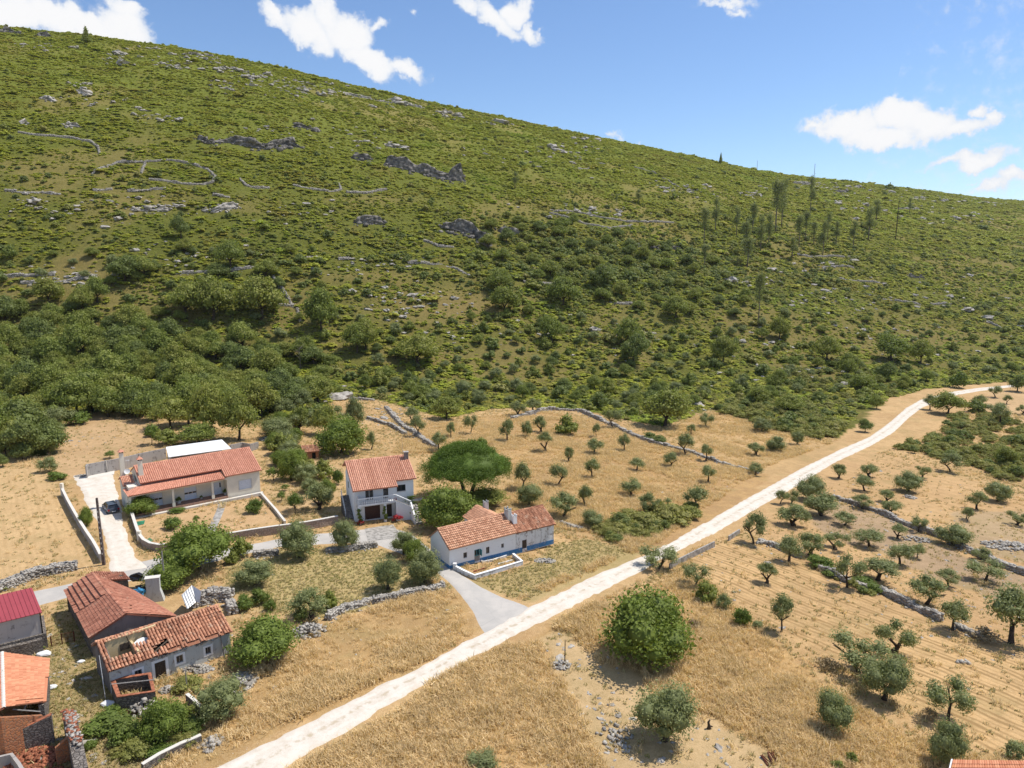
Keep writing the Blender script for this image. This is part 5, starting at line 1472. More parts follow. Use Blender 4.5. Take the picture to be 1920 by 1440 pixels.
sc_ = rr_.lognormal(0, 0.45, len(PB)) * np.clip(PB[:, 1] / 330, 0.4, 2.2) * 1.15
PB[:, 2] += sc_ * 0.08
scatter('hillside_boulders', PB, rr_.uniform(0, 6.28, len(PB)), np.stack([sc_ * 1.25, sc_, sc_ * 0.75], 1), rr_.integers(0, 6, len(PB)), ROCKS, 'pale limestone boulders strewn over the whole hillside', 'boulders')
# stones in the fields and along the track
fs_ = []
for (cx, cy, rx, ry, n) in [(1020, 1200, 40, 60, 60), (1100, 1330, 60, 90, 90), (1300, 1400, 120, 40, 40), (1500, 1120, 160, 60, 14), (1700, 1040, 140, 50, 160), (1850, 1130, 80, 40, 60), (1640, 960, 60, 30, 30), (880, 1200, 40, 30, 26), (700, 1200, 160, 60, 20), (740, 800, 70, 40, 60),
                            (850, 770, 120, 14, 60), (130, 820, 40, 20, 40), (300, 1260, 200, 60, 60), (120, 1250, 30, 50, 40), (1700, 1180, 160, 80, 14), (1240, 1040, 60, 20, 30), (560, 900, 60, 50, 40), (60, 1420, 60, 30, 60), (1600, 900, 120, 30, 60)]:
    x = rr_.normal(cx, rx, n); y = rr_.normal(cy, ry, n)
    fs_.append(np.stack([x, y], 1))
fq = np.concatenate(fs_)
PF = unproj(fq[:, 0], np.maximum(fq[:, 1], 740))
def on_road(P_, pad=0.4):
    bad = np.zeros(len(P_), bool)
    for A_, B_ in ((TA, TB), (LA, LB), (DA, DB)):
        C_ = (A_ + B_) / 2; W_ = np.linalg.norm(A_ - B_, axis=1) / 2 + pad
        for i in range(0, len(C_)):
            bad |= ((P_[:, 0] - C_[i, 0]) ** 2 + (P_[:, 1] - C_[i, 1]) ** 2) < W_[i] ** 2
    return bad
PF = PF[~on_road(PF)]
sc_ = rr_.lognormal(-1.6, 0.45, len(PF))
scatter('field_stones', PF, rr_.uniform(0, 6.28, len(PF)), np.stack([sc_ * 1.3, sc_, sc_ * 0.7], 1), rr_.integers(0, 6, len(PF)), ROCKS, 'small pale stones lying about the fields and track edges', 'stones')

# ------------------------------------------------------------------ uncountable low plants
rs = np.random.default_rng(77)
LOW = []
for i in range(6):
    W, Hh = 2.2, 1.2
    bl = blob_ring(rs, W, -0.2, Hh, 5, fl=0.75)
    LOW.append(crown_mesh('low_shrub_form', bl, 150, 0.36, rs, (M['scrub'], M['scrub'], M['scrub'], M['bramble'], M['oak'], M['olive_green'])[i], core=0.78, shell=0.12, aspect=0.7, upr=0.7))
def frustum_pts(n, y0, y1, umax, power=1.0):
    Y = (rs.uniform(0, 1, n) * (y1 ** (1 + power) - y0 ** (1 + power)) + y0 ** (1 + power)) ** (1 / (1 + power))
    X = rs.uniform(-umax, umax, n) * Y
    return X, Y
X, Y = frustum_pts(560000, 185, 1250, 0.93, 0.3)
Z = terrain(X, Y)
_, _, k_, hill_, d_, px_, py_ = ground_colours(X, Y, Z)
pat = fbm(X / 14, Y / 14, 61, 4)
hollow = np.exp(-(((px_ - 1150) / 330) ** 2 + ((py_ - 500) / 75) ** 2))
dens = np.clip(0.70 + 1.6 * (pat - 0.5) + 0.5 * hollow - 0.5 * d_, 0.05, 1.0)
keep = hill_ & (rs.uniform(0, 1, len(X)) < dens) & (py_ < 800) & ~on_road(np.stack([X, Y], 1), 1.0)
X, Y, Z, px_, py_, pat, hollow, d_ = X[keep], Y[keep], Z[keep], px_[keep], py_[keep], pat[keep], hollow[keep], d_[keep]
# no bushes standing in front of the walls and rock faces
cells = {}
for q in np.concatenate(LINES):
    for a in (0,):
        for b in (-1, 0): cells[(int(q[0] // 1.5) + a, int(q[1] // 1.5) + b)] = 1
near = np.array([(int(a // 1.5), int(b // 1.5)) in cells for a, b in zip(X, Y)])
X, Y, Z, px_, py_, pat, hollow, d_ = X[~near], Y[~near], Z[~near], px_[~near], py_[~near], pat[~near], hollow[~near], d_[~near]
u_ = X / Y; _, r_h = _shape(np.clip(u_, -1.5, 1.5), Y)
far = sstep(350, 900, Y)
sz = rs.lognormal(-0.30, 0.42, len(X)) * (0.7 + 0.8 * fbm(X / 9, Y / 9, 67, 2)) * (0.80 + 0.95 * far) * (1 + 0.35 * hollow) * (1.1 - 0.35 * sstep(0.3, 0.8, r_h))
darkp = np.clip(0.17 + 0.5 * hollow - 0.19 * sstep(0.2, 0.6, r_h), 0.015, 0.65)
isd = rs.uniform(0, 1, len(X)) < darkp
idx = np.where(isd, rs.integers(3, 6, len(X)), rs.integers(0, 3, len(X)))
sclv = np.stack([sz, sz, sz * rs.uniform(0.65, 1.15, len(X)) * np.where(isd, 1.15, 0.58)], 1)
scatter('hillside_scrub', np.stack([X, Y, Z - 0.1], 1), rs.uniform(0, 6.28, len(X)), sclv, idx, LOW, 'low green maquis scrub covering the hillside', 'scrub')
print('scrub', len(X))

# bramble thickets on both sides of the far track
BR = [p[0] for p in PROTO['bramble']] * 2 + [p[0] for p in PROTO['shrub']][:1]
tp = []
for poly, n, s0 in [([(1400, 735), (1480, 742), (1560, 778), (1612, 815), (1590, 832), (1500, 818), (1425, 800), (1340, 770)], 330, 1.0), ([(1622, 838), (1660, 820), (1720, 785), (1780, 765), (1850, 775), (1925, 800), (1925, 915), (1800, 872), (1720, 850), (1650, 850)], 380, 0.85),
                     ([(1110, 1000), (1180, 975), (1300, 945), (1310, 965), (1240, 1000), (1160, 1020)], 90, 0.7), ([(1480, 690), (1640, 690), (1690, 730), (1640, 780), (1560, 770), (1480, 730)], 160, 1.0), ([(560, 860), (500, 790), (520, 780), (600, 900)], 30, 0.8),
                     ([(165, 1385), (220, 1345), (330, 1370), (370, 1395), (300, 1410), (200, 1430)], 22, 0.4), ([(1530, 1050), (1560, 1075), (1600, 1095), (1660, 1120), (1650, 1130), (1560, 1090)], 20, 0.4)]:
    bx = [p[0] for p in poly]; by = [p[1] for p in poly]
    x = rs.uniform(min(bx), max(bx), n * 4); y = rs.uniform(min(by), max(by), n * 4); k = inpoly(x, y, poly)
    P_ = unproj(x[k][:n], y[k][:n]); tp.append(np.concatenate([P_, np.full((len(P_), 1), s0)], 1))
tp = np.concatenate(tp); tp = tp[~on_road(tp[:, :2], 1.3)]
s_ = rs.lognormal(-0.25, 0.3, len(tp)) * tp[:, 3]
scatter('bramble_thicket', tp[:, :3], rs.uniform(0, 6.28, len(tp)), np.stack([s_, s_, s_ * rs.uniform(0.7, 1.1, len(tp))], 1), rs.integers(0, len(BR), len(tp)), BR, 'dense bramble and shrub thickets beside the far track', 'thicket')

# dry grass: tufts of bent blades
def tuft(name, r, n, h, w, mat, spread=0.25):
    V = []; Fq = []
    for i in range(n):
        a = r.uniform(0, 6.28); d = r.uniform(0, spread); hh = h * r.uniform(0.5, 1.15); b = r.uniform(0, 6.28); L = hh * r.uniform(0.2, 0.9)
        p = np.array([d * math.cos(a), d * math.sin(a), -0.03]); s = np.array([-math.sin(b), math.cos(b), 0]) * w * r.uniform(0.6, 1.3)
        m = p + np.array([math.cos(b) * L * 0.3, math.sin(b) * L * 0.3, hh * 0.65]); t = p + np.array([math.cos(b) * L, math.sin(b) * L, hh])
        k = len(V); V += [p - s, p + s, m + s * 0.9, m - s * 0.9, t + s * 0.3, t - s * 0.3]; Fq += [(k, k + 1, k + 2, k + 3), (k + 3, k + 2, k + 4, k + 5)]
    return np_mesh(name, np.array(V), np.array(Fq), mat, var=r.uniform(0, 1, len(Fq)))
GR = [tuft('grass_tuft_form', rs, 20, 0.52, 0.022, M['straw'], 0.45) for _ in range(4)] + [tuft('weed_tuft_form', rs, 12, 0.27, 0.030, M['straw_pale'], 0.25) for _ in range(2)] + [tuft('green_tuft_form', rs, 11, 0.20, 0.030, M['bramble'], 0.17) for _ in range(2)]
def zone(nm): return [z[1] for z in ZONES if z[0] == nm][0]
X, Y = frustum_pts(380000, 42, 235, 0.93, 0.15)
Z = terrain(X, Y); px_, py_, _ = proj(X, Y, Z)
gold = np.zeros(len(X), bool)
for nm in ('golden_upper', 'golden_front', 'golden_near', 'golden_upper_right'): gold |= inpoly(px_, py_, zone(nm))
# rough grass verges along the track
for vz in ([(1060, 1080), (1200, 1020), (1400, 915), (1560, 830), (1660, 770), (1740, 735), (1800, 728), (1760, 775), (1690, 830), (1560, 895), (1440, 965), (1300, 1040), (1180, 1100), (1000, 1200), (880, 1260), (700, 1330), (560, 1440), (330, 1440), (600, 1310), (900, 1150)],):
    gold |= inpoly(px_, py_, vz) & (fbm(X / 2.5, Y / 2.5, 101, 2) > 0.42)
for nm in ('pale_soil', 'mown_right', 'mown_far', 'burnt_plot'): gold &= ~inpoly(px_, py_, zone(nm))
weedy = inpoly(px_, py_, zone('weedy_middle')) | inpoly(px_, py_, zone('weedy_front')) | inpoly(px_, py_, zone('ruin_yard'))
anyw = ~gold & ~weedy & (py_ > 740) & ~inpoly(px_, py_, HILL)
pt = fbm(X / 6, Y / 6, 91, 4); pt2 = fbm(X / 2.2, Y / 2.2, 95, 3)
rnd = rs.uniform(0, 1, len(X))
pr_ = np.where(gold, np.clip(0.45 + 2.6 * (pt - 0.45), 0.12, 1), np.where(weedy, 0.78, np.clip(2.2 * (pt2 - 0.43), 0.13, 0.6)))
smooth_ = inpoly(px_, py_, zone('left_field')) | inpoly(px_, py_, zone('mown_right')) | inpoly(px_, py_, zone('yard_behind')) | inpoly(px_, py_, zone('garden')) | inpoly(px_, py_, zone('mown_far')) | inpoly(px_, py_, zone('pale_soil'))
pr_ = np.where(smooth_ & ~gold, pr_ * 0.24, pr_)
keep = (rnd < pr_) & (gold | weedy | anyw) & ~on_road(np.stack([X, Y], 1), 0.05)
# nothing grows inside the houses
for q in ([(225, 880), (470, 835), (492, 925), (250, 965)], [(640, 870), (780, 860), (783, 975), (660, 980)], [(806, 985), (1000, 960), (1040, 1020), (843, 1066)], [(120, 1085), (260, 1080), (435, 1150), (434, 1220), (208, 1300)], [(0, 1100), (80, 1150), (86, 1210), (0, 1220)]):
    keep &= ~inpoly(px_, py_, q)
X, Y, Z, gold, weedy, pt, pt2 = X[keep], Y[keep], Z[keep], gold[keep], weedy[keep], pt[keep], pt2[keep]
rn2 = rs.uniform(0, 1, len(X))
idx = np.where(gold & (rn2 < 0.93), rs.integers(0, 4, len(X)), np.where(weedy, np.where(rn2 < 0.34, rs.integers(6, 8, len(X)), rs.integers(4, 6, len(X))), np.where(rn2 < 0.80, rs.integers(4, 6, len(X)), np.where(rn2 < 0.85, rs.integers(6, 8, len(X)), rs.integers(0, 4, len(X))))))
s_ = rs.uniform(0.7, 1.35, len(X)) * np.where(gold, 0.75 + 0.9 * (pt - 0.3), np.where(weedy, 0.72, 0.95))
scatter('dry_grass', np.stack([X, Y, Z], 1), rs.uniform(0, 6.28, len(X)), np.stack([s_ * 1.15, s_ * 1.15, s_], 1), idx, GR, 'golden dry grass and weeds covering the fields', 'grass', tilt=(rs.normal(0.25, 0.2, len(X)), rs.normal(0.0, 0.2, len(X))))
print('grass', len(X))
# ------------------------------------------------------------------ buildings
class Frame:
    """local axes of a building: x along its front to the right, y back, z up"""
    def __init__(s, p0, p1=None, yaw=None, endpx=None, dz=0.0):
        s.P = gp(*p0); s.P.z += dz
        if yaw is None:
            Q = gp(*p1); d = Q - s.P
            s.yaw = math.atan2(d.y, d.x); s.L = math.hypot(d.x, d.y)
        else:
            s.yaw = R(yaw); s.L = None
        s.c, s.s = math.cos(s.yaw), math.sin(s.yaw)
        if endpx is not None:
            s.L = s.front(endpx, p0[1])[0]
    def w(s, x, y, z=0.0):
        return Vector((s.P.x + s.c * x - s.s * y, s.P.y + s.s * x + s.c * y, s.P.z + z))
    def front(s, px, py, y=0.0):
        d = px_dir(px, py)
        n = np.array([-s.s, s.c, 0.0])
        o = np.array([0, 0, H]) - np.array(s.P)
        t = (y - o @ n) / (d @ n)
        q = o + d * t
        return float(q[0] * s.c + q[1] * s.s), float(q[2])
    def side(s, px, py, x=0.0):
        d = px_dir(px, py); n = np.array([s.c, s.s, 0.0]); o = np.array([0, 0, H]) - np.array(s.P)
        t = (x - o @ n) / (d @ n); q = o + d * t
        return float(-q[0] * s.s + q[1] * s.c), float(q[2])
    def atz(s, px, py, z):
        p = atz(px, py, s.P.z + z) - s.P
        return float(p.x * s.c + p.y * s.s), float(-p.x * s.s + p.y * s.c)
    def root(s, name, label, cat, group=None):
        e = empty(name, s.P, s.yaw); tag(e, label, cat, group); return e

def wall_open(mb, L, z0, z1, th, ops, y0=0.0, x0=0.0, mat=None):
    """wall along x with rectangular openings (xa, xb, za, zb); outer face at y0, thickness towards +y"""
    ops = [(max(x0, min(a, b)), min(x0 + L, max(a, b)), max(z0, c), min(z1, d)) for a, b, c, d in ops]
    ops = [o for o in ops if o[1] > o[0] and o[3] > o[2]]
    X_ = sorted({x0, x0 + L} | {v for o in ops for v in o[:2]}); Z_ = sorted({z0, z1} | {v for o in ops for v in o[2:]})
    def solid(i, j):
        if i < 0 or j < 0 or i >= len(X_) - 1 or j >= len(Z_) - 1: return False
        mx, mz = (X_[i] + X_[i + 1]) / 2, (Z_[j] + Z_[j + 1]) / 2
        return not any(a < mx < b and c < mz < d for a, b, c, d in ops)
    ya, yb = y0, y0 + th
    for i in range(len(X_) - 1):
        for j in range(len(Z_) - 1):
            if not solid(i, j): continue
            a, b, c, d = X_[i], X_[i + 1], Z_[j], Z_[j + 1]
            mb.face([(a, ya, c), (b, ya, c), (b, ya, d), (a, ya, d)], mat)
            mb.face([(b, yb, c), (a, yb, c), (a, yb, d), (b, yb, d)], mat)
            if not solid(i - 1, j): mb.face([(a, yb, c), (a, ya, c), (a, ya, d), (a, yb, d)], mat)
            if not solid(i + 1, j): mb.face([(b, ya, c), (b, yb, c), (b, yb, d), (b, ya, d)], mat)
            if not solid(i, j - 1): mb.face([(a, yb, c), (b, yb, c), (b, ya, c), (a, ya, c)], mat)
            if not solid(i, j + 1): mb.face([(a, ya, d), (b, ya, d), (b, yb, d), (a, yb, d)], mat)

def gable(mb, x0, x1, y0, yr, y1, ze, zr, ze2=None, mat=None):
    """triangular top of a side wall, a slab between x0 and x1"""
    ze2 = ze if ze2 is None else ze2
    low = [(x0, y0, ze), (x0, yr, zr), (x0, y1, ze2)]
    mb.hexa(low, [(x1, p[1], p[2]) for p in low], mat)

rt = np.random.default_rng(404)
def tile_roof(parent, A, B, C, D, mat, tw=0.25, tl=0.36, mask=None, jit=0.02, name='roof_tiles', arch=0.30, step_=0.035, sag=0.0, lift=0.05, colvar=0.35, segs=4):
    """barrel tiles one by one between eave A->B and ridge D->C (local coordinates)"""
    A, B, C, D = [np.array(p, float) for p in (A, B, C, D)]
    L = max(np.linalg.norm(B - A), np.linalg.norm(C - D)); S = max(np.linalg.norm(D - A), np.linalg.norm(C - B))
    nc, nr = max(1, int(round(L / tw))), max(1, int(round(S / tl)))
    nrm = np.cross(B - A, D - A); nrm /= np.linalg.norm(nrm)
    if nrm[2] < 0: nrm = -nrm
    e = (B - A) / np.linalg.norm(B - A)
    i, j = np.meshgrid(np.arange(nc), np.arange(nr), indexing='ij'); i = i.ravel(); j = j.ravel()
    if mask is not None:
        k = np.array([not mask((a + .5) / nc, (b + .5) / nr) for a, b in zip(i, j)]); i, j = i[k], j[k]
    n = len(i)
    def P_(u, v): return (A[None] * (1 - u)[:, None] + B[None] * u[:, None]) * (1 - v)[:, None] + (D[None] * (1 - u)[:, None] + C[None] * u[:, None]) * v[:, None]
    u = (i + 0.5 + rt.normal(0, jit, n) / tw * 0.5) / nc; v0 = (j - 0.08 + rt.normal(0, jit, n)) / nr; v1 = (j + 1.06 + rt.normal(0, jit, n)) / nr
    v0 = np.clip(v0, -0.03, 1); v1 = np.clip(v1, 0, 1.01)
    sg = sag * (np.sin(u * 5.1 + 1) + np.sin(u * 11.7) * 0.5) * np.sin(np.clip((v0 + v1) / 2, 0, 1) * math.pi)
    p0 = P_(u, v0) + nrm[None] * (lift + step_ + sg)[:, None] if sag else P_(u, v0) + nrm[None] * (lift + step_)
    p1 = P_(u, v1) + nrm[None] * (lift + sg)[:, None] if sag else P_(u, v1) + nrm[None] * lift
    V = []
    w0 = tw * 0.46; w1 = tw * 0.40
    for (p, w) in ((p0, w0), (p1, w1)):
        for q in range(segs + 1):
            a = math.pi * q / segs
            V.append(p - e[None] * (math.cos(a) * w) + nrm[None] * (math.sin(a) * tw * arch))
    V = np.stack(V, 1).reshape(-1, 3)
    m = 2 * (segs + 1)
    fb = np.array([(q, q + 1, q + 1 + segs + 1, q + segs + 1) for q in range(segs)])
    Fq = (fb[None] + (np.arange(n) * m)[:, None, None]).reshape(-1, 4)
    cv = rt.uniform(0, 1, nc + 1)
    var = np.clip(colvar * cv[i] + (1 - colvar) * rt.uniform(0, 1, n), 0, 1)
    me = np_mesh(name, V, Fq, mat, var=np.repeat(var, segs))
    o = link(bpy.data.objects.new(name, me), parent); o['kind'] = 'stuff'
    return o

def roof_slab(parent, A, B, C, D, mat, th=0.12, name='roof_deck'):
    A, B, C, D = [Vector(p) for p in (A, B, C, D)]
    n = (B - A).cross(D - A).normalized()
    if n.z < 0: n = -n
    mb = MB(); mb.va = 0.15
    mb.hexa([p - n * th for p in (A, B, C, D)], [p for p in (A, B, C, D)])
    return mb.build(name, mat, parent)

def ridge(parent, A, B, mat, tw=0.3, name='ridge_tiles'):
    A, B = Vector(A), Vector(B); L = (B - A).length; n = max(1, int(L / 0.42)); d = (B - A) / n
    e = d.normalized(); s = e.cross(Vector((0, 0, 1))).normalized(); mb = MB()
    for i in range(n):
        mb.va = float(rt.uniform(0, 1)); p, q = A + d * i - e * 0.02, A + d * (i + 1) + e * 0.04
        r1 = []
        for (c, w, h_) in ((p, tw * 0.55, 0.03), (q, tw * 0.48, 0.0)):
            r1.append([c + s * (math.cos(math.pi * k / 4) * w) + Vector((0, 0, math.sin(math.pi * k / 4) * w * 0.75 + h_)) for k in range(5)])
        for k in range(4): mb.face([r1[0][k], r1[0][k + 1], r1[1][k + 1], r1[1][k]])
    o = mb.build(name, mat, parent); o['kind'] = 'stuff'; return o

def window(parent, xa, xb, za, zb, y, bars=1, frame=M['white_paint'], pane=M['glass'], name='window', dep=0.14, hbars=0, fw=0.07):
    mb = MB(); xa, xb = min(xa, xb), max(xa, xb)
    f = fw
    for (a, b, c, d) in ((xa, xb, za, za + f), (xa, xb, zb - f, zb), (xa, xa + f, za + f, zb - f), (xb - f, xb, za + f, zb - f)):
        mb.box(a, b, y + dep - 0.05, y + dep + 0.01, c, d)
    for k in range(bars):
        x = xa + (xb - xa) * (k + 1) / (bars + 1); mb.box(x - f * 0.4, x + f * 0.4, y + dep - 0.04, y + dep + 0.005, za + f, zb - f)
    for k in range(hbars):
        z = za + (zb - za) * (k + 1) / (hbars + 1); mb.box(xa + f, xb - f, y + dep - 0.035, y + dep, z - f * 0.3, z + f * 0.3)
    w = mb.build(name, frame, parent)
    g = MB(); g.box(xa + f * 0.5, xb - f * 0.5, y + dep + 0.012, y + dep + 0.03, za + f * 0.5, zb - f * 0.5); g.build('pane', pane, w)
    return w

def panel(parent, xa, xb, za, zb, y, mat, name, dep=0.1, planks=0, horiz=False):
    mb = MB(); xa, xb = min(xa, xb), max(xa, xb)
    if planks:
        for k in range(planks):
            if horiz:
                a = za + (zb - za) * k / planks; b = za + (zb - za) * (k + 1) / planks
                mb.box(xa, xb, y + dep, y + dep + 0.05, a + 0.012, b - 0.012)
            else:
                a = xa + (xb - xa) * k / planks; b = xa + (xb - xa) * (k + 1) / planks
                mb.box(a + 0.012, b - 0.012, y + dep, y + dep + 0.05, za, zb)
        mb.box(xa, xb, y + dep + 0.052, y + dep + 0.07, za, zb)
    else:
        mb.box(xa, xb, y + dep, y + dep + 0.06, za, zb)
    return mb.build(name, mat, parent)

# ================= bungalow =================
f = Frame((250, 970), (489, 927))
hb = f.root('bungalow', 'long cream bungalow with red tiled roof and shuttered porch', 'house')
L = f.L
xp = f.front(427, 925)[0]
ze_b = 3.9; ry = 5.6; rzz = 6.6
zf = f.front(408, 926.5, 1.9)[1]; zsh = f.front(357, 915.5, 1.9)[1]; zdt = f.front(408, 904, 1.9)[1]
print('porch floor', zf, zsh, zdt)
zf = min(max(zf, .3), .9); zsh = min(max(zsh, zf + 2.1), 3.6); zdt = min(max(zdt, zf + 2.0), 3.6)
sl_ = (rzz - ze_b) / (ry + 0.35)
mb = MB(); mb.box(0.0, xp, 2.15, 9.4, -0.6, 4.3); mb.box(xp, L - 0.001, 0.26, 9.4, -0.6, ze_b - .1)
mb.build('core_wall', M['cream'], hb)
def opx(a, b, y): return sorted((f.front(*a, y)[0], f.front(*b, y)[0]))
s1 = opx((282, 936), (305, 936), 1.9); s2 = opx((346, 927), (369, 927), 1.9); dr = opx((401, 915), (415.5, 915), 1.9)
mb = MB(); wall_open(mb, xp - 0.0, -0.6, 4.3, 0.249, [(s1[0], s1[1], zf, zsh), (s2[0], s2[1], zf, zsh), (dr[0], dr[1], zf, zdt)], y0=1.9)
mb.build('porch_wall', M['cream'], hb)
wz1 = f.front(459, 899.5, 0)[1]; wz0 = f.front(459, 916.5, 0)[1]; wx = opx((448, 908), (471.5, 908), 0)
mb = MB(); wall_open(mb, L - xp, -0.6, ze_b - .1, 0.259, [(wx[0], wx[1], wz0, wz1)], y0=0.0, x0=xp)
mb.build('front_wall', M['cream'], hb)
mb = MB()
for (a, b, c, d) in ((wx[0] - .1, wx[1] + .1, wz0 - .12, wz0), (wx[0] - .1, wx[1] + .1, wz1, wz1 + .1), (wx[0] - .1, wx[0], wz0, wz1), (wx[1], wx[1] + .1, wz0, wz1)): mb.box(a, b, -0.04, 0.02, c, d)
mb.build('window_surround', M['coping'], hb)
panel(hb, wx[0], wx[1], wz0, wz1, 0.0, M['shutter'], 'window_shutter', 0.08, 9, True)
for s in (s1, s2):
    m_ = (s[0] + s[1]) / 2
    panel(hb, s[0], s[1], zf + 1.25, zsh, 1.9, M['shutter'], 'roller_shutter', 0.08, 6, True)
    dd = panel(hb, s[0], s[1], zf, zf + .95, 1.9, M['shutter'], 'garage_door', 0.12, 3, True)
    for k in range(3):
        q = MB(); a = s[0] + (s[1] - s[0]) * (k + 0.08) / 3; q.box(a, a + (s[1] - s[0]) * 0.27, 2.03, 2.08, zf + .97, zf + 1.23); q.build('garage_window', M['glass'], hb)
d_ = panel(hb, dr[0], dr[1], zf, zdt, 1.9, M['shutter'], 'front_door', 0.1)
q = MB(); q.box(dr[0] + 0.75 * (dr[1] - dr[0]), dr[0] + 0.93 * (dr[1] - dr[0]), 1.98, 1.995, zf + 1.1, zf + 1.9); q.build('door_glass', M['glass'], d_)
mb = MB(); mb.box(-0.25, xp - 0.004, -0.25, 1.895, -0.6, zf - .01); mb.build('porch_floor', M['terrazzo'], hb)
mb = MB(); mb.box(-0.6, L + 0.2, -0.85, -0.254, -0.6, 0.10); mb.build('apron', M['coping'], hb)
for pxx in (243.5, 325.5, 400.5):
    x = f.front(pxx, 940, 0)[0]; mb = MB(); mb.box(x - 0.15, x + 0.15, -0.1, 0.2, zf, 3.3); mb.box(x - 0.22, x + 0.22, -0.16, 0.26, zf, zf + .7); mb.build('porch_column', M['cream'], hb)
mb = MB(); mb.box(-0.25, xp - 0.003, -0.12, 0.22, 3.303, 3.56); mb.box(-0.25, 0.05, 0.22, 1.89, 3.303, 3.56); mb.build('porch_beam', M['cream'], hb)
# side wall piece of the porch (left) closes the garage end
mb = MB(); mb.box(-0.26, 0.0, 2.0, 7.4, -0.6, 3.5); mb.build('side_wall', M['cream'], hb)
# roofs
def plane(y): return ze_b + (y + 0.35) * sl_
rz_ = plane(ry)
xm = f.front(262, 905, 1.6)[0]
roof_slab(hb, (xm, 1.5, plane(1.5)), (xp - 0.35, 1.5, plane(1.5)), (xp - 0.35, ry, rz_), (xm, ry, rz_), M['tile_new'])
tile_roof(hb, (xm, 1.5, plane(1.5)), (xp - 0.35, 1.5, plane(1.5)), (xp - 0.35, ry, rz_), (xm, ry, rz_), M['tile_new'], 0.30, 0.40, jit=0.004, colvar=0.35, step_=0.012, arch=0.30)
roof_slab(hb, (xp - 0.35, -0.35, ze_b), (L + 0.35, -0.35, ze_b), (L + 0.35, ry, rz_), (xp - 0.35, ry, rz_), M['tile_new'])
tile_roof(hb, (xp - 0.35, -0.35, ze_b), (L + 0.35, -0.35, ze_b), (L + 0.35, ry, rz_), (xp - 0.35, ry, rz_), M['tile_new'], 0.30, 0.40, jit=0.004, colvar=0.35, step_=0.012, arch=0.30)
bz = rz_ - (9.8 - ry) * sl_
roof_slab(hb, (L + 0.35, 9.8, bz), (xm, 9.8, bz), (xm, ry, rz_), (L + 0.35, ry, rz_), M['tile_new'])
ridge(hb, (xm, ry, rz_ + 0.05), (L + 0.35, ry, rz_ + 0.05), M['tile_new'])
mb = MB(); gable(mb, L - 0.26, L - 0.002, 0.0, ry, 9.4, ze_b - .1, rz_ - 0.12, bz + 0.1)
gable(mb, xm + 0.1, xm + 0.36, 1.9, ry, 9.3, 4.25, rz_ - 0.12, bz + 0.1)
mb.build('gable_wall', M['cream'], hb)
# porch lean-to, wrapping the left corner with a hip
roof_slab(hb, (-0.5, -0.45, 3.60), (xp - 0.38, -0.45, 3.60), (xp - 0.38, 1.88, 4.28), (1.5, 1.88, 4.28), M['tile_new'], 0.1)
tile_roof(hb, (-0.4, -0.45, 3.60), (xp - 0.38, -0.45, 3.60), (xp - 0.38, 1.88, 4.28), (1.5, 1.88, 4.28), M['tile_new'], 0.30, 0.40, jit=0.004, colvar=0.35, step_=0.012, arch=0.30)
roof_slab(hb, (-0.5, 3.9, 3.60), (-0.5, -0.45, 3.60), (1.5, 1.88, 4.28), (1.5, 3.9, 4.28), M['tile_new'], 0.1)
tile_roof(hb, (-0.5, 3.9, 3.60), (-0.5, -0.4, 3.60), (1.5, 1.9, 4.28), (1.5, 3.9, 4.28), M['tile_new'], 0.22, 0.36, jit=0.012, lift=0.01, arch=0.15)
# lower wing at the far left
zx = xm - 0.05
mb = MB(); mb.box(-0.2, zx, 3.95, 7.6, -0.6, 3.9); mb.build('wing_wall', M['cream'], hb)
roof_slab(hb, (-0.45, 3.75, 4.15), (zx - 0.25, 3.75, 4.15), (zx - 0.25, 5.9, 5.15), (-0.45, 5.9, 5.15), M['tile_new'])
tile_roof(hb, (-0.45, 3.75, 4.15), (zx - 0.25, 3.75, 4.15), (zx - 0.25, 5.9, 5.15), (-0.45, 5.9, 5.15), M['tile_house'], 0.22, 0.38, jit=0.008)
roof_slab(hb, (zx - 0.25, 7.9, 4.28), (-0.45, 7.9, 4.28), (-0.45, 5.9, 5.15), (zx - 0.25, 5.9, 5.15), M['tile_new'])
mb = MB(); gable(mb, -0.2, -0.01, 3.95, 5.9, 7.6, 3.9, 5.03); gable(mb, zx - 0.3, zx, 3.95, 5.9, 7.6, 3.9, 5.03); mb.build('wing_gable', M['cream'], hb)
def chimney(x, y, z0, z1, w, label=None, cap='tile_new', wall='cream'):
    mb = MB(); mb.hexa([(x - w, y - w, z0), (x + w, y - w, z0), (x + w, y + w, z0), (x - w, y + w, z0)], [(x - w * .82, y - w * .82, z1), (x + w * .82, y - w * .82, z1), (x + w * .82, y + w * .82, z1), (x - w * .82, y + w * .82, z1)])
    c = mb.build('chimney', M[wall], hb)
    q = MB()
    for sx in (-1, 1):
        for sy in (-1, 1): q.box(x + sx * w * .6 - .05, x + sx * w * .6 + .05, y + sy * w * .6 - .05, y + sy * w * .6 + .05, z1, z1 + 0.22)
    q.build('chimney_vent', M['dark'], c)
    q = MB(); w2 = w * 1.25; q.va = 0.6; q.hexa([(x - w2, y - w2, z1 + .22), (x + w2, y - w2, z1 + .22), (x + w2, y + w2, z1 + .22), (x - w2, y + w2, z1 + .22)], [(x - .08, y - .08, z1 + .62), (x + .08, y - .08, z1 + .62), (x + .08, y + .08, z1 + .62), (x - .08, y + .08, z1 + .62)])
    q.build('chimney_cap', M[cap], c)
    return c
cy = 3.4; cx = f.front(264, 887, cy)[0]
chimney(cx, cy, plane(cy) - 0.5, f.front(262, 863, cy)[1], 0.36)
cx2 = f.front(228.5, 868, 6.6)[0]
chimney(cx2, 6.6, 3.6, f.front(228.5, 849, 6.6)[1], 0.36)
xd = f.front(235, 858, 6.4)[0]
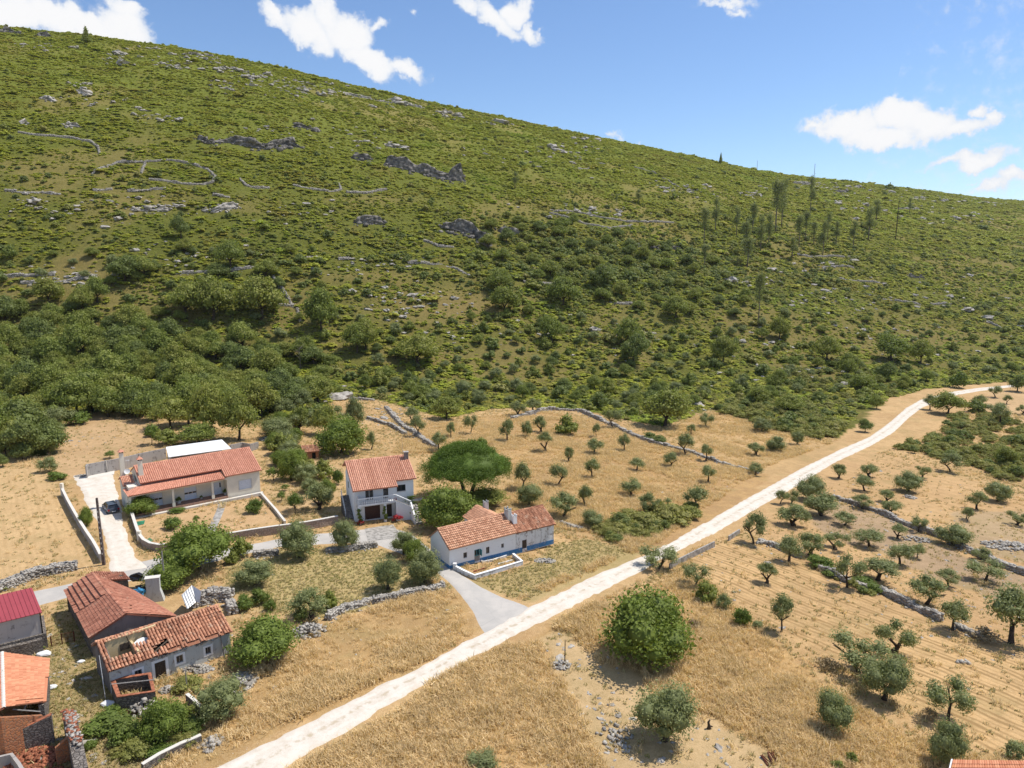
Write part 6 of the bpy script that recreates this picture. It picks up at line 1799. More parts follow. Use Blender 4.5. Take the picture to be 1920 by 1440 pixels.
mb = MB(); mb.tube([(xd, 6.4, 3.6), (xd, 6.4, 5.7)], 0.03, 5); mb.tube([(xd, 6.4, 5.7), (xd + 0.02, 6.0, 5.8)], 0.02, 4); dm = mb.build('dish_mast', M['metal'], hb)
mb = MB(); c0 = Vector((xd, 6.1, 5.8)); nd = Vector((-0.2, -1, 0.45)).normalized(); a_ = nd.cross(Vector((0, 0, 1))).normalized(); b_ = nd.cross(a_)
prev = [c0] * 12
for q, (rr0, dd_) in enumerate(((0.15, 0.0), (0.3, 0.03), (0.45, 0.09))):
    ring = [c0 + nd * dd_ + a_ * math.cos(2 * math.pi * k / 12) * rr0 + b_ * math.sin(2 * math.pi * k / 12) * rr0 for k in range(12)]
    for k in range(12): mb.face([prev[k], prev[(k + 1) % 12], ring[(k + 1) % 12], ring[k]] if q else [c0, ring[(k + 1) % 12], ring[k]])
    prev = ring
mb.build('satellite_dish', M['white_paint'], hb)
xa_ = f.front(238, 850, 6.8)[0]
mb = MB(); mb.tube([(xa_, 6.8, 4.0), (xa_, 6.8, 7.7)], 0.025, 4)
for k in range(5): mb.tube([(xa_ - 0.35 + 0.05 * k, 6.8 - 0.15 * k + 0.3, 7.4), (xa_ + 0.35 - 0.05 * k, 6.8 - 0.15 * k + 0.3, 7.4)], 0.012, 4)
mb.tube([(xa_, 6.3, 7.4), (xa_, 7.2, 7.4)], 0.015, 4)
mb.build('antenna', M['metal'], hb)
FB = f

# ================= white roofed shed and block wall behind =================
f = Frame((312, 862), yaw=33, endpx=428)
sh = f.root('open_shed', 'flat white-roofed shed right behind the bungalow', 'shed')
a = f.atz(311, 838, 3.3); b = f.atz(416, 824, 3.3); c = f.atz(434, 841, 2.7); d = f.atz(316, 857, 2.7)
mb = MB(); mb.hexa([(a[0], a[1], 3.2), (b[0], b[1], 3.2), (c[0], c[1], 2.6), (d[0], d[1], 2.6)][::-1], [(a[0], a[1], 3.3), (b[0], b[1], 3.3), (c[0], c[1], 2.7), (d[0], d[1], 2.7)][::-1])
mb.build('roof_sheet', M['sheet_white'], sh)
mb = MB()
mb.hexa([(d[0] + .15, d[1] + .1, -.5), (d[0] + .4, d[1] + .1, -.5), (a[0] + .35, a[1] - .2, -.5), (a[0] + .1, a[1] - .2, -.5)], [(d[0] + .15, d[1] + .1, 2.58), (d[0] + .4, d[1] + .1, 2.58), (a[0] + .35, a[1] - .2, 3.15), (a[0] + .1, a[1] - .2, 3.15)])
mb.hexa([(a[0] + .36, a[1] - .45, -.5), (b[0] - .2, b[1] - .4, -.5), (b[0] - .2, b[1] - .2, -.5), (a[0] + .36, a[1] - .2, -.5)], [(a[0] + .36, a[1] - .45, 3.1), (b[0] - .2, b[1] - .4, 3.1), (b[0] - .2, b[1] - .2, 3.1), (a[0] + .36, a[1] - .2, 3.1)])
mb.build('wall', M['shed_render'], sh)
for q in range(4):
    k = q / 3; x = d[0] * (1 - k) + c[0] * k; y = d[1] * (1 - k) + c[1] * k
    m2 = MB(); m2.box(x - .07 if q else x + .45, x + .07 if q else x + .6, y + .08, y + .22, -.5, 2.58); m2.build('post', M['wood_grey'], sh)

def poly_wall(name, label, cat, pts, h, th, mat, cap=None, caph=0.08, z_off=0.0, hs=None, group=None, capw=0.06, piers=None, piermat=None, pierh=0.2, closed=False):
    """masonry wall following ground points; pts are picture positions of its foot"""
    P_ = [gp(*p) for p in pts]
    o = P_[0].copy()
    e = empty(name, o); tag(e, label, cat, group)
    mb = MB(); cb_ = MB()
    n = len(P_)
    off = []
    for i in range(n):
        d0 = (P_[i] - P_[max(i - 1, 0)]); d1 = (P_[min(i + 1, n - 1)] - P_[i])
        d = Vector((d0.x + d1.x, d0.y + d1.y, 0)).normalized() if (d0.length + d1.length) > 0 else Vector((1, 0, 0))
        off.append(Vector((-d.y, d.x, 0)))
    H_ = hs or [h] * n
    for i in range(n - 1):
        a, b = P_[i] - o, P_[i + 1] - o
        na, nb = off[i] * th / 2, off[i + 1] * th / 2
        lo = Vector((0, 0, -0.5))
        base = [a + na + lo, a - na + lo, b - nb + lo, b + nb + lo]
        top = [a + na + Vector((0, 0, H_[i])), a - na + Vector((0, 0, H_[i])), b - nb + Vector((0, 0, H_[i + 1])), b + nb + Vector((0, 0, H_[i + 1]))]
        mb.hexa(base, top)
        if cap:
            k = 1 + 2 * capw / th
            t0 = [a + na * k + Vector((0, 0, H_[i] + 0.002)), a - na * k + Vector((0, 0, H_[i] + 0.002)), b - nb * k + Vector((0, 0, H_[i + 1] + 0.002)), b + nb * k + Vector((0, 0, H_[i + 1] + 0.002))]
            cb_.hexa(t0, [p + Vector((0, 0, caph)) for p in t0])
    mb.build('wall', mat, e)
    if cap: cb_.build('coping', cap, e)
    if piers:
        for i in piers:
            a = P_[i] - o; m2 = MB(); w = th / 2 + 0.09
            m2.box(a.x - w, a.x + w, a.y - w, a.y + w, a.z - 0.5, a.z + H_[i] + pierh); m2.build('pier', piermat or mat, e)
    return e

poly_wall('block_wall', 'grey concrete block wall left of the white-roofed shed', 'wall', [(163, 897), (166, 893), (200, 886), (230, 880), (262, 872), (312, 861)], 2.3, 0.2, M['block_wall'], piers=[1, 2, 3, 4], piermat=M['concrete'], pierh=0.02)
poly_wall('block_wall', 'short grey block wall right of the white-roofed shed', 'wall', [(432, 848), (455, 843), (470, 846), (485, 842)], 1.6, 0.2, M['block_wall'])
poly_wall('driveway_wall', 'grey boundary wall with pale coping along the left of the driveway', 'wall', [(118, 929), (128, 950), (140, 972), (152, 993), (164, 1012), (176, 1030), (184, 1044), (190, 1056)], 1.25, 0.25, M['block_wall'], cap=M['coping'], piers=[0], piermat=M['cream'], pierh=0.9)
gw = [(245, 962), (252, 985), (258, 1003), (262, 1014), (270, 1024), (283, 1031), (300, 1034), (318, 1033), (340, 1030), (380, 1024), (412, 1019)]
poly_wall('garden_wall', 'curved stone-faced garden wall of the bungalow beside the driveway', 'wall', gw, 1.0, 0.3, M['stone_facing'], cap=M['coping'], hs=[1.0] * 11, piers=[3], piermat=M['cream'], pierh=0.5)
poly_wall('garden_wall', 'stone-faced garden wall of the bungalow along the lane', 'wall', [(421, 1017), (450, 1012), (480, 1007), (520, 1001), (560, 996), (600, 989), (634, 982)], 1.25, 0.3, M['stone_facing'], cap=M['coping'])
poly_wall('side_wall', 'low pale wall running from the bungalow corner to the lane', 'wall', [(490, 930), (503, 945), (518, 962), (535, 984)], 0.55, 0.22, M['cream'], cap=M['coping'])

# ================= two-storey house =================
f = Frame((666, 978.5), yaw=22, endpx=777)
L = f.L
yr2 = 5.3; zr2_ = f.front(649, 865.5, yr2)[1]; eL_ = f.front(665.4, 921.8, -1.7)[1]
sl2 = (zr2_ - eL_) / (yr2 + 1.7); D2 = yr2 + 2.6
zb = f.front(672, 950.5, -1.55)[1] + 0.2
print('house2 ridge', yr2, zr2_, 'eave', eL_, 'slope', sl2, 'balcony', zb, 'L', f.L)
def pl2(y): return zr2_ - (yr2 - y) * sl2
ZT = pl2(-0.05) - 0.1
h2 = f.root('two_storey_house', 'white two-storey house with orange roof, balcony and outside stairs', 'house')
ga = sorted((f.front(684, 960)[0], f.front(713, 960)[0])); gd = sorted((f.front(725, 955)[0], f.front(735, 955)[0]))
W1 = sorted((f.front(684.5, 925)[0], f.front(700.5, 925)[0])); W2 = sorted((f.front(718.5, 922)[0], f.front(728, 922)[0])); W3 = sorted((f.front(744, 915)[0], f.front(760.5, 915)[0]))
xs2 = f.front(742, 925)[0]
z3a = f.front(752, 921)[1]; z3b = f.front(752, 909)[1]
mb = MB(); wall_open(mb, L, -0.4, ZT, 0.25, [(ga[0], ga[1], 0.05, 2.25), (gd[0], gd[1], 0.05, 2.15), (W1[0], W1[1], zb + .05, zb + 2.2), (W2[0], W2[1], zb + .05, zb + 2.2), (W3[0], W3[1], z3a, z3b)])
wl = mb.build('front_wall', M['white_wall'], h2)
mb = MB(); mb.box(0.001, L - 0.001, 0.9, D2, -0.4, ZT - .05)
mb.box(0.001, 0.25, 0.252, 0.9, -0.4, ZT - .05); mb.box(L - 0.25, L - 0.001, 0.252, 0.9, -0.4, ZT - .05); mb.box(0.25, L - 0.25, 0.252, 0.9, 2.35, zb - .1)
gable(mb, 0.02, 0.3, 0.02, yr2, D2, ZT - .1, pl2(yr2) - 0.16); gable(mb, L - 0.3, L - 0.02, 0.02, yr2, D2, ZT - .1, pl2(yr2) - 0.16)
mb.build('wall', M['white_wall'], h2)
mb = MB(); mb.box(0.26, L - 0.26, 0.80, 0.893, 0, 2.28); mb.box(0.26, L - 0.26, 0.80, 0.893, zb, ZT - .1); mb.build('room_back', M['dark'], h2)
panel(h2, ga[0], ga[1], 0.05, 2.25, 0, M['garage'], 'garage_door', 0.12, 8, True)
panel(h2, gd[0], gd[1], 0.05, 2.15, 0, M['wood_dark'], 'cellar_door', 0.1, 4)
window(h2, W1[0], W1[1], zb + .05, zb + 2.2, 0, 1); window(h2, W2[0], W2[1], zb + .05, zb + 2.2, 0, 0, frame=M['wood_dark'], name='balcony_door'); window(h2, W3[0], W3[1], z3a, z3b, 0, 1, frame=M['plastic_grey'])
mb = MB(); mb.box(W3[0] - .08, W3[1] + .08, -0.05, 0.0, z3a - .1, z3a); mb.build('window_sill', M['coping'], h2)
# roof: front slope, left part reaches over the balcony
eL = pl2(-1.7)
roof_slab(h2, (-0.45, -1.7, eL), (xs2, -1.7, eL), (xs2, yr2, pl2(yr2)), (-0.45, yr2, pl2(yr2)), M['tile_house'])
tile_roof(h2, (-0.45, -1.7, eL), (xs2, -1.7, eL), (xs2, yr2, pl2(yr2)), (-0.45, yr2, pl2(yr2)), M['tile_house'], 0.30, 0.40, jit=0.012, step_=0.03, colvar=0.6, arch=0.36)
roof_slab(h2, (xs2, -0.45, pl2(-.45)), (L + 0.45, -0.45, pl2(-.45)), (L + 0.45, yr2, pl2(yr2)), (xs2, yr2, pl2(yr2)), M['tile_house'])
tile_roof(h2, (xs2, -0.45, pl2(-.45)), (L + 0.45, -0.45, pl2(-.45)), (L + 0.45, yr2, pl2(yr2)), (xs2, yr2, pl2(yr2)), M['tile_house'], 0.30, 0.40, jit=0.012, step_=0.03, colvar=0.6, arch=0.36)
by = D2 + 0.4; bz = pl2(yr2) - (by - yr2) * 0.5
roof_slab(h2, (L + 0.45, by, bz), (-0.45, by, bz), (-0.45, yr2, pl2(yr2)), (L + 0.45, yr2, pl2(yr2)), M['tile_house'])
tile_roof(h2, (-0.45, by, bz), (L + 0.45, by, bz), (L + 0.45, yr2, pl2(yr2)), (-0.45, yr2, pl2(yr2)), M['tile_house'], 0.235, 0.37, jit=0.015)
ridge(h2, (-0.45, yr2, pl2(yr2) + .06), (L + 0.45, yr2, pl2(yr2) + .06), M['tile_house'])
cxx = f.front(761.5, 863, 4.4)[0]
mb = MB(); mb.box(cxx - .33, cxx + .33, 4.1, 4.7, pl2(4.1) - .4, pl2(4.4) + 1.15); ch = mb.build('chimney', M['ruin_dark'], h2)
mb = MB(); mb.box(cxx - .42, cxx + .42, 4.0, 4.8, pl2(4.4) + 1.152, pl2(4.4) + 1.27); mb.build('chimney_cap', M['concrete'], ch)
mb = MB(); mb.tube([(cxx - .45, 4.9, pl2(4.9)), (cxx - .45, 4.9, pl2(4.9) + 3.6)], 0.02, 4); mb.build('antenna_rod', M['metal'], h2)
# balcony
bx0 = f.front(672, 943, -1.5)[0]; bx1 = f.front(742, 935, -1.5)[0]
mb = MB(); mb.box(bx0, bx1, -1.55, -0.003, zb - 0.22, zb); bal = mb.build('balcony', M['white_paint'], h2)
nb = 20
bm_ = MB()
for (w_, a, b) in ((0.16, 0, 0.08), (0.08, 0.08, 0.2), (0.14, 0.2, 0.45), (0.08, 0.45, 0.85), (0.16, 0.85, 0.95)):
    bm_.box(-w_ / 2, w_ / 2, -w_ / 2, w_ / 2, a, b)
b0 = bm_.build('baluster', M['white_paint'], bal); b0.location = (bx0 + 0.1, -1.47, zb)
for k in range(1, nb + 1):
    c_ = b0.copy(); link(c_, bal); c_.location = (bx0 + 0.1 + (bx1 - bx0 - 0.2) * k / nb, -1.47, zb)
for k in range(1, 6):
    c_ = b0.copy(); link(c_, bal); c_.location = (bx0 + 0.08, -1.47 + 1.4 * k / 6, zb)
mb = MB(); mb.box(bx0, bx1, -1.56, -1.38, zb + 0.951, zb + 1.04); mb.box(bx0, bx0 + 0.16, -1.379, -0.003, zb + 0.951, zb + 1.04); mb.build('handrail', M['white_paint'], bal)
for px_q, nm in ((bx0 + 0.12, 'l'), (0.5 * (ga[1] + gd[0]), 'm')):
    mb = MB(); mb.box(px_q - 0.2, px_q + 0.2, -1.5, -1.1, -0.3, zb - 0.223); mb.build('pillar', M['white_wall'], h2)
# stair: first flight along the front, landing, second flight coming forward
fl = 2.35; nst = 8
st = empty('stair', (0, 0, 0)); st.parent = h2
for k in range(nst):
    x = bx1 + fl * k / nst; z = zb - 1.35 * (k + 1) / nst
    mb = MB(); mb.box(x + 0.002, x + fl / nst, -1.45, -0.3, z - 0.35, z); mb.build('step', M['concrete'], st)
lx = bx1 + fl; lz = zb - 1.35
mb = MB(); mb.box(lx, lx + 1.15, -1.45, -0.3, lz - 0.5, lz); mb.build('landing', M['concrete'], st)
for k in range(8):
    y = -1.45 - 2.7 * k / 8; z = lz - lz * (k + 1) / 8.5
    mb = MB(); mb.box(lx + 0.12, lx + 1.15, y - 2.7 / 8, y - 0.002, -0.3, z); mb.build('step', M['concrete'], st)
mb = MB()
mb.hexa([(bx1, -1.6, -0.3), (lx + 0.1, -1.6, -0.3), (lx + 0.1, -1.46, -0.3), (bx1, -1.46, -0.3)], [(bx1, -1.6, zb - 0.1), (lx + 0.1, -1.6, lz + 0.02), (lx + 0.1, -1.46, lz + 0.02), (bx1, -1.46, zb - 0.1)])
mb.hexa([(lx - 0.05, -4.2, -0.3), (lx + 0.11, -4.2, -0.3), (lx + 0.11, -1.61, -0.3), (lx - 0.05, -1.61, -0.3)], [(lx - 0.05, -4.2, 0.75), (lx + 0.11, -4.2, 0.75), (lx + 0.11, -1.61, lz + 0.75), (lx - 0.05, -1.61, lz + 0.75)])
mb.build('stair_wall', M['white_wall'], st)
mb = MB()
mb.tube([(bx1, -1.5, zb + 1.0), (lx, -1.5, lz + 1.0)], 0.08, 4)
mb.hexa([(lx - 0.09, -4.25, .752), (lx + 0.15, -4.25, .752), (lx + 0.15, -1.5, lz + .752), (lx - 0.09, -1.5, lz + .752)], [(lx - 0.09, -4.25, .84), (lx + 0.15, -4.25, .84), (lx + 0.15, -1.5, lz + .84), (lx - 0.09, -1.5, lz + .84)])
mb.build('stair_handrail', M['white_paint'], st)
for k in range(1, 10):
    c_ = b0.copy(); link(c_, st); t_ = k / 10; c_.location = (bx1 + fl * t_, -1.5, zb - 1.35 * t_ - 0.02)
# outside stair on the left flank
mb = MB(); mb.hexa([(-1.25, 1.2, -.4), (-.02, 1.2, -.4), (-.02, 5.6, -.4), (-1.25, 5.6, -.4)], [(-1.25, 1.2, .3), (-.02, 1.2, .3), (-.02, 5.6, 2.6), (-1.25, 5.6, 2.6)]); mb.build('flank_stair', M['rubble'], h2)
mb = MB(); mb.box(-0.05, -0.003, 4.6, 5.4, zb + .8, zb + 2.0); w_ = mb.build('flank_window', M['white_paint'], h2)
mb = MB(); mb.box(-0.065, -0.052, 4.7, 5.3, zb + .9, zb + 1.9); mb.build('pane', M['glass'], w_)
sr = MB()
for k in range(9):
    y = 1.6 + 4.0 * k / 8; z = 0.5 + 2.2 * k / 8; sr.box(-1.2, -1.15, y - .025, y + .025, z, z + 0.95)
sr.tube([(-1.17, 1.6, 1.45), (-1.17, 5.6, 3.65)], 0.04, 4); sr.build('flank_railing', M['white_paint'], h2)
F2 = f

# ================= white cottage with blue base =================
f = Frame((843, 1067), (1038, 1024.5))
L = f.L
hc = f.root('blue_base_cottage', 'long low whitewashed cottage with faded blue base and tiled roof', 'house')
xj = f.front(968, 1003, -0.15)[0]          # roof changes from flat rows to old barrel tiles
Dc = 5.4; yc = 3.0; ze = 2.78; slc = 0.52
wins = [(f.front(869, 1040), f.front(876, 1040)), (f.front(911.5, 1030), f.front(918, 1030)), (f.front(940, 1022), f.front(945, 1022))]
zs = [(f.front(872, 1046.5)[1], f.front(872, 1036)[1]), (f.front(915, 1038)[1], f.front(915, 1025.5)[1]), (f.front(942, 1027.5)[1], f.front(942, 1019.5)[1])]
dz_ = (f.front(889.5, 1040)[0], f.front(900, 1040)[0]); zt = f.front(895, 1030)[1]; zd0 = f.front(895, 1055)[1]
dr2 = (f.front(979, 1020)[0], f.front(988, 1020)[0]); zt2 = f.front(983, 1012.5)[1]; zd2 = f.front(983, 1031)[1]
ops = [(a[0], b[0], z0, z1) for (a, b), (z0, z1) in zip(wins, zs)] + [(dz_[0], dz_[1], max(0.05, zd0), zt), (dr2[0], dr2[1], max(0.02, zd2), zt2)]
print('cottage', L, xj, ops)
mb = MB(); wall_open(mb, xj, -0.5, ze, 0.4, ops); mb.build('front_wall', M['limewash'], hc)
mb = MB(); wall_open(mb, L - xj, -0.5, ze - 0.32, 0.4, ops, x0=xj + 0.001); mb.build('old_front_wall', M['limewash_old'], hc)
mb = MB(); mb.box(0.002, xj, 0.9, Dc, -0.5, ze - 0.06); mb.box(xj + .002, L - 0.003, 0.9, Dc, -0.5, ze - 0.34); mb.box(0.002, 0.4, 0.402, 0.9, -0.5, ze); mb.box(L - 0.4, L - 0.002, 0.402, 0.9, -0.5, ze - 0.34)
zr = ze + 0.1 + (yc + 0.25) * slc
gable(mb, 0.002, 0.4, 0.002, yc, Dc, ze - 0.02, zr - 0.12, ze - 0.1); gable(mb, L - 0.4, L - 0.003, 0.002, yc, Dc, ze - 0.34, zr - 0.32, ze - 0.4)
mb.build('wall', M['limewash'], hc)
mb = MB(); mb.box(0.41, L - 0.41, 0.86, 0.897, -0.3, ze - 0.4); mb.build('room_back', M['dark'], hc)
# blue base, with the door gaps left out
sk = MB()
cuts = sorted([dz_, dr2]); xa = 0.0
for (a, b) in cuts + [(L + 0.0, L)]:
    if a > xa: sk.hexa([(xa, -0.05, -0.4), (a, -0.05, -0.4), (a, -0.003, -0.4), (xa, -0.003, -0.4)], [(xa, -0.04, 0.46 - .26 * xa / L), (a, -0.04, 0.46 - .26 * a / L), (a, -0.003, 0.46 - .26 * a / L), (xa, -0.003, 0.46 - .26 * xa / L)])
    xa = b
sk.box(-0.05, -0.003, -0.05, Dc, -0.5, 0.5)
sk.build('blue_base', M['skirt_blue'], hc)
for (a, b), (z0, z1) in zip(wins, zs): window(hc, a[0], b[0], z0, z1, 0, 1, frame=M['wood_grey'], fw=0.05)
panel(hc, dz_[0], dz_[1], max(0.05, zd0), zt * 0.45, 0, M['wood_grey'], 'half_door', 0.1)
tdoor = window(hc, dz_[0], dz_[1], zt * 0.45, zt, 0, 1, frame=M['teal'], fw=0.12, name='teal_door')
mb = MB(); mb.box(dz_[1] - 0.02, dz_[1] + 0.03, -0.5, -0.01, zt * 0.5, zt); mb.build('teal_shutter', M['teal'], hc)
panel(hc, dr2[0], dr2[1], max(0.02, zd2), zt2, 0, M['wood_dark'], 'old_door', 0.12, 4)
eA = (-0.15, -0.3, ze + 0.02); eB = (xj, -0.3, ze + 0.02); rC = (xj, yc, zr); rD = (-0.15, yc, zr)
roof_slab(hc, eA, eB, rC, rD, M['tile_cottage'])
tile_roof(hc, eA, eB, rC, rD, M['tile_cottage'], 0.28, 0.36, jit=0.008, arch=0.14, step_=0.12, colvar=0.05, lift=0.03)
roof_slab(hc, (xj, -0.25, ze - .07), (L + .2, -0.25, ze - .22), (L + .2, yc, zr - .14), (xj, yc, zr - .14), M['tile_old'])
tile_roof(hc, (xj, -0.25, ze - .07), (L + .2, -0.25, ze - .22), (L + .2, yc, zr - .14), (xj, yc, zr - .14), M['tile_old'], 0.22, 0.4, jit=0.03, arch=0.42)
for (x0, x1, dzr, mt) in ((-0.15, xj, 0, 'tile_cottage'), (xj, L + .2, -0.14, 'tile_old')):
    bq_ = (Dc + .25); bzq = ze - 0.15 + dzr * 0.3
    roof_slab(hc, (x1, bq_, bzq), (x0, bq_, bzq), (x0, yc, zr + dzr), (x1, yc, zr + dzr), M[mt])
    ridge(hc, (x0, yc, zr + dzr + .06), (x1, yc, zr + dzr + .06), M[mt])
def prism_chimney(parent, x, y, w, d, z0, z1, mat='ruin_plaster'):
    mb = MB(); mb.hexa([(x - w, y - d, z0), (x + w, y - d, z0), (x + w, y + d, z0), (x - w, y + d, z0)], [(x - w * .85, y - d * .85, z1), (x + w * .85, y - d * .85, z1), (x + w * .85, y + d * .85, z1), (x - w * .85, y + d * .85, z1)])
    for (a, b) in ((-1, -1), (1, -1), (1, 1), (-1, 1)):
        mb.box(x + a * w * .7 - .08, x + a * w * .7 + .08, y + b * d * .7 - .08, y + b * d * .7 + .08, z1, z1 + .22)
    c = mb.build('chimney', M[mat], parent)
    q = MB(); q.box(x - w * .55, x + w * .55, y - d * .55, y + d * .55, z1 + 0.001, z1 + .02); q.build('flue', M['dark'], c); return c
xc_ = f.front(955, 985, 1.9)[0]
prism_chimney(hc, xc_, 2.3, 0.34, 0.6, zr - 1.3, zr + 0.85)
prism_chimney(hc, xc_ + 0.45, 1.35, 0.34, 0.3, zr - 1.4, zr + 0.05, 'limewash')
# rear annex
xr0, yr0 = f.atz(926, 965, 3.2); xr1, yr1 = f.atz(947, 950, 4.2); xr2, yr2_ = f.atz(985, 963, 3.2)
ax0 = xj - 2.7; ax1 = xj + 1.6
mb = MB(); mb.box(ax0, ax1, Dc + 0.003, Dc + 4.2, -0.5, 2.6); mb.build('annex_wall', M['limewash'], hc)
xm_ = (ax0 + ax1) / 2; za_ = 3.9
mb = MB(); mb.hexa([(ax0, Dc + 4.0, 2.55), (ax1, Dc + 4.0, 2.55), (xm_, Dc + 4.0, za_ - .1)], [(ax0, Dc + 4.19, 2.55), (ax1, Dc + 4.19, 2.55), (xm_, Dc + 4.19, za_ - .1)]); mb.build('annex_gable', M['limewash'], hc)
for (a, b) in ((ax0 - .2, 1), (ax1 + .2, -1)):
    A_ = (a, yc + 0.2, 2.55); B_ = (a, Dc + 4.4, 2.55); C_ = (xm_, Dc + 4.4, za_); D_ = (xm_, yc + 0.2, za_)
    roof_slab(hc, A_, B_, C_, D_, M['tile_cottage']); tile_roof(hc, A_, B_, C_, D_, M['tile_cottage'], 0.24, 0.33, arch=0.17, step_=0.06)
prism_chimney(hc, xm_ + 1.0, Dc + 3.3, 0.38, 0.3, 3.0, 4.5)
FC = f
gwc = poly_wall('yard_wall', 'low flaking white wall around the cottage front yard', 'wall', [(853, 1068), (870, 1077), (890, 1086), (930, 1074), (979, 1059), (962, 1045)], 0.55, 0.28, M['limewash_old'], cap=M['limewash'], caph=0.05, capw=0.03, piers=[0], piermat=M['limewash_old'], pierh=0.35)
poly_wall('yard_step', 'small inner ledge wall under the cottage windows', 'wall', [(902, 1053), (905, 1056), (925, 1052), (950, 1044)], 0.28, 0.2, M['limewash_old'])
poly_wall('garden_edging', 'low brick edging inside the cottage front yard', 'edging', [(888, 1073), (912, 1066)], 0.22, 0.12, M['brickred'])
poly_wall('flower_bed', 'dirt bed edge below the cottage wall', 'edging', [(934, 1059), (956, 1053), (961, 1052)], 0.2, 0.15, M['limewash'])

# ================= long barn (ruin) =================
f = Frame((171, 1236), yaw=36, endpx=None)
hbarn = f.root('long_barn', 'old stone barn with worn red tiled gable roof', 'barn')
zE = 2.35
eFL = f.atz(167.6, 1196.8, zE); aF = f.atz(236.5, 1151, 4.1); eFR = f.atz(330, 1156, 2.2)
eBL = f.atz(122.5, 1108, zE); aB = f.atz(172.5, 1074, 4.1); eBR = f.atz(250, 1108, 2.6)
def q3(p, z): return (p[0], p[1], z)
fr = MB()
def wallseg(mb, p, q, z0, zp, zq, th=0.45):
    p = Vector((p[0], p[1], 0)); q = Vector((q[0], q[1], 0)); d = (q - p).normalized(); n = Vector((-d.y, d.x, 0)) * th
    mb.hexa([(p.x, p.y, z0), (q.x, q.y, z0), (q.x + n.x, q.y + n.y, z0), (p.x + n.x, p.y + n.y, z0)], [(p.x, p.y, zp), (q.x, q.y, zq), (q.x + n.x, q.y + n.y, zq), (p.x + n.x, p.y + n.y, zp)])
ins = 0.18
wallseg(fr, (eFL[0] + ins, eFL[1] + ins), (aF[0], aF[1] + ins), -0.6, zE - .1, 3.95)
wallseg(fr, (aF[0] + .002, aF[1] + ins), (eFR[0], eFR[1] + ins), -0.6, 3.95, 2.1)
fr.build('gable_wall', M['ruin_dark'], hbarn)
lw = MB(); wallseg(lw, (eBL[0] + ins, eBL[1]), (eFL[0] + ins, eFL[1] + ins), -0.6, zE - .12, zE - .12)
wallseg(lw, (aB[0], aB[1]), (eBL[0] + ins, eBL[1]), -0.6, 3.9, zE - .12); wallseg(lw, (eBR[0], eBR[1]), (aB[0], aB[1]), -0.6, 2.4, 3.9)
wallseg(lw, (eFR[0], eFR[1] + ins), (eBR[0], eBR[1]), -0.6, 2.0, 2.4)
lw.build('side_wall', M['rubble'], hbarn)
A_, B_, C_, D_ = q3(eBL, zE), q3(eFL, zE), q3(aF, 4.1), q3(aB, 4.1)
roof_slab(hbarn, A_, B_, C_, D_, M['tile_barn'])
tile_roof(hbarn, A_, B_, C_, D_, M['tile_barn'], 0.21, 0.34, jit=0.03, sag=0.05, arch=0.3, mask=lambda u, v: u < 0.52)
tile_roof(hbarn, A_, B_, C_, D_, M['tile_barn'], 0.21, 0.62, jit=0.012, sag=0.05, arch=0.14, step_=0.20, mask=lambda u, v: u >= 0.52 or rt.random() < 0.01)
A2_, B2_, C2_, D2_ = q3(aB, 4.1), q3(aF, 4.1), q3(eFR, 2.2), q3(eBR, 2.6)
roof_slab(hbarn, q3(eFR, 2.2), q3(eBR, 2.6), q3(aB, 4.1), q3(aF, 4.1), M['tile_barn'])
tile_roof(hbarn, q3(eFR, 2.2), q3(eBR, 2.6), q3(aB, 4.1), q3(aF, 4.1), M['tile_barn'], 0.22, 0.36, jit=0.04, sag=0.06, mask=lambda u, v: (0.55 < u < 0.72 and 0.35 < v < 0.8 and rt.random() < 0.6) or rt.random() < 0.02)
ridge(hbarn, D_, C_, M['tile_barn'])
# the step across the left slope
def lerp(a, b, t): return tuple(a[k] * (1 - t) + b[k] * t for k in range(3))
ridge(hbarn, tuple(np.array(lerp(A_, B_, 0.20)) + [0, 0, .08]), tuple(np.array(lerp(D_, C_, 0.36)) + [0, 0, .08]), M['tile_old'], 0.26)
# small lean-to behind
b1 = f.atz(176, 1072, 3.5); b2 = f.atz(233, 1073, 3.2); b3 = f.atz(244, 1086, 2.4); b4 = f.atz(184, 1089, 2.9)
roof_slab(hbarn, q3(b4, 2.9), q3(b3, 2.4), q3(b2, 3.2), q3(b1, 3.5), M['tile_barn'])
tile_roof(hbarn, q3(b4, 2.9), q3(b3, 2.4), q3(b2, 3.2), q3(b1, 3.5), M['tile_barn'], 0.22, 0.36, jit=0.04, mask=lambda u, v: rt.random() < 0.04)
m2 = MB(); m2.hexa([(b4[0] + .2, b4[1] + .15, -.5), (b3[0] - .2, b3[1] + .15, -.5), (b2[0] - .2, b2[1] - .2, -.5), (b1[0] + .2, b1[1] - .2, -.5)], [(b4[0] + .2, b4[1] + .15, 2.7), (b3[0] - .2, b3[1] + .15, 2.2), (b2[0] - .2, b2[1] - .2, 3.0), (b1[0] + .2, b1[1] - .2, 3.3)]); m2.build('lean_to_wall', M['rubble'], hbarn)
FBARN = f

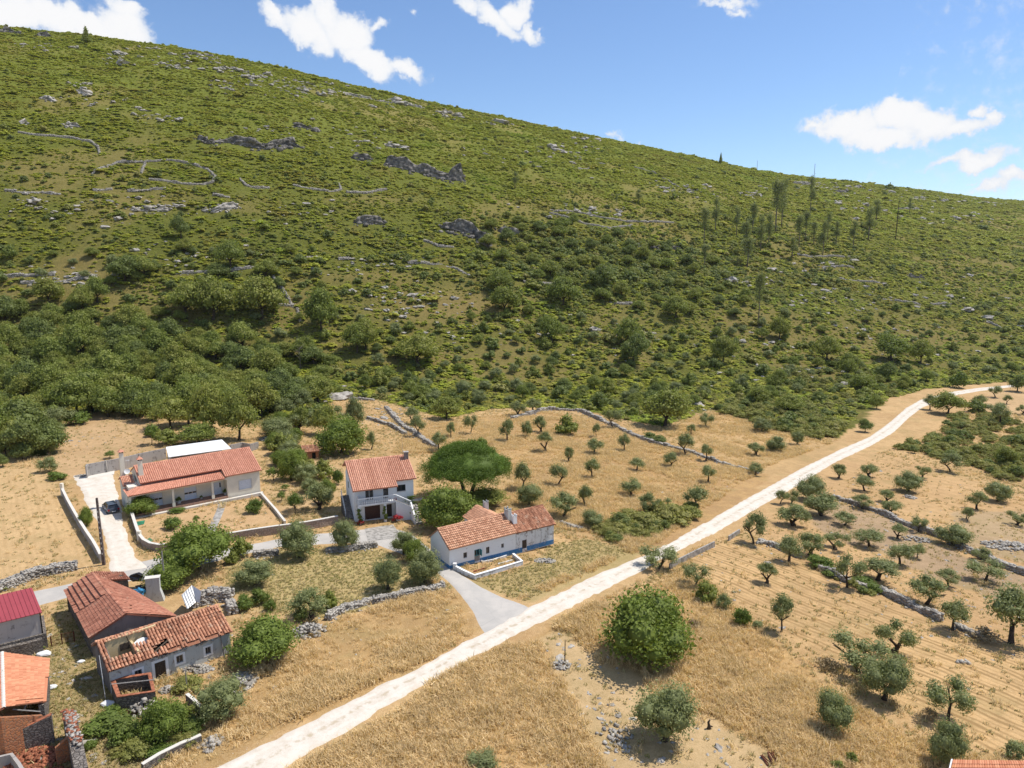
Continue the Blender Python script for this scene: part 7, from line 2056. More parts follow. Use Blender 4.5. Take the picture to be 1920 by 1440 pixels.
# ================= ruined cottage =================
f = Frame((211, 1306), (434, 1224))
L = f.L
hr = f.root('ruined_cottage', 'derelict grey cottage with collapsing barrel-tiled roof and a hole', 'ruin')
ze = 2.72; ze2 = 2.34
Dr = 5.2; yr_ = 3.3; zr = 4.1; zr2 = 3.78
def W_(px0, px1, pya, pyb):
    a = f.front(px0, (pya + pyb) / 2); b = f.front(px1, (pya + pyb) / 2); pm = (px0 + px1) / 2
    return (a[0], b[0], f.front(pm, pyb)[1], f.front(pm, pya)[1])
w1 = W_(252.5, 266.5, 1256, 1272); w2 = W_(330.5, 343.5, 1228.5, 1243); w3 = W_(385, 395.5, 1213, 1226); dd = W_(290.5, 311.5, 1240, 1271)
ops = [w1, w2, w3, (dd[0], dd[1], 0.0, dd[3])]
mb = MB()
nseg = 12
wall_open(mb, L, -0.6, min(ze, ze2) - 0.15, 0.45, ops)
for k in range(nseg):   # uneven top of the wall
    a = L * k / nseg; b = L * (k + 1) / nseg; t = (k + .5) / nseg
    zt_ = (ze * (1 - t) + ze2 * t) - (0.35 if 5 <= k <= 8 else 0.05)
    mb.box(a, b, 0.001, 0.449, min(ze, ze2) - 0.15, max(zt_, min(ze, ze2) - 0.1))
mb.build('front_wall', M['ruin_plaster'], hr)
mb = MB()
mb.box(0.0, 0.45, 0.452, Dr, -0.6, ze - 0.05); mb.box(L - 0.45, L, 0.452, Dr, -0.6, ze2 - 0.05); mb.box(0.452, L - 0.452, Dr - 0.45, Dr, -0.6, ze - 0.05)
gable(mb, 0.0, 0.44, 0.05, yr_, Dr, ze - 0.05, zr - 0.1, ze - .05); gable(mb, L - 0.44, L, 0.05, yr_, Dr, ze2 - 0.05, zr2 - 0.1, ze2 - .05)
mb.build('side_wall', M['ruin_dark'], hr)
mb = MB(); mb.box(0.46, L * 0.45, 2.9, 3.15, -0.5, ze + 1.35); mb.box(L * 0.23, L * 0.23 + 0.2, 0.46, 2.89, -0.5, ze + 0.6); mb.build('inner_wall', M['ochre'], hr)
nx0, nz0 = f.front(226, 1221, 2.85); nx1, nz1 = f.front(242, 1203, 2.85)
mb = MB(); mb.box(nx0, nx1, 2.83, 2.895, nz0, nz1); mb.build('inner_niche', M['wood_dark'], hr)
mb = MB(); mb.box(0.46, L - 0.46, 0.46, Dr - 0.46, -0.1, 0.05); mb.build('rubble_floor', M['brickred'], hr)
for w_ in (w1, w2, w3):
    window(hr, *w_, 0, 1, frame=M['wood_grey'], fw=0.06)
    q = MB(); a, b, c, d = w_; a, b = min(a, b), max(a, b)
    for (x0, x1, z0, z1) in ((a - .2, b + .2, c - .2, c), (a - .2, b + .2, d, d + .2), (a - .2, a, c, d), (b, b + .2, c, d)): q.box(x0, x1, -0.03, 0.0 - 0.001, z0, z1)
    q.build('window_surround', M['limewash'], hr)
panel(hr, dd[0], dd[1], 0.0, dd[3], 0, M['wood_dark'], 'plank_door', 0.12, 5)
q = MB(); a, b, d = min(dd[:2]), max(dd[:2]), dd[3]
for (x0, x1, z0, z1) in ((a - .25, b + .25, d, d + .25), (a - .25, a, -.2, d), (b, b + .25, -.2, d)): q.box(x0, x1, -0.03, -0.001, z0, z1)
q.build('door_surround', M['limewash'], hr)
A_ = (-0.25, -0.35, ze - .05); B_ = (L + .2, -0.35, ze2 - .05); C_ = (L + .2, yr_, zr2); D_ = (-0.25, yr_, zr)
def hole(u, v):
    if 0.06 < u < 0.235 and 0.36 < v < 0.86: return True
    if 0.235 <= u < 0.36 and 0.55 < v < 0.90: return (rt.random() < 0.55 if v < 0.6 else True)
    if 0.36 < u < 0.50 and abs(v - (0.18 + (u - 0.36) * 1.6)) < 0.10: return True
    if 0.44 < u < 0.86 and v < 0.07 + 0.05 * math.sin(u * 40): return True
    return rt.random() < 0.015
tile_roof(hr, A_, B_, C_, D_, M['tile_old'], 0.29, 0.42, jit=0.035, sag=0.09, arch=0.5, mask=hole, step_=0.03, lift=0.04, colvar=0.45)
# battens and decking under the tiles, missing where the hole is
mb = MB(); mb.va = 0.1
AA, BB, CC, DD = [np.array(p) for p in (A_, B_, C_, D_)]
def pr4(u, v): return tuple((AA * (1 - u) + BB * u) * (1 - v) + (DD * (1 - u) + CC * u) * v + np.array([0, 0, -0.02]))
for i in range(60):
    for j in range(10):
        u, v = (i + .5) / 60, (j + .5) / 10
        if (0.05 < u < 0.235 and 0.3 < v < 0.95) or (0.235 <= u < 0.36 and 0.52 < v < 0.93) or (0.36 < u < 0.50 and abs(v - (0.18 + (u - 0.36) * 1.6)) < 0.10): continue
        mb.face([pr4(i / 60, j / 10), pr4((i + 1) / 60, j / 10), pr4((i + 1) / 60, (j + 1) / 10), pr4(i / 60, (j + 1) / 10)])
mb.build('roof_deck', M['tile_old'], hr)
mb = MB()
for k in range(5):
    u = 0.045 + 0.17 * (k % 2); mb.tube([pr4(u, 0.0), pr4(u + 0.01, 1.0)], 0.05, 4)
mb.tube([pr4(0.36, 0.16), pr4(0.56, 0.5), pr4(0.86, 0.98)], 0.09, 4)
mb.build('roof_beam', M['wood_dark'], hr)
ridge(hr, tuple(np.array(D_) + [0, 0, .05]), tuple(np.array(C_) + [0, 0, .05]), M['tile_old'])
roof_slab(hr, (L + .2, Dr + .3, ze2 + .1), (-.25, Dr + .3, ze + .1), (-.25, yr_, zr), (L + .2, yr_, zr2), M['tile_old'])
tile_roof(hr, (-.25, Dr + .3, ze + .1), (L + .2, Dr + .3, ze2 + .1), (L + .2, yr_, zr2), (-.25, yr_, zr), M['tile_old'], 0.255, 0.42, jit=0.04)
# a round sheet fallen through the roof
mb = MB(); cx_, cz_ = f.front(266, 1202, 2.4)
ringp = [(cx_ + math.cos(a) * 0.9, 2.0 + math.sin(a) * 0.55, cz_ - 0.2 + math.sin(a) * 0.5) for a in np.linspace(0, 2 * math.pi, 14)[:-1]]
mb.hexa([(p[0], p[1], p[2] - .02) for p in ringp], ringp); mb.build('fallen_sheet', M['sheet_white'], hr)
# exposed wall stones and loose tiles at the eave
n = 150; u = rt.uniform(0.30, 0.88, n)
Cs = np.stack([u * L, rt.uniform(-0.12, 0.3, n), ze * (1 - u) + ze2 * u - rt.uniform(0.05, 0.5, n)], 1)
V, Fq = place_stones(Cs, np.stack([rt.uniform(.12, .3, n), rt.uniform(.12, .25, n), rt.uniform(.07, .16, n)], 1), rt.uniform(-.4, .4, n), rt, 0.2)
o = link(bpy.data.objects.new('loose_stones', np_mesh('loose_stones', V, Fq, M['rock'], var=np.repeat(rt.uniform(0, 1, n), 6))), hr); o['kind'] = 'stuff'
FR = f
# roofless pen in front
poly_wall('roofless_pen', 'small roofless stone pen against the left end of the derelict cottage', 'ruin', [(214, 1302), (226, 1335), (291, 1325), (283, 1291), (214, 1302)], 1.5, 0.35, M['rubble'], cap=M['brickred'], caph=0.07, capw=0.02)
for k, (p, q, h_) in enumerate((((192, 1284), (245, 1293), 1.75), ((212, 1312), (292, 1304), 1.55))):
    a, b = gp(*p), gp(*q); mb = MB(); mb.tube([a + Vector((0, 0, h_)), b + Vector((0, 0, h_ + 0.05))], 0.06, 5); o = mb.build('timber_beam', M['wood_grey']); tag(o, ('pale beam sticking out left above the roofless pen' if k == 0 else 'pale beam lying across the roofless pen walls'), 'beam')

# ================= red metal shed =================
f = Frame((83, 1205), yaw=36)
hm = f.root('red_roof_shed', 'shed with bright red metal roof on a stone base, left edge', 'shed')
e1 = f.atz(79, 1149, 4.0); e0 = (e1[0] - 11, e1[1]); r1 = f.atz(60, 1102.5, 5.0)
ddp = r1[1] - e1[1]; r0_ = (r1[0] - 11, r1[1])
def q3(p, z): return (p[0], p[1], z)
mb = MB(); A_, B_, C_, D_ = [Vector(v) for v in (q3(e0, 4.0), q3(e1, 4.0), q3(r1, 5.0), q3(r0_, 5.0))]
nn = (B_ - A_).cross(D_ - A_).normalized()
mb.hexa([A_, B_, C_, D_], [p + nn * 0.06 for p in (A_, B_, C_, D_)])
mb.build('roof_sheet', M['red_sheet'], hm)
for k in range(28):
    t = (k + .5) / 28; p = A_.lerp(B_, t) + nn * 0.062; q = D_.lerp(C_, t) + nn * 0.062; e = (B_ - A_).normalized() * 0.035
    mb = MB(); mb.hexa([p - e, p + e, q + e, q - e], [p - e * .5 + nn * .05, p + e * .5 + nn * .05, q + e * .5 + nn * .05, q - e * .5 + nn * .05]); mb.build('rib', M['red_sheet'], hm)
mb = MB(); mb.box(e0[0], e1[0] - .25, e1[1] + .25, r1[1] - .2, 1.7, 3.9); mb.build('wall', M['shed_render'], hm)
mb = MB(); mb.box(e0[0], e1[0] + .15, e1[1] + .0, r1[1] - .1, -.5, 1.69); mb.build('stone_base', M['rubble'], hm)
mb = MB(); mb.box(e1[0] - .24, e1[0] - .12, e1[1] + .2, e1[1] + .5, 1.7, 3.8); mb.build('corner_post', M['dark'], hm)
poly_wall('rubble_wall', 'dark stone wall piece in front of the red-roofed shed', 'wall', [(-30, 1246), (10, 1240), (45, 1232), (82, 1222)], 1.5, 0.5, M['rubble'])

# ================= orange roofed ruin at the left edge =================
f = Frame((86, 1340), yaw=20)
ho = f.root('orange_roof_ruin', 'half-collapsed outbuilding with orange tiled roof, left edge', 'ruin')
a = f.atz(4, 1224, 4.3); b = f.atz(92.5, 1236, 3.0); c = f.atz(96, 1272, 3.0); d = f.atz(87, 1317, 2.9); e = f.atz(7, 1327, 4.2)
mid = f.atz(81, 1273, 3.0)
A_, B_, C_, D_ = q3(b, 3.0), q3(d, 2.9), q3(e, 4.2), q3(a, 4.3)
roof_slab(ho, lerp(A_, B_, 0.0), lerp(A_, B_, 0.97), lerp(D_, C_, 0.97), D_, M['tile_orange'])
def omask(u, v): return (u > 0.90 and v < 0.75 and rt.random() < 0.9) or (u > 0.45 and v < 0.06)
tile_roof(ho, A_, B_, C_, D_, M['tile_orange'], 0.22, 0.33, jit=0.015, mask=omask)
g0 = (a[0] - 5, a[1] - 1.0); g1 = (e[0] - 5, e[1] - 1.0)
roof_slab(ho, q3(g1, 2.6), q3(g0, 2.6), q3(a, 4.3), q3(e, 4.2), M['tile_orange'])
tile_roof(ho, q3(g1, 2.6), q3(g0, 2.6), q3(a, 4.3), q3(e, 4.2), M['tile_orange'], 0.22, 0.33, jit=0.015)
ridge(ho, D_, C_, M['coping'])
mb = MB()
wallseg(mb, (d[0] - .2, d[1]), (b[0] - .2, b[1]), -.5, 2.75, 2.85, 0.4)
wallseg(mb, (b[0] - .2, b[1]), (a[0], a[1]), -.5, 2.85, 4.1, 0.4)
mb.build('side_wall', M['rubble'], ho)
mb = MB(); wallseg(mb, (g1[0], g1[1] - .8), (e[0], e[1] - 0.9), -.5, 2.4, 3.9, 0.3); wallseg(mb, (e[0] + .002, e[1] - 0.9), (d[0] - .1, d[1] - 0.9), -.5, 3.9, 2.3, 0.3)
mb.build('brick_gable', M['brickwork'], ho)
mb = MB(); p0, p1 = f.atz(24, 1330, 3.3), f.atz(76, 1334, 3.0); mb.tube([q3(p0, 3.3), q3(p1, 3.0)], 0.06, 4); p0, p1 = f.atz(45, 1330, 3.0), f.atz(52, 1316, 3.4); mb.tube([q3(p0, 3.0), q3(p1, 3.4)], 0.05, 4); mb.build('roof_lath', M['wood_grey'], ho)
poly_wall('ruin_wall', 'broken rubble wall below the orange-roofed outbuilding', 'wall', [(-20, 1428), (25, 1414), (60, 1402), (103, 1390)], 2.2, 0.5, M['rubble'], cap=M['brickred'], caph=0.05, capw=-0.06, hs=[1.6, 1.9, 2.1, 2.5])
poly_wall('ruin_wall', 'thick free-standing ruin wall topped with stones and broken tiles, bottom left', 'wall', [(133, 1378), (141, 1412), (148, 1442), (160, 1500)], 2.6, 0.85, M['rubble'], hs=[2.2, 2.8, 2.8, 2.6])
poly_wall('ruin_wall', 'short brick cross wall left of the thick ruin wall', 'wall', [(108, 1436), (136, 1424)], 1.9, 0.3, M['brickwork'], hs=[1.6, 2.2])
poly_wall('ruin_wall', 'low broken room wall in the bottom left corner', 'wall', [(-10, 1442), (24, 1434), (38, 1452), (60, 1490)], 1.0, 0.25, M['block_wall'])
for k, (x, y, w, d_, lab) in enumerate(((64, 1425, 4.5, 3.0, 'heap of broken roof tiles inside the bottom left ruin'), (100, 1458, 3.5, 2, 'second heap of broken tiles at the bottom left edge'))):
    stone_heap(x, y, w, d_, 0.4, 0.3, lab, mat='brickred', name='tile_heap')
# stones and tiles lying on the top of the thick wall
Pa, Pb = gp(133, 1378), gp(148, 1442)
n = 260; t = rt.uniform(0, 1.25, n)
Cs = np.stack([Pa.x + (Pb.x - Pa.x) * t + rt.normal(0, .22, n), Pa.y + (Pb.y - Pa.y) * t + rt.normal(0, .1, n), np.full(n, Pa.z) + np.interp(t, [0, .5, 1.3], [2.2, 2.8, 2.8]) + rt.uniform(0, .18, n)], 1)
V, Fq = place_stones(Cs, np.stack([rt.uniform(.12, .38, n), rt.uniform(.12, .3, n), rt.uniform(.06, .14, n)], 1), rt.uniform(0, 3, n), rt, 0.2)
me = np_mesh('capping_stones', V, Fq, M['rock']); me.materials.append(M['brickred'])
me.polygons.foreach_set('material_index', np.repeat((rt.uniform(0, 1, n) < 0.4).astype(np.int32), 6))
o = link(bpy.data.objects.new('capping_stones', me)); tag(o, 'loose stones and broken tiles capping the thick ruin wall', 'rubble', kind='stuff')
poly_wall('low_wall', 'long low wall at the bottom between the wild garden and the track', 'wall', [(268, 1448), (300, 1428), (340, 1408), (378, 1392)], 0.7, 0.35, M['rubble'], cap=M['coping'], caph=0.05, capw=0.0)
poly_wall('low_wall', 'short wall behind the grey-green round olive', 'wall', [(352, 1318), (364, 1328), (378, 1342)], 0.9, 0.3, M['rubble'], cap=M['coping'], caph=0.05, capw=0.0)
poly_wall('concrete_wall', 'long low concrete wall beside the chalk track', 'wall', [(1255, 1068), (1275, 1057), (1300, 1044), (1339, 1025)], 0.85, 0.2, M['concrete'])
poly_wall('concrete_wall', 'short low concrete wall beside the chalk track', 'wall', [(1366, 1014), (1386, 1001)], 0.8, 0.2, M['concrete'])

# ================= brick hut and orange roof corner =================
f = Frame((570, 862), yaw=24, endpx=598)
hh = f.root('brick_hut', 'tiny brick hut with tiled roof left of the large green tree', 'hut')
mb = MB(); mb.box(0, f.L, 0, 2.4, -.4, 1.5); mb.build('wall', M['brickwork'], hh)
mb = MB(); mb.box(f.L * .55, f.L * .8, -0.02, 0.0 - .002, 0, 1.3); mb.build('doorway', M['dark'], hh)
A_, B_, C_, D_ = (-.2, -.25, 1.55), (f.L + .2, -.25, 1.55), (f.L + .2, 2.6, 2.3), (-.2, 2.6, 2.3)
roof_slab(hh, A_, B_, C_, D_, M['tile_old']); tile_roof(hh, A_, B_, C_, D_, M['tile_old'], 0.22, 0.36, jit=0.04, mask=lambda u, v: 0.7 < u < 0.8 and v > 0.75)
a = atz(1786, 1426, 3.2 - 1); b = atz(1925, 1428, 3.2 - 1); c = atz(1960, 1500, 2.2 - 1); d = atz(1768, 1500, 2.2 - 1)
z0_ = tz(a.x, a.y)
hoc = empty('orange_roof_house', (a.x, a.y, z0_)); tag(hoc, 'orange tiled roof corner with white edge cut by the bottom right', 'house')
o_ = Vector((a.x, a.y, z0_)); lo = [p - o_ for p in (d, c, b, a)]
roof_slab(hoc, *lo, M['tile_orange']); tile_roof(hoc, *lo, M['tile_orange'], 0.24, 0.38, jit=0.01)
mb = MB(); p, q = lo[3], lo[0]; s_ = (p - q).normalized(); sd = Vector((0.12, 0, 0)); mb.hexa([q - sd, q, p, p - sd], [q - sd + Vector((0, 0, .14)), q + Vector((0, 0, .14)), p + Vector((0, 0, .14)), p - sd + Vector((0, 0, .14))]); mb.build('roof_edge', M['white_paint'], hoc)
mb = MB(); g_ = [Vector((v.x, v.y, -0.5 - 0 * v.z)) for v in lo]; mb.hexa([g_[0] * 0.96, g_[1] * 0.96, g_[2] * 0.98 - Vector((0, .3, 0)), g_[3] + Vector((.3, -.3, 0))], [v for v in (lo[0] * .96 - Vector((0, 0, .3)), lo[1] * .96 - Vector((0, 0, .3)), lo[2] * .98 - Vector((0, .3, .3)), lo[3] + Vector((.3, -.3, -.3)))]); mb.build('wall', M['limewash'], hoc)
# ------------------------------------------------------------------ car
f = FB
cxl, cyl = None, None
Pc = gp(208, 957)
car = empty('parked_car', Pc, f.yaw + 0.05)
tag(car, 'dark grey-blue hatchback parked beside the bungalow, seen from behind', 'car')
# body lofted from cross sections; +y is forward
ST = [(-2.12, .62, .35, .80, .0), (-2.10, .80, .30, .95, .0), (-1.9, .86, .26, 1.0, .0), (-1.35, .89, .24, 1.0, 0), (-.3, .90, .22, .98, 0), (.75, .90, .22, .95, 0), (1.3, .88, .24, .88, 0), (1.85, .82, .26, .78, 0), (2.08, .66, .32, .62, 0)]
mb = MB(); rings = []
for (y, w, z0, z1, _) in ST:
    rings.append([(-w * .9, y, z0), (w * .9, y, z0), (w, y, z0 + .2), (w * .99, y, z1 - .16), (w * .88, y, z1), (-w * .88, y, z1), (-w * .99, y, z1 - .16), (-w, y, z0 + .2)])
v = [p for r_ in rings for p in r_]; fs = []
for i in range(len(rings) - 1):
    for k in range(8): fs.append((i * 8 + k, i * 8 + (k + 1) % 8, (i + 1) * 8 + (k + 1) % 8, (i + 1) * 8 + k))
fs.append(tuple(range(7, -1, -1))); fs.append(tuple((len(rings) - 1) * 8 + k for k in range(8)))
mb.mesh(v, fs); body = mb.build('body', M['car_blue'], car, smooth=False)
g = MB(); g.hexa([(-.80, -2.0, .985), (.80, -2.0, .985), (.80, 1.0, .94), (-.80, 1.0, .94)], [(-.60, -1.62, 1.44), (.60, -1.62, 1.44), (.60, .30, 1.46), (-.60, .30, 1.46)]); g.build('glasshouse', M['glass'], car)
g = MB(); g.hexa([(-.62, -1.68, 1.441), (.62, -1.68, 1.441), (.62, .34, 1.461), (-.62, .34, 1.461)], [(-.56, -1.6, 1.5), (.56, -1.6, 1.5), (.56, .24, 1.52), (-.56, .24, 1.52)]); g.build('roof', M['car_blue'], car)
g = MB()
for sx in (-1, 1):
    for (y0, y1, b0_, b1_) in ((-2.02, -1.60, .08, .08), (-.55, -.55, .05, .05), (1.02, .30, .08, .08)):
        g.hexa([(sx * .81 - .03, y0 - b0_, .96), (sx * .81 + .03, y0 - b0_, .96), (sx * .81 + .03, y0 + b0_, .96), (sx * .81 - .03, y0 + b0_, .96)], [(sx * .60 - .03, y1 - b1_, 1.47), (sx * .60 + .03, y1 - b1_, 1.47), (sx * .60 + .03, y1 + b1_, 1.47), (sx * .60 - .03, y1 + b1_, 1.47)])
g.build('window_pillar', M['car_blue'], car)
wm = None
for sx in (-1, 1):
    g = MB(); g.box(sx * .70 - .14, sx * .70 + .14, -2.16, -2.05, .62, .86); g.build('tail_light', M['lamp_red'], car)
    g = MB(); g.box(sx * .98 - .09, sx * .98 + .09, .62, .72, .92, 1.06); g.build('door_mirror', M['car_blue'], car)
    g = MB(); g.box(sx * .60 - .13, sx * .60 + .13, 2.0, 2.1, .52, .66); g.build('headlight', M['glass'], car)
    for y in (-1.30, 1.32):
        g = MB(); n_ = 14
        ring0 = [(sx * .72, y + .32 * math.cos(2 * math.pi * k / n_), .32 + .32 * math.sin(2 * math.pi * k / n_)) for k in range(n_)]
        ring1 = [(sx * .915, p[1], p[2]) for p in ring0]
        g.hexa(ring0, ring1); w_ = g.build('wheel', M['tyre'], car)
        g = MB(); ra = [(sx * .918, y + .2 * math.cos(2 * math.pi * k / n_), .32 + .2 * math.sin(2 * math.pi * k / n_)) for k in range(n_)]
        g.hexa(ra, [(sx * .93, p[1], p[2]) for p in ra]); g.build('hubcap', M['metal'], w_)
g = MB(); g.box(-.85, .85, -2.20, -2.08, .32, .56); g.build('rear_bumper', M['plastic_grey'], car)
g = MB(); g.box(-.26, .26, -2.22, -2.201, .40, .51); g.build('number_plate', M['white_paint'], car)
g = MB(); g.box(-.58, .58, -1.78, -1.66, 1.43, 1.47); g.build('spoiler', M['car_blue'], car)

# ------------------------------------------------------------------ poles and posts
def pole(px, py, h, w, label, lean=(0, 0), mat='pole', name='utility_pole', cat='pole', holes=False, taper=0.6):
    P = gp(px, py); e = empty(name, P); tag(e, label, cat)
    e.rotation_euler = (lean[1], lean[0], 0)
    mb = MB()
    mb.hexa([(-w, -w * .7, -.4), (w, -w * .7, -.4), (w, w * .7, -.4), (-w, w * .7, -.4)], [(-w * taper, -w * .5, h), (w * taper, -w * .5, h), (w * taper, w * .5, h), (-w * taper, w * .5, h)])
    s = mb.build('shaft', M[mat], e)
    if holes:
        for k in range(9):
            z = 1.6 + k * 0.72; k_ = w * (1 - (1 - taper) * z / h) * .42
            q = MB(); q.box(-k_, k_, -w * .7, -w * .62 + 0.02, z - .13, z + .13); q.build('hole', M['coping'], s)
    return e
pole(195, 1059, 9.2, 0.19, 'brown slotted concrete utility pole at the driveway mouth', holes=True)
pole(310, 1106, 5.0, 0.09, 'thin grey pole standing in front of the huge carob', mat='wood_grey', name='thin_pole')
p3 = pole(1059, 1244, 2.6, 0.06, 'thin dark post in a pile of stones right of the track', mat='bark', name='post', cat='post')
pole(1525, 352, 26, 0.22, 'tall thin mast on the right skyline', mat='bark', name='mast', cat='mast', taper=0.7)
pole(1419, 322, 13, 0.2, 'short mast on the skyline left of the tall mast', mat='bark', name='mast', cat='mast')
pole(1679, 449, 30, 0.32, 'tall bare pole on the right hillside', mat='bark', name='mast', cat='mast', taper=0.5)
pole(351, 1296, 2.4, 0.05, 'thin post in front of the derelict cottage door', mat='wood_grey', name='post', cat='post')
pole(421, 1232, 2.6, 0.07, 'pale post leaning by the right corner of the derelict cottage', mat='wood_grey', name='post', cat='post', lean=(-0.12, 0))
pole(198, 1312, 4.4, 0.03, 'white pipe against the left gable of the derelict cottage', mat='white_paint', name='drain_pipe', cat='pipe', lean=(-0.03, 0))
pole(1278, 1165, 3.0, 0.03, 'thin dead stick above the broad fig tree', mat='bark_pale', name='post', cat='stick')

# concrete chute (old oven flue) with black bags beside it
P = gp(290, 1126); e = empty('concrete_flue', P, 0.3); tag(e, 'grey flared concrete flue beside the lower carob', 'chimney')
mb = MB(); mb.hexa([(-1.15, -.5, -.3), (1.15, -.5, -.3), (1.15, .5, -.3), (-1.15, .5, -.3)], [(-.72, -.35, 1.5), (.72, -.35, 1.5), (.72, .35, 1.5), (-.72, .35, 1.5)])
mb.hexa([(-.72, -.35, 1.501), (.72, -.35, 1.501), (.72, .35, 1.501), (-.72, .35, 1.501)], [(-.75, -.35, 2.9), (.75, -.35, 2.9), (.75, .35, 2.9), (-.75, .35, 2.9)]); mb.build('shaft', M['ruin_plaster'], e)
mb = MB(); mb.box(-.82, .82, -.42, .42, 2.902, 2.98); mb.build('rim', M['coping'], e)
rb = np.random.default_rng(9)
for k, (x, y, s, m_, lab) in enumerate(((259, 1103, .75, 'black_bag', 'black plastic sacks heaped behind the barn, upper one'), (266, 1108, .62, 'black_bag', 'black plastic sack on the right of the heap behind the barn'), (261, 1114, .55, 'blue_tarp', 'crumpled blue plastic below the black sacks'))):
    me = rock_mesh('sack', rb, s * 2.2, s * 1.6, s * 1.5, M[m_], rough=0.6 + .1 * k)
    o = bpy.data.objects.new('plastic_sack', me); P = gp(x, y); o.location = P + Vector((0, 0, s * (1.9 if k < 1 else .5))); link(o); tag(o, lab, 'sack')
# corrugated sheets behind the ruin
for k, (pts, lab) in enumerate(((((343, 1150), (362, 1131), (372, 1142), (352, 1158)), 'grey corrugated sheet leaning behind the derelict cottage'), (((362, 1130), (380, 1142), (376, 1147), (358, 1138)), 'pale sheet beside the corrugated sheet behind the derelict cottage'))):
    P = [gp(*q) + Vector((0, 0, 2.2 - 1.2 * (i in (2, 3)))) for i, q in enumerate(pts)]
    mb = MB(); n_ = 10
    for i in range(n_):
        a, b = i / n_, (i + 1) / n_; dzz = 0.05 * (i % 2)
        q = [P[0].lerp(P[1], a), P[0].lerp(P[1], b), P[3].lerp(P[2], b), P[3].lerp(P[2], a)]
        up_ = [Vector((0, 0, 0.05 * (1 - i % 2))), Vector((0, 0, 0.05 * (i % 2)))]
        mb.face([q[0] + up_[0], q[1] + up_[1], q[2] + up_[1], q[3] + up_[0]])
    o = mb.build('metal_sheet', M['sheet_white'] if k else M['metal']); tag(o, lab, 'sheet')
# rusty wire fence and gate at the ruin yard
e = empty('wire_fence', gp(97, 1213)); tag(e, 'rusty low fence between red-roofed shed and barn', 'fence')
base = gp(97, 1213)
pts = [gp(97, 1213), gp(117, 1208), gp(140, 1203)]
for p in pts:
    q = p - base; mb = MB(); mb.box(q.x - .04, q.x + .04, q.y - .04, q.y + .04, q.z - .3, q.z + 1.2); mb.build('post', M['rust'], e)
for z in (.15, .65, 1.15):
    mb = MB(); mb.tube([p - base + Vector((0, 0, z)) for p in pts], 0.02, 4); mb.build('rail', M['rust'], e)
mb = MB()
for k in range(28):
    t = k / 27; p = (pts[0].lerp(pts[2], t)) - base; mb.tube([p + Vector((0, 0, .1)), p + Vector((0, 0, 1.15))], 0.008, 3)
o = mb.build('wires', M['rust'], e); o['kind'] = 'stuff'
# white slabs by the orange ruin
for (x, y, s, lab) in ((83, 1229, .9, 'white concrete block at the corner of the orange-roofed ruin'), (99, 1290, .6, 'white slab beside the orange-roofed ruin wall'), (203, 1322, .8, 'long white stone by the roofless pen'), (152, 1242, .5, 'small white stone in the yard left of the derelict cottage')):
    me = rock_mesh('slab', rb, s * 1.5, s, s * .6, M['white_paint'], rough=0.25); o = bpy.data.objects.new('stone_block', me); o.location = gp(x, y) + Vector((0, 0, s * .2)); link(o); tag(o, lab, 'block')
# rusty metal heap and stump in the foreground
P = gp(1441, 1424); e = empty('scrap_heap', P, 0.5); tag(e, 'rusty red scrap bars lying on the pale soil at the bottom', 'scrap')
for k in range(7):
    mb = MB(); a = rb.uniform(-.25, .25); x = -.55 + .18 * k
    mb.tube([(x - .15, -.55, .06 + .05 * (k % 3)), (x + .2 + a, .5, .12 + .06 * (k % 2))], 0.055, 5); mb.build('bar', M['rust'], e)
P = gp(1329, 1366); e = empty('tree_stump', P); tag(e, 'dark crooked stump on the pale soil right of the biggest olive', 'stump')
mb = MB(); mb.tube([(0, 0, -.1), (.02, 0, .25), (-.06, .02, .6), (.06, 0, .85)], [.22, .14, .1, .06], 7); mb.tube([(0, 0, .15), (.22, 0, .22), (.34, .05, .15)], [.1, .08, .04], 6); mb.build('wood', M['bark'], e, smooth=True)
# net patch, pots, hedge of dry sticks
for (pts, lab) in ((((268, 1015), (281, 1009), (288, 1014), (275, 1020)), 'green net lying inside the curved garden wall'), (((253, 987), (270, 983), (272, 976), (254, 979)), 'dark green net under the round garden tree')):
    mb = MB(); mb.face([gp(*q) + Vector((0, 0, .06)) for q in pts]); mb.face([gp(*q) + Vector((0, 0, .02)) for q in pts][::-1])
    o = mb.build('ground_net', M['green_tarp']); tag(o, lab, 'net')
def potted(px, py, fr_, y, s, lab, kind='bright_bush'):
    x, z = fr_.front(px, py, y)
    P = fr_.w(x, y, max(0.28, z)); e = empty('potted_plant', P); tag(e, lab, 'potted plant')
    mb = MB(); n_ = 10
    r0l = [(.17 * s * math.cos(2 * math.pi * k / n_), .17 * s * math.sin(2 * math.pi * k / n_), 0) for k in range(n_)]; r1l = [(p[0] * 1.4, p[1] * 1.4, .38 * s) for p in r0l]
    mb.hexa(r0l, r1l); mb.build('pot', M['coping'], e)
    o = bpy.data.objects.new('foliage', PROTO[kind][0][0]); o.location = (0, 0, .36 * s); o.scale = (.27 * s, .27 * s, .32 * s); link(o, e)
potted(336, 945, FB, 1.2, 1.3, 'potted plant in the middle of the bungalow porch')
potted(378, 936, FB, 1.2, .7, 'small flower pot on the porch between shutters and door')
potted(423, 929, FB, .9, 1.2, 'pair of potted plants right of the bungalow door')
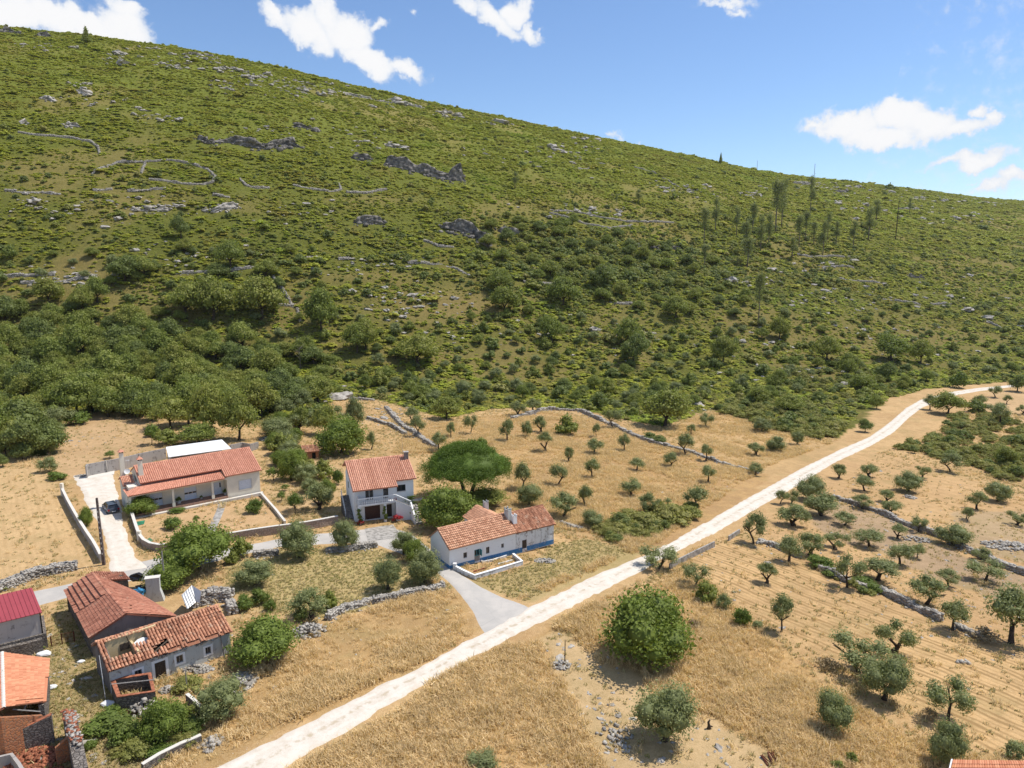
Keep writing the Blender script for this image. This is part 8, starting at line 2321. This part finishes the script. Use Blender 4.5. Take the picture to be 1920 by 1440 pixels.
# red flowers and climbers on the two-storey house
for (px, py, y, s, kind, lab) in ((676, 984, -1.7, .9, 'r', 'red flowering shrub at the left pillar of the two-storey house'), (741, 966, -1.9, 1.1, 'r', 'red flowering shrub under the stairs of the two-storey house'), (750, 968, -1.9, .9, 'r', 'second red shrub, close to the stair wall'), (741, 935, -1.3, .5, 'r', 'red flower pot at the corner of the balcony')):
    x, z = F2.front(px, py, y); P = F2.w(x, y, zb if py < 940 else 0)
    me = crown_mesh('foliage', blob_ring(rb, 1.3, 0, .9, 5), 320, .14, rb, M['redflower'], core=.6)
    o = bpy.data.objects.new('flower_shrub', me); o.location = P; o.scale = (s,) * 3; link(o); tag(o, lab, 'shrub')
def climber(fr_, x0, x1, z0, z1, y, lab, n=420):
    V = np.stack([rb.uniform(x0, x1, n), rb.normal(y - .06, .04, n), rb.uniform(z0, z1, n)], 1)
    bl_ = [(x0 + (x1 - x0) * rb.uniform(.2, .8), y - .08, z0 + (z1 - z0) * (k + .5) / 5, (x1 - x0) * rb.uniform(.35, .6), .12, (z1 - z0) / 8) for k in range(5)]
    me = crown_mesh('foliage', bl_, n, .15, rb, M['fig'], core=.7); o = bpy.data.objects.new('climber', me); o.location = fr_.P; o.rotation_euler = (0, 0, fr_.yaw); link(o); tag(o, lab, 'climber')
climber(F2, 0.0, .8, 0, 2.6, -1.5, 'green climber on the left pillar of the two-storey house')
climber(F2, 4.0, 4.6, .3, 2.5, -1.5, 'green climber on the middle pillar of the two-storey house')
climber(F2, 7.6, 9.6, 1.6, 3.2, -.25, 'green climber above the stairs of the two-storey house')
# brick pile and picnic blocks right of the two-storey house
P = gp(786, 944); e = empty('stone_table', P, .4); tag(e, 'low stone table right of the two-storey house stairs', 'table')
mb = MB(); mb.box(-.9, .9, -.5, .5, .62, .75); mb.build('table_top', M['concrete'], e)
for sx in (-.6, .6):
    mb = MB(); mb.box(sx - .12, sx + .12, -.35, .35, -.1, .615); mb.build('support', M['rubble'], e)
P = gp(778, 960); mb = MB(); mb.box(-1.0, 1.0, -.2, .2, -.1, .35); o = mb.build('stone_bench', M['concrete']); o.location = P; o.rotation_euler = (0, 0, -.9); tag(o, 'long low stone bench beside the outside stairs', 'bench')
# dead tree in the wood
P = gp(563, 690); e = empty('dead_tree', P); tag(e, 'bare grey dead tree in the upper right of the closed wood', 'tree')
mb = MB(); mb.tube([(0, 0, 0), (.1, 0, 3), (0, .1, 7.5)], [.2, .14, .05], 5)
for k in range(26):
    z = rb.uniform(3, 7); a = rb.uniform(0, 6.28); Lq = rb.uniform(1, 2.6); mb.tube([(0, 0, z), (Lq * .6 * math.cos(a), Lq * .6 * math.sin(a), z + Lq * .4), (Lq * math.cos(a), Lq * math.sin(a), z + Lq * rb.uniform(.4, .9))], [.06, .035, .012], 3)
mb.build('branches', M['bark_pale'], e)
# dry uprooted scrub below two olives
for (x, y, w, h, lab) in ((1552, 1262, 40, 30, 'brown dry brush left of the thick-trunked olive pair'), (1745, 1352, 30, 24, 'brown dry brush left of the olive above the orange roof'), (1845, 1208, 60, 16, 'strip of dry reddish stalks by the very large olive'), (1300, 1180, 30, 20, 'patch of dry stalks by the upright olive')):
    P, Wd, Hh = size_at(x, y, w, h, True)
    me = crown_mesh('foliage', blob_ring(rb, 2.0, 0, 1.0, 5), 500, .2, rb, M['dryleaf'], core=.0, shell=.3); o = bpy.data.objects.new('dry_brush', me); o.location = P; o.scale = (Wd / 2, Wd / 2, max(.4, Hh)); link(o); tag(o, lab, 'brush')
for _o in bpy.data.objects:
    if _o.get('label') and not 4 <= len(_o['label'].split()) <= 16: print('LABEL', _o['label'])

# ------------------------------------------------------------------ thin summer haze
hzm = bpy.data.materials.new('haze'); hzm.use_nodes = True
t = NT(hzm.node_tree); t.n.clear(); o = t.node('ShaderNodeOutputMaterial'); v = t.node('ShaderNodeVolumePrincipled')
v.inputs['Color'].default_value = (0.86, 0.92, 1.0, 1); v.inputs['Density'].default_value = 0.00003; v.inputs['Anisotropy'].default_value = 0.2
t.l.new(v.outputs[0], o.inputs['Volume'])
mb = MB(); mb.box(-2700, 2700, -120, 3100, float(gz.min()) - 1.5, float(gz.max()) + 40); hz = mb.build('haze', hzm); hz['kind'] = 'stuff'; hz['label'] = 'thin summer haze over the whole valley'
sc.cycles.volume_bounces = 0
sc.cycles.volume_step_rate = 4
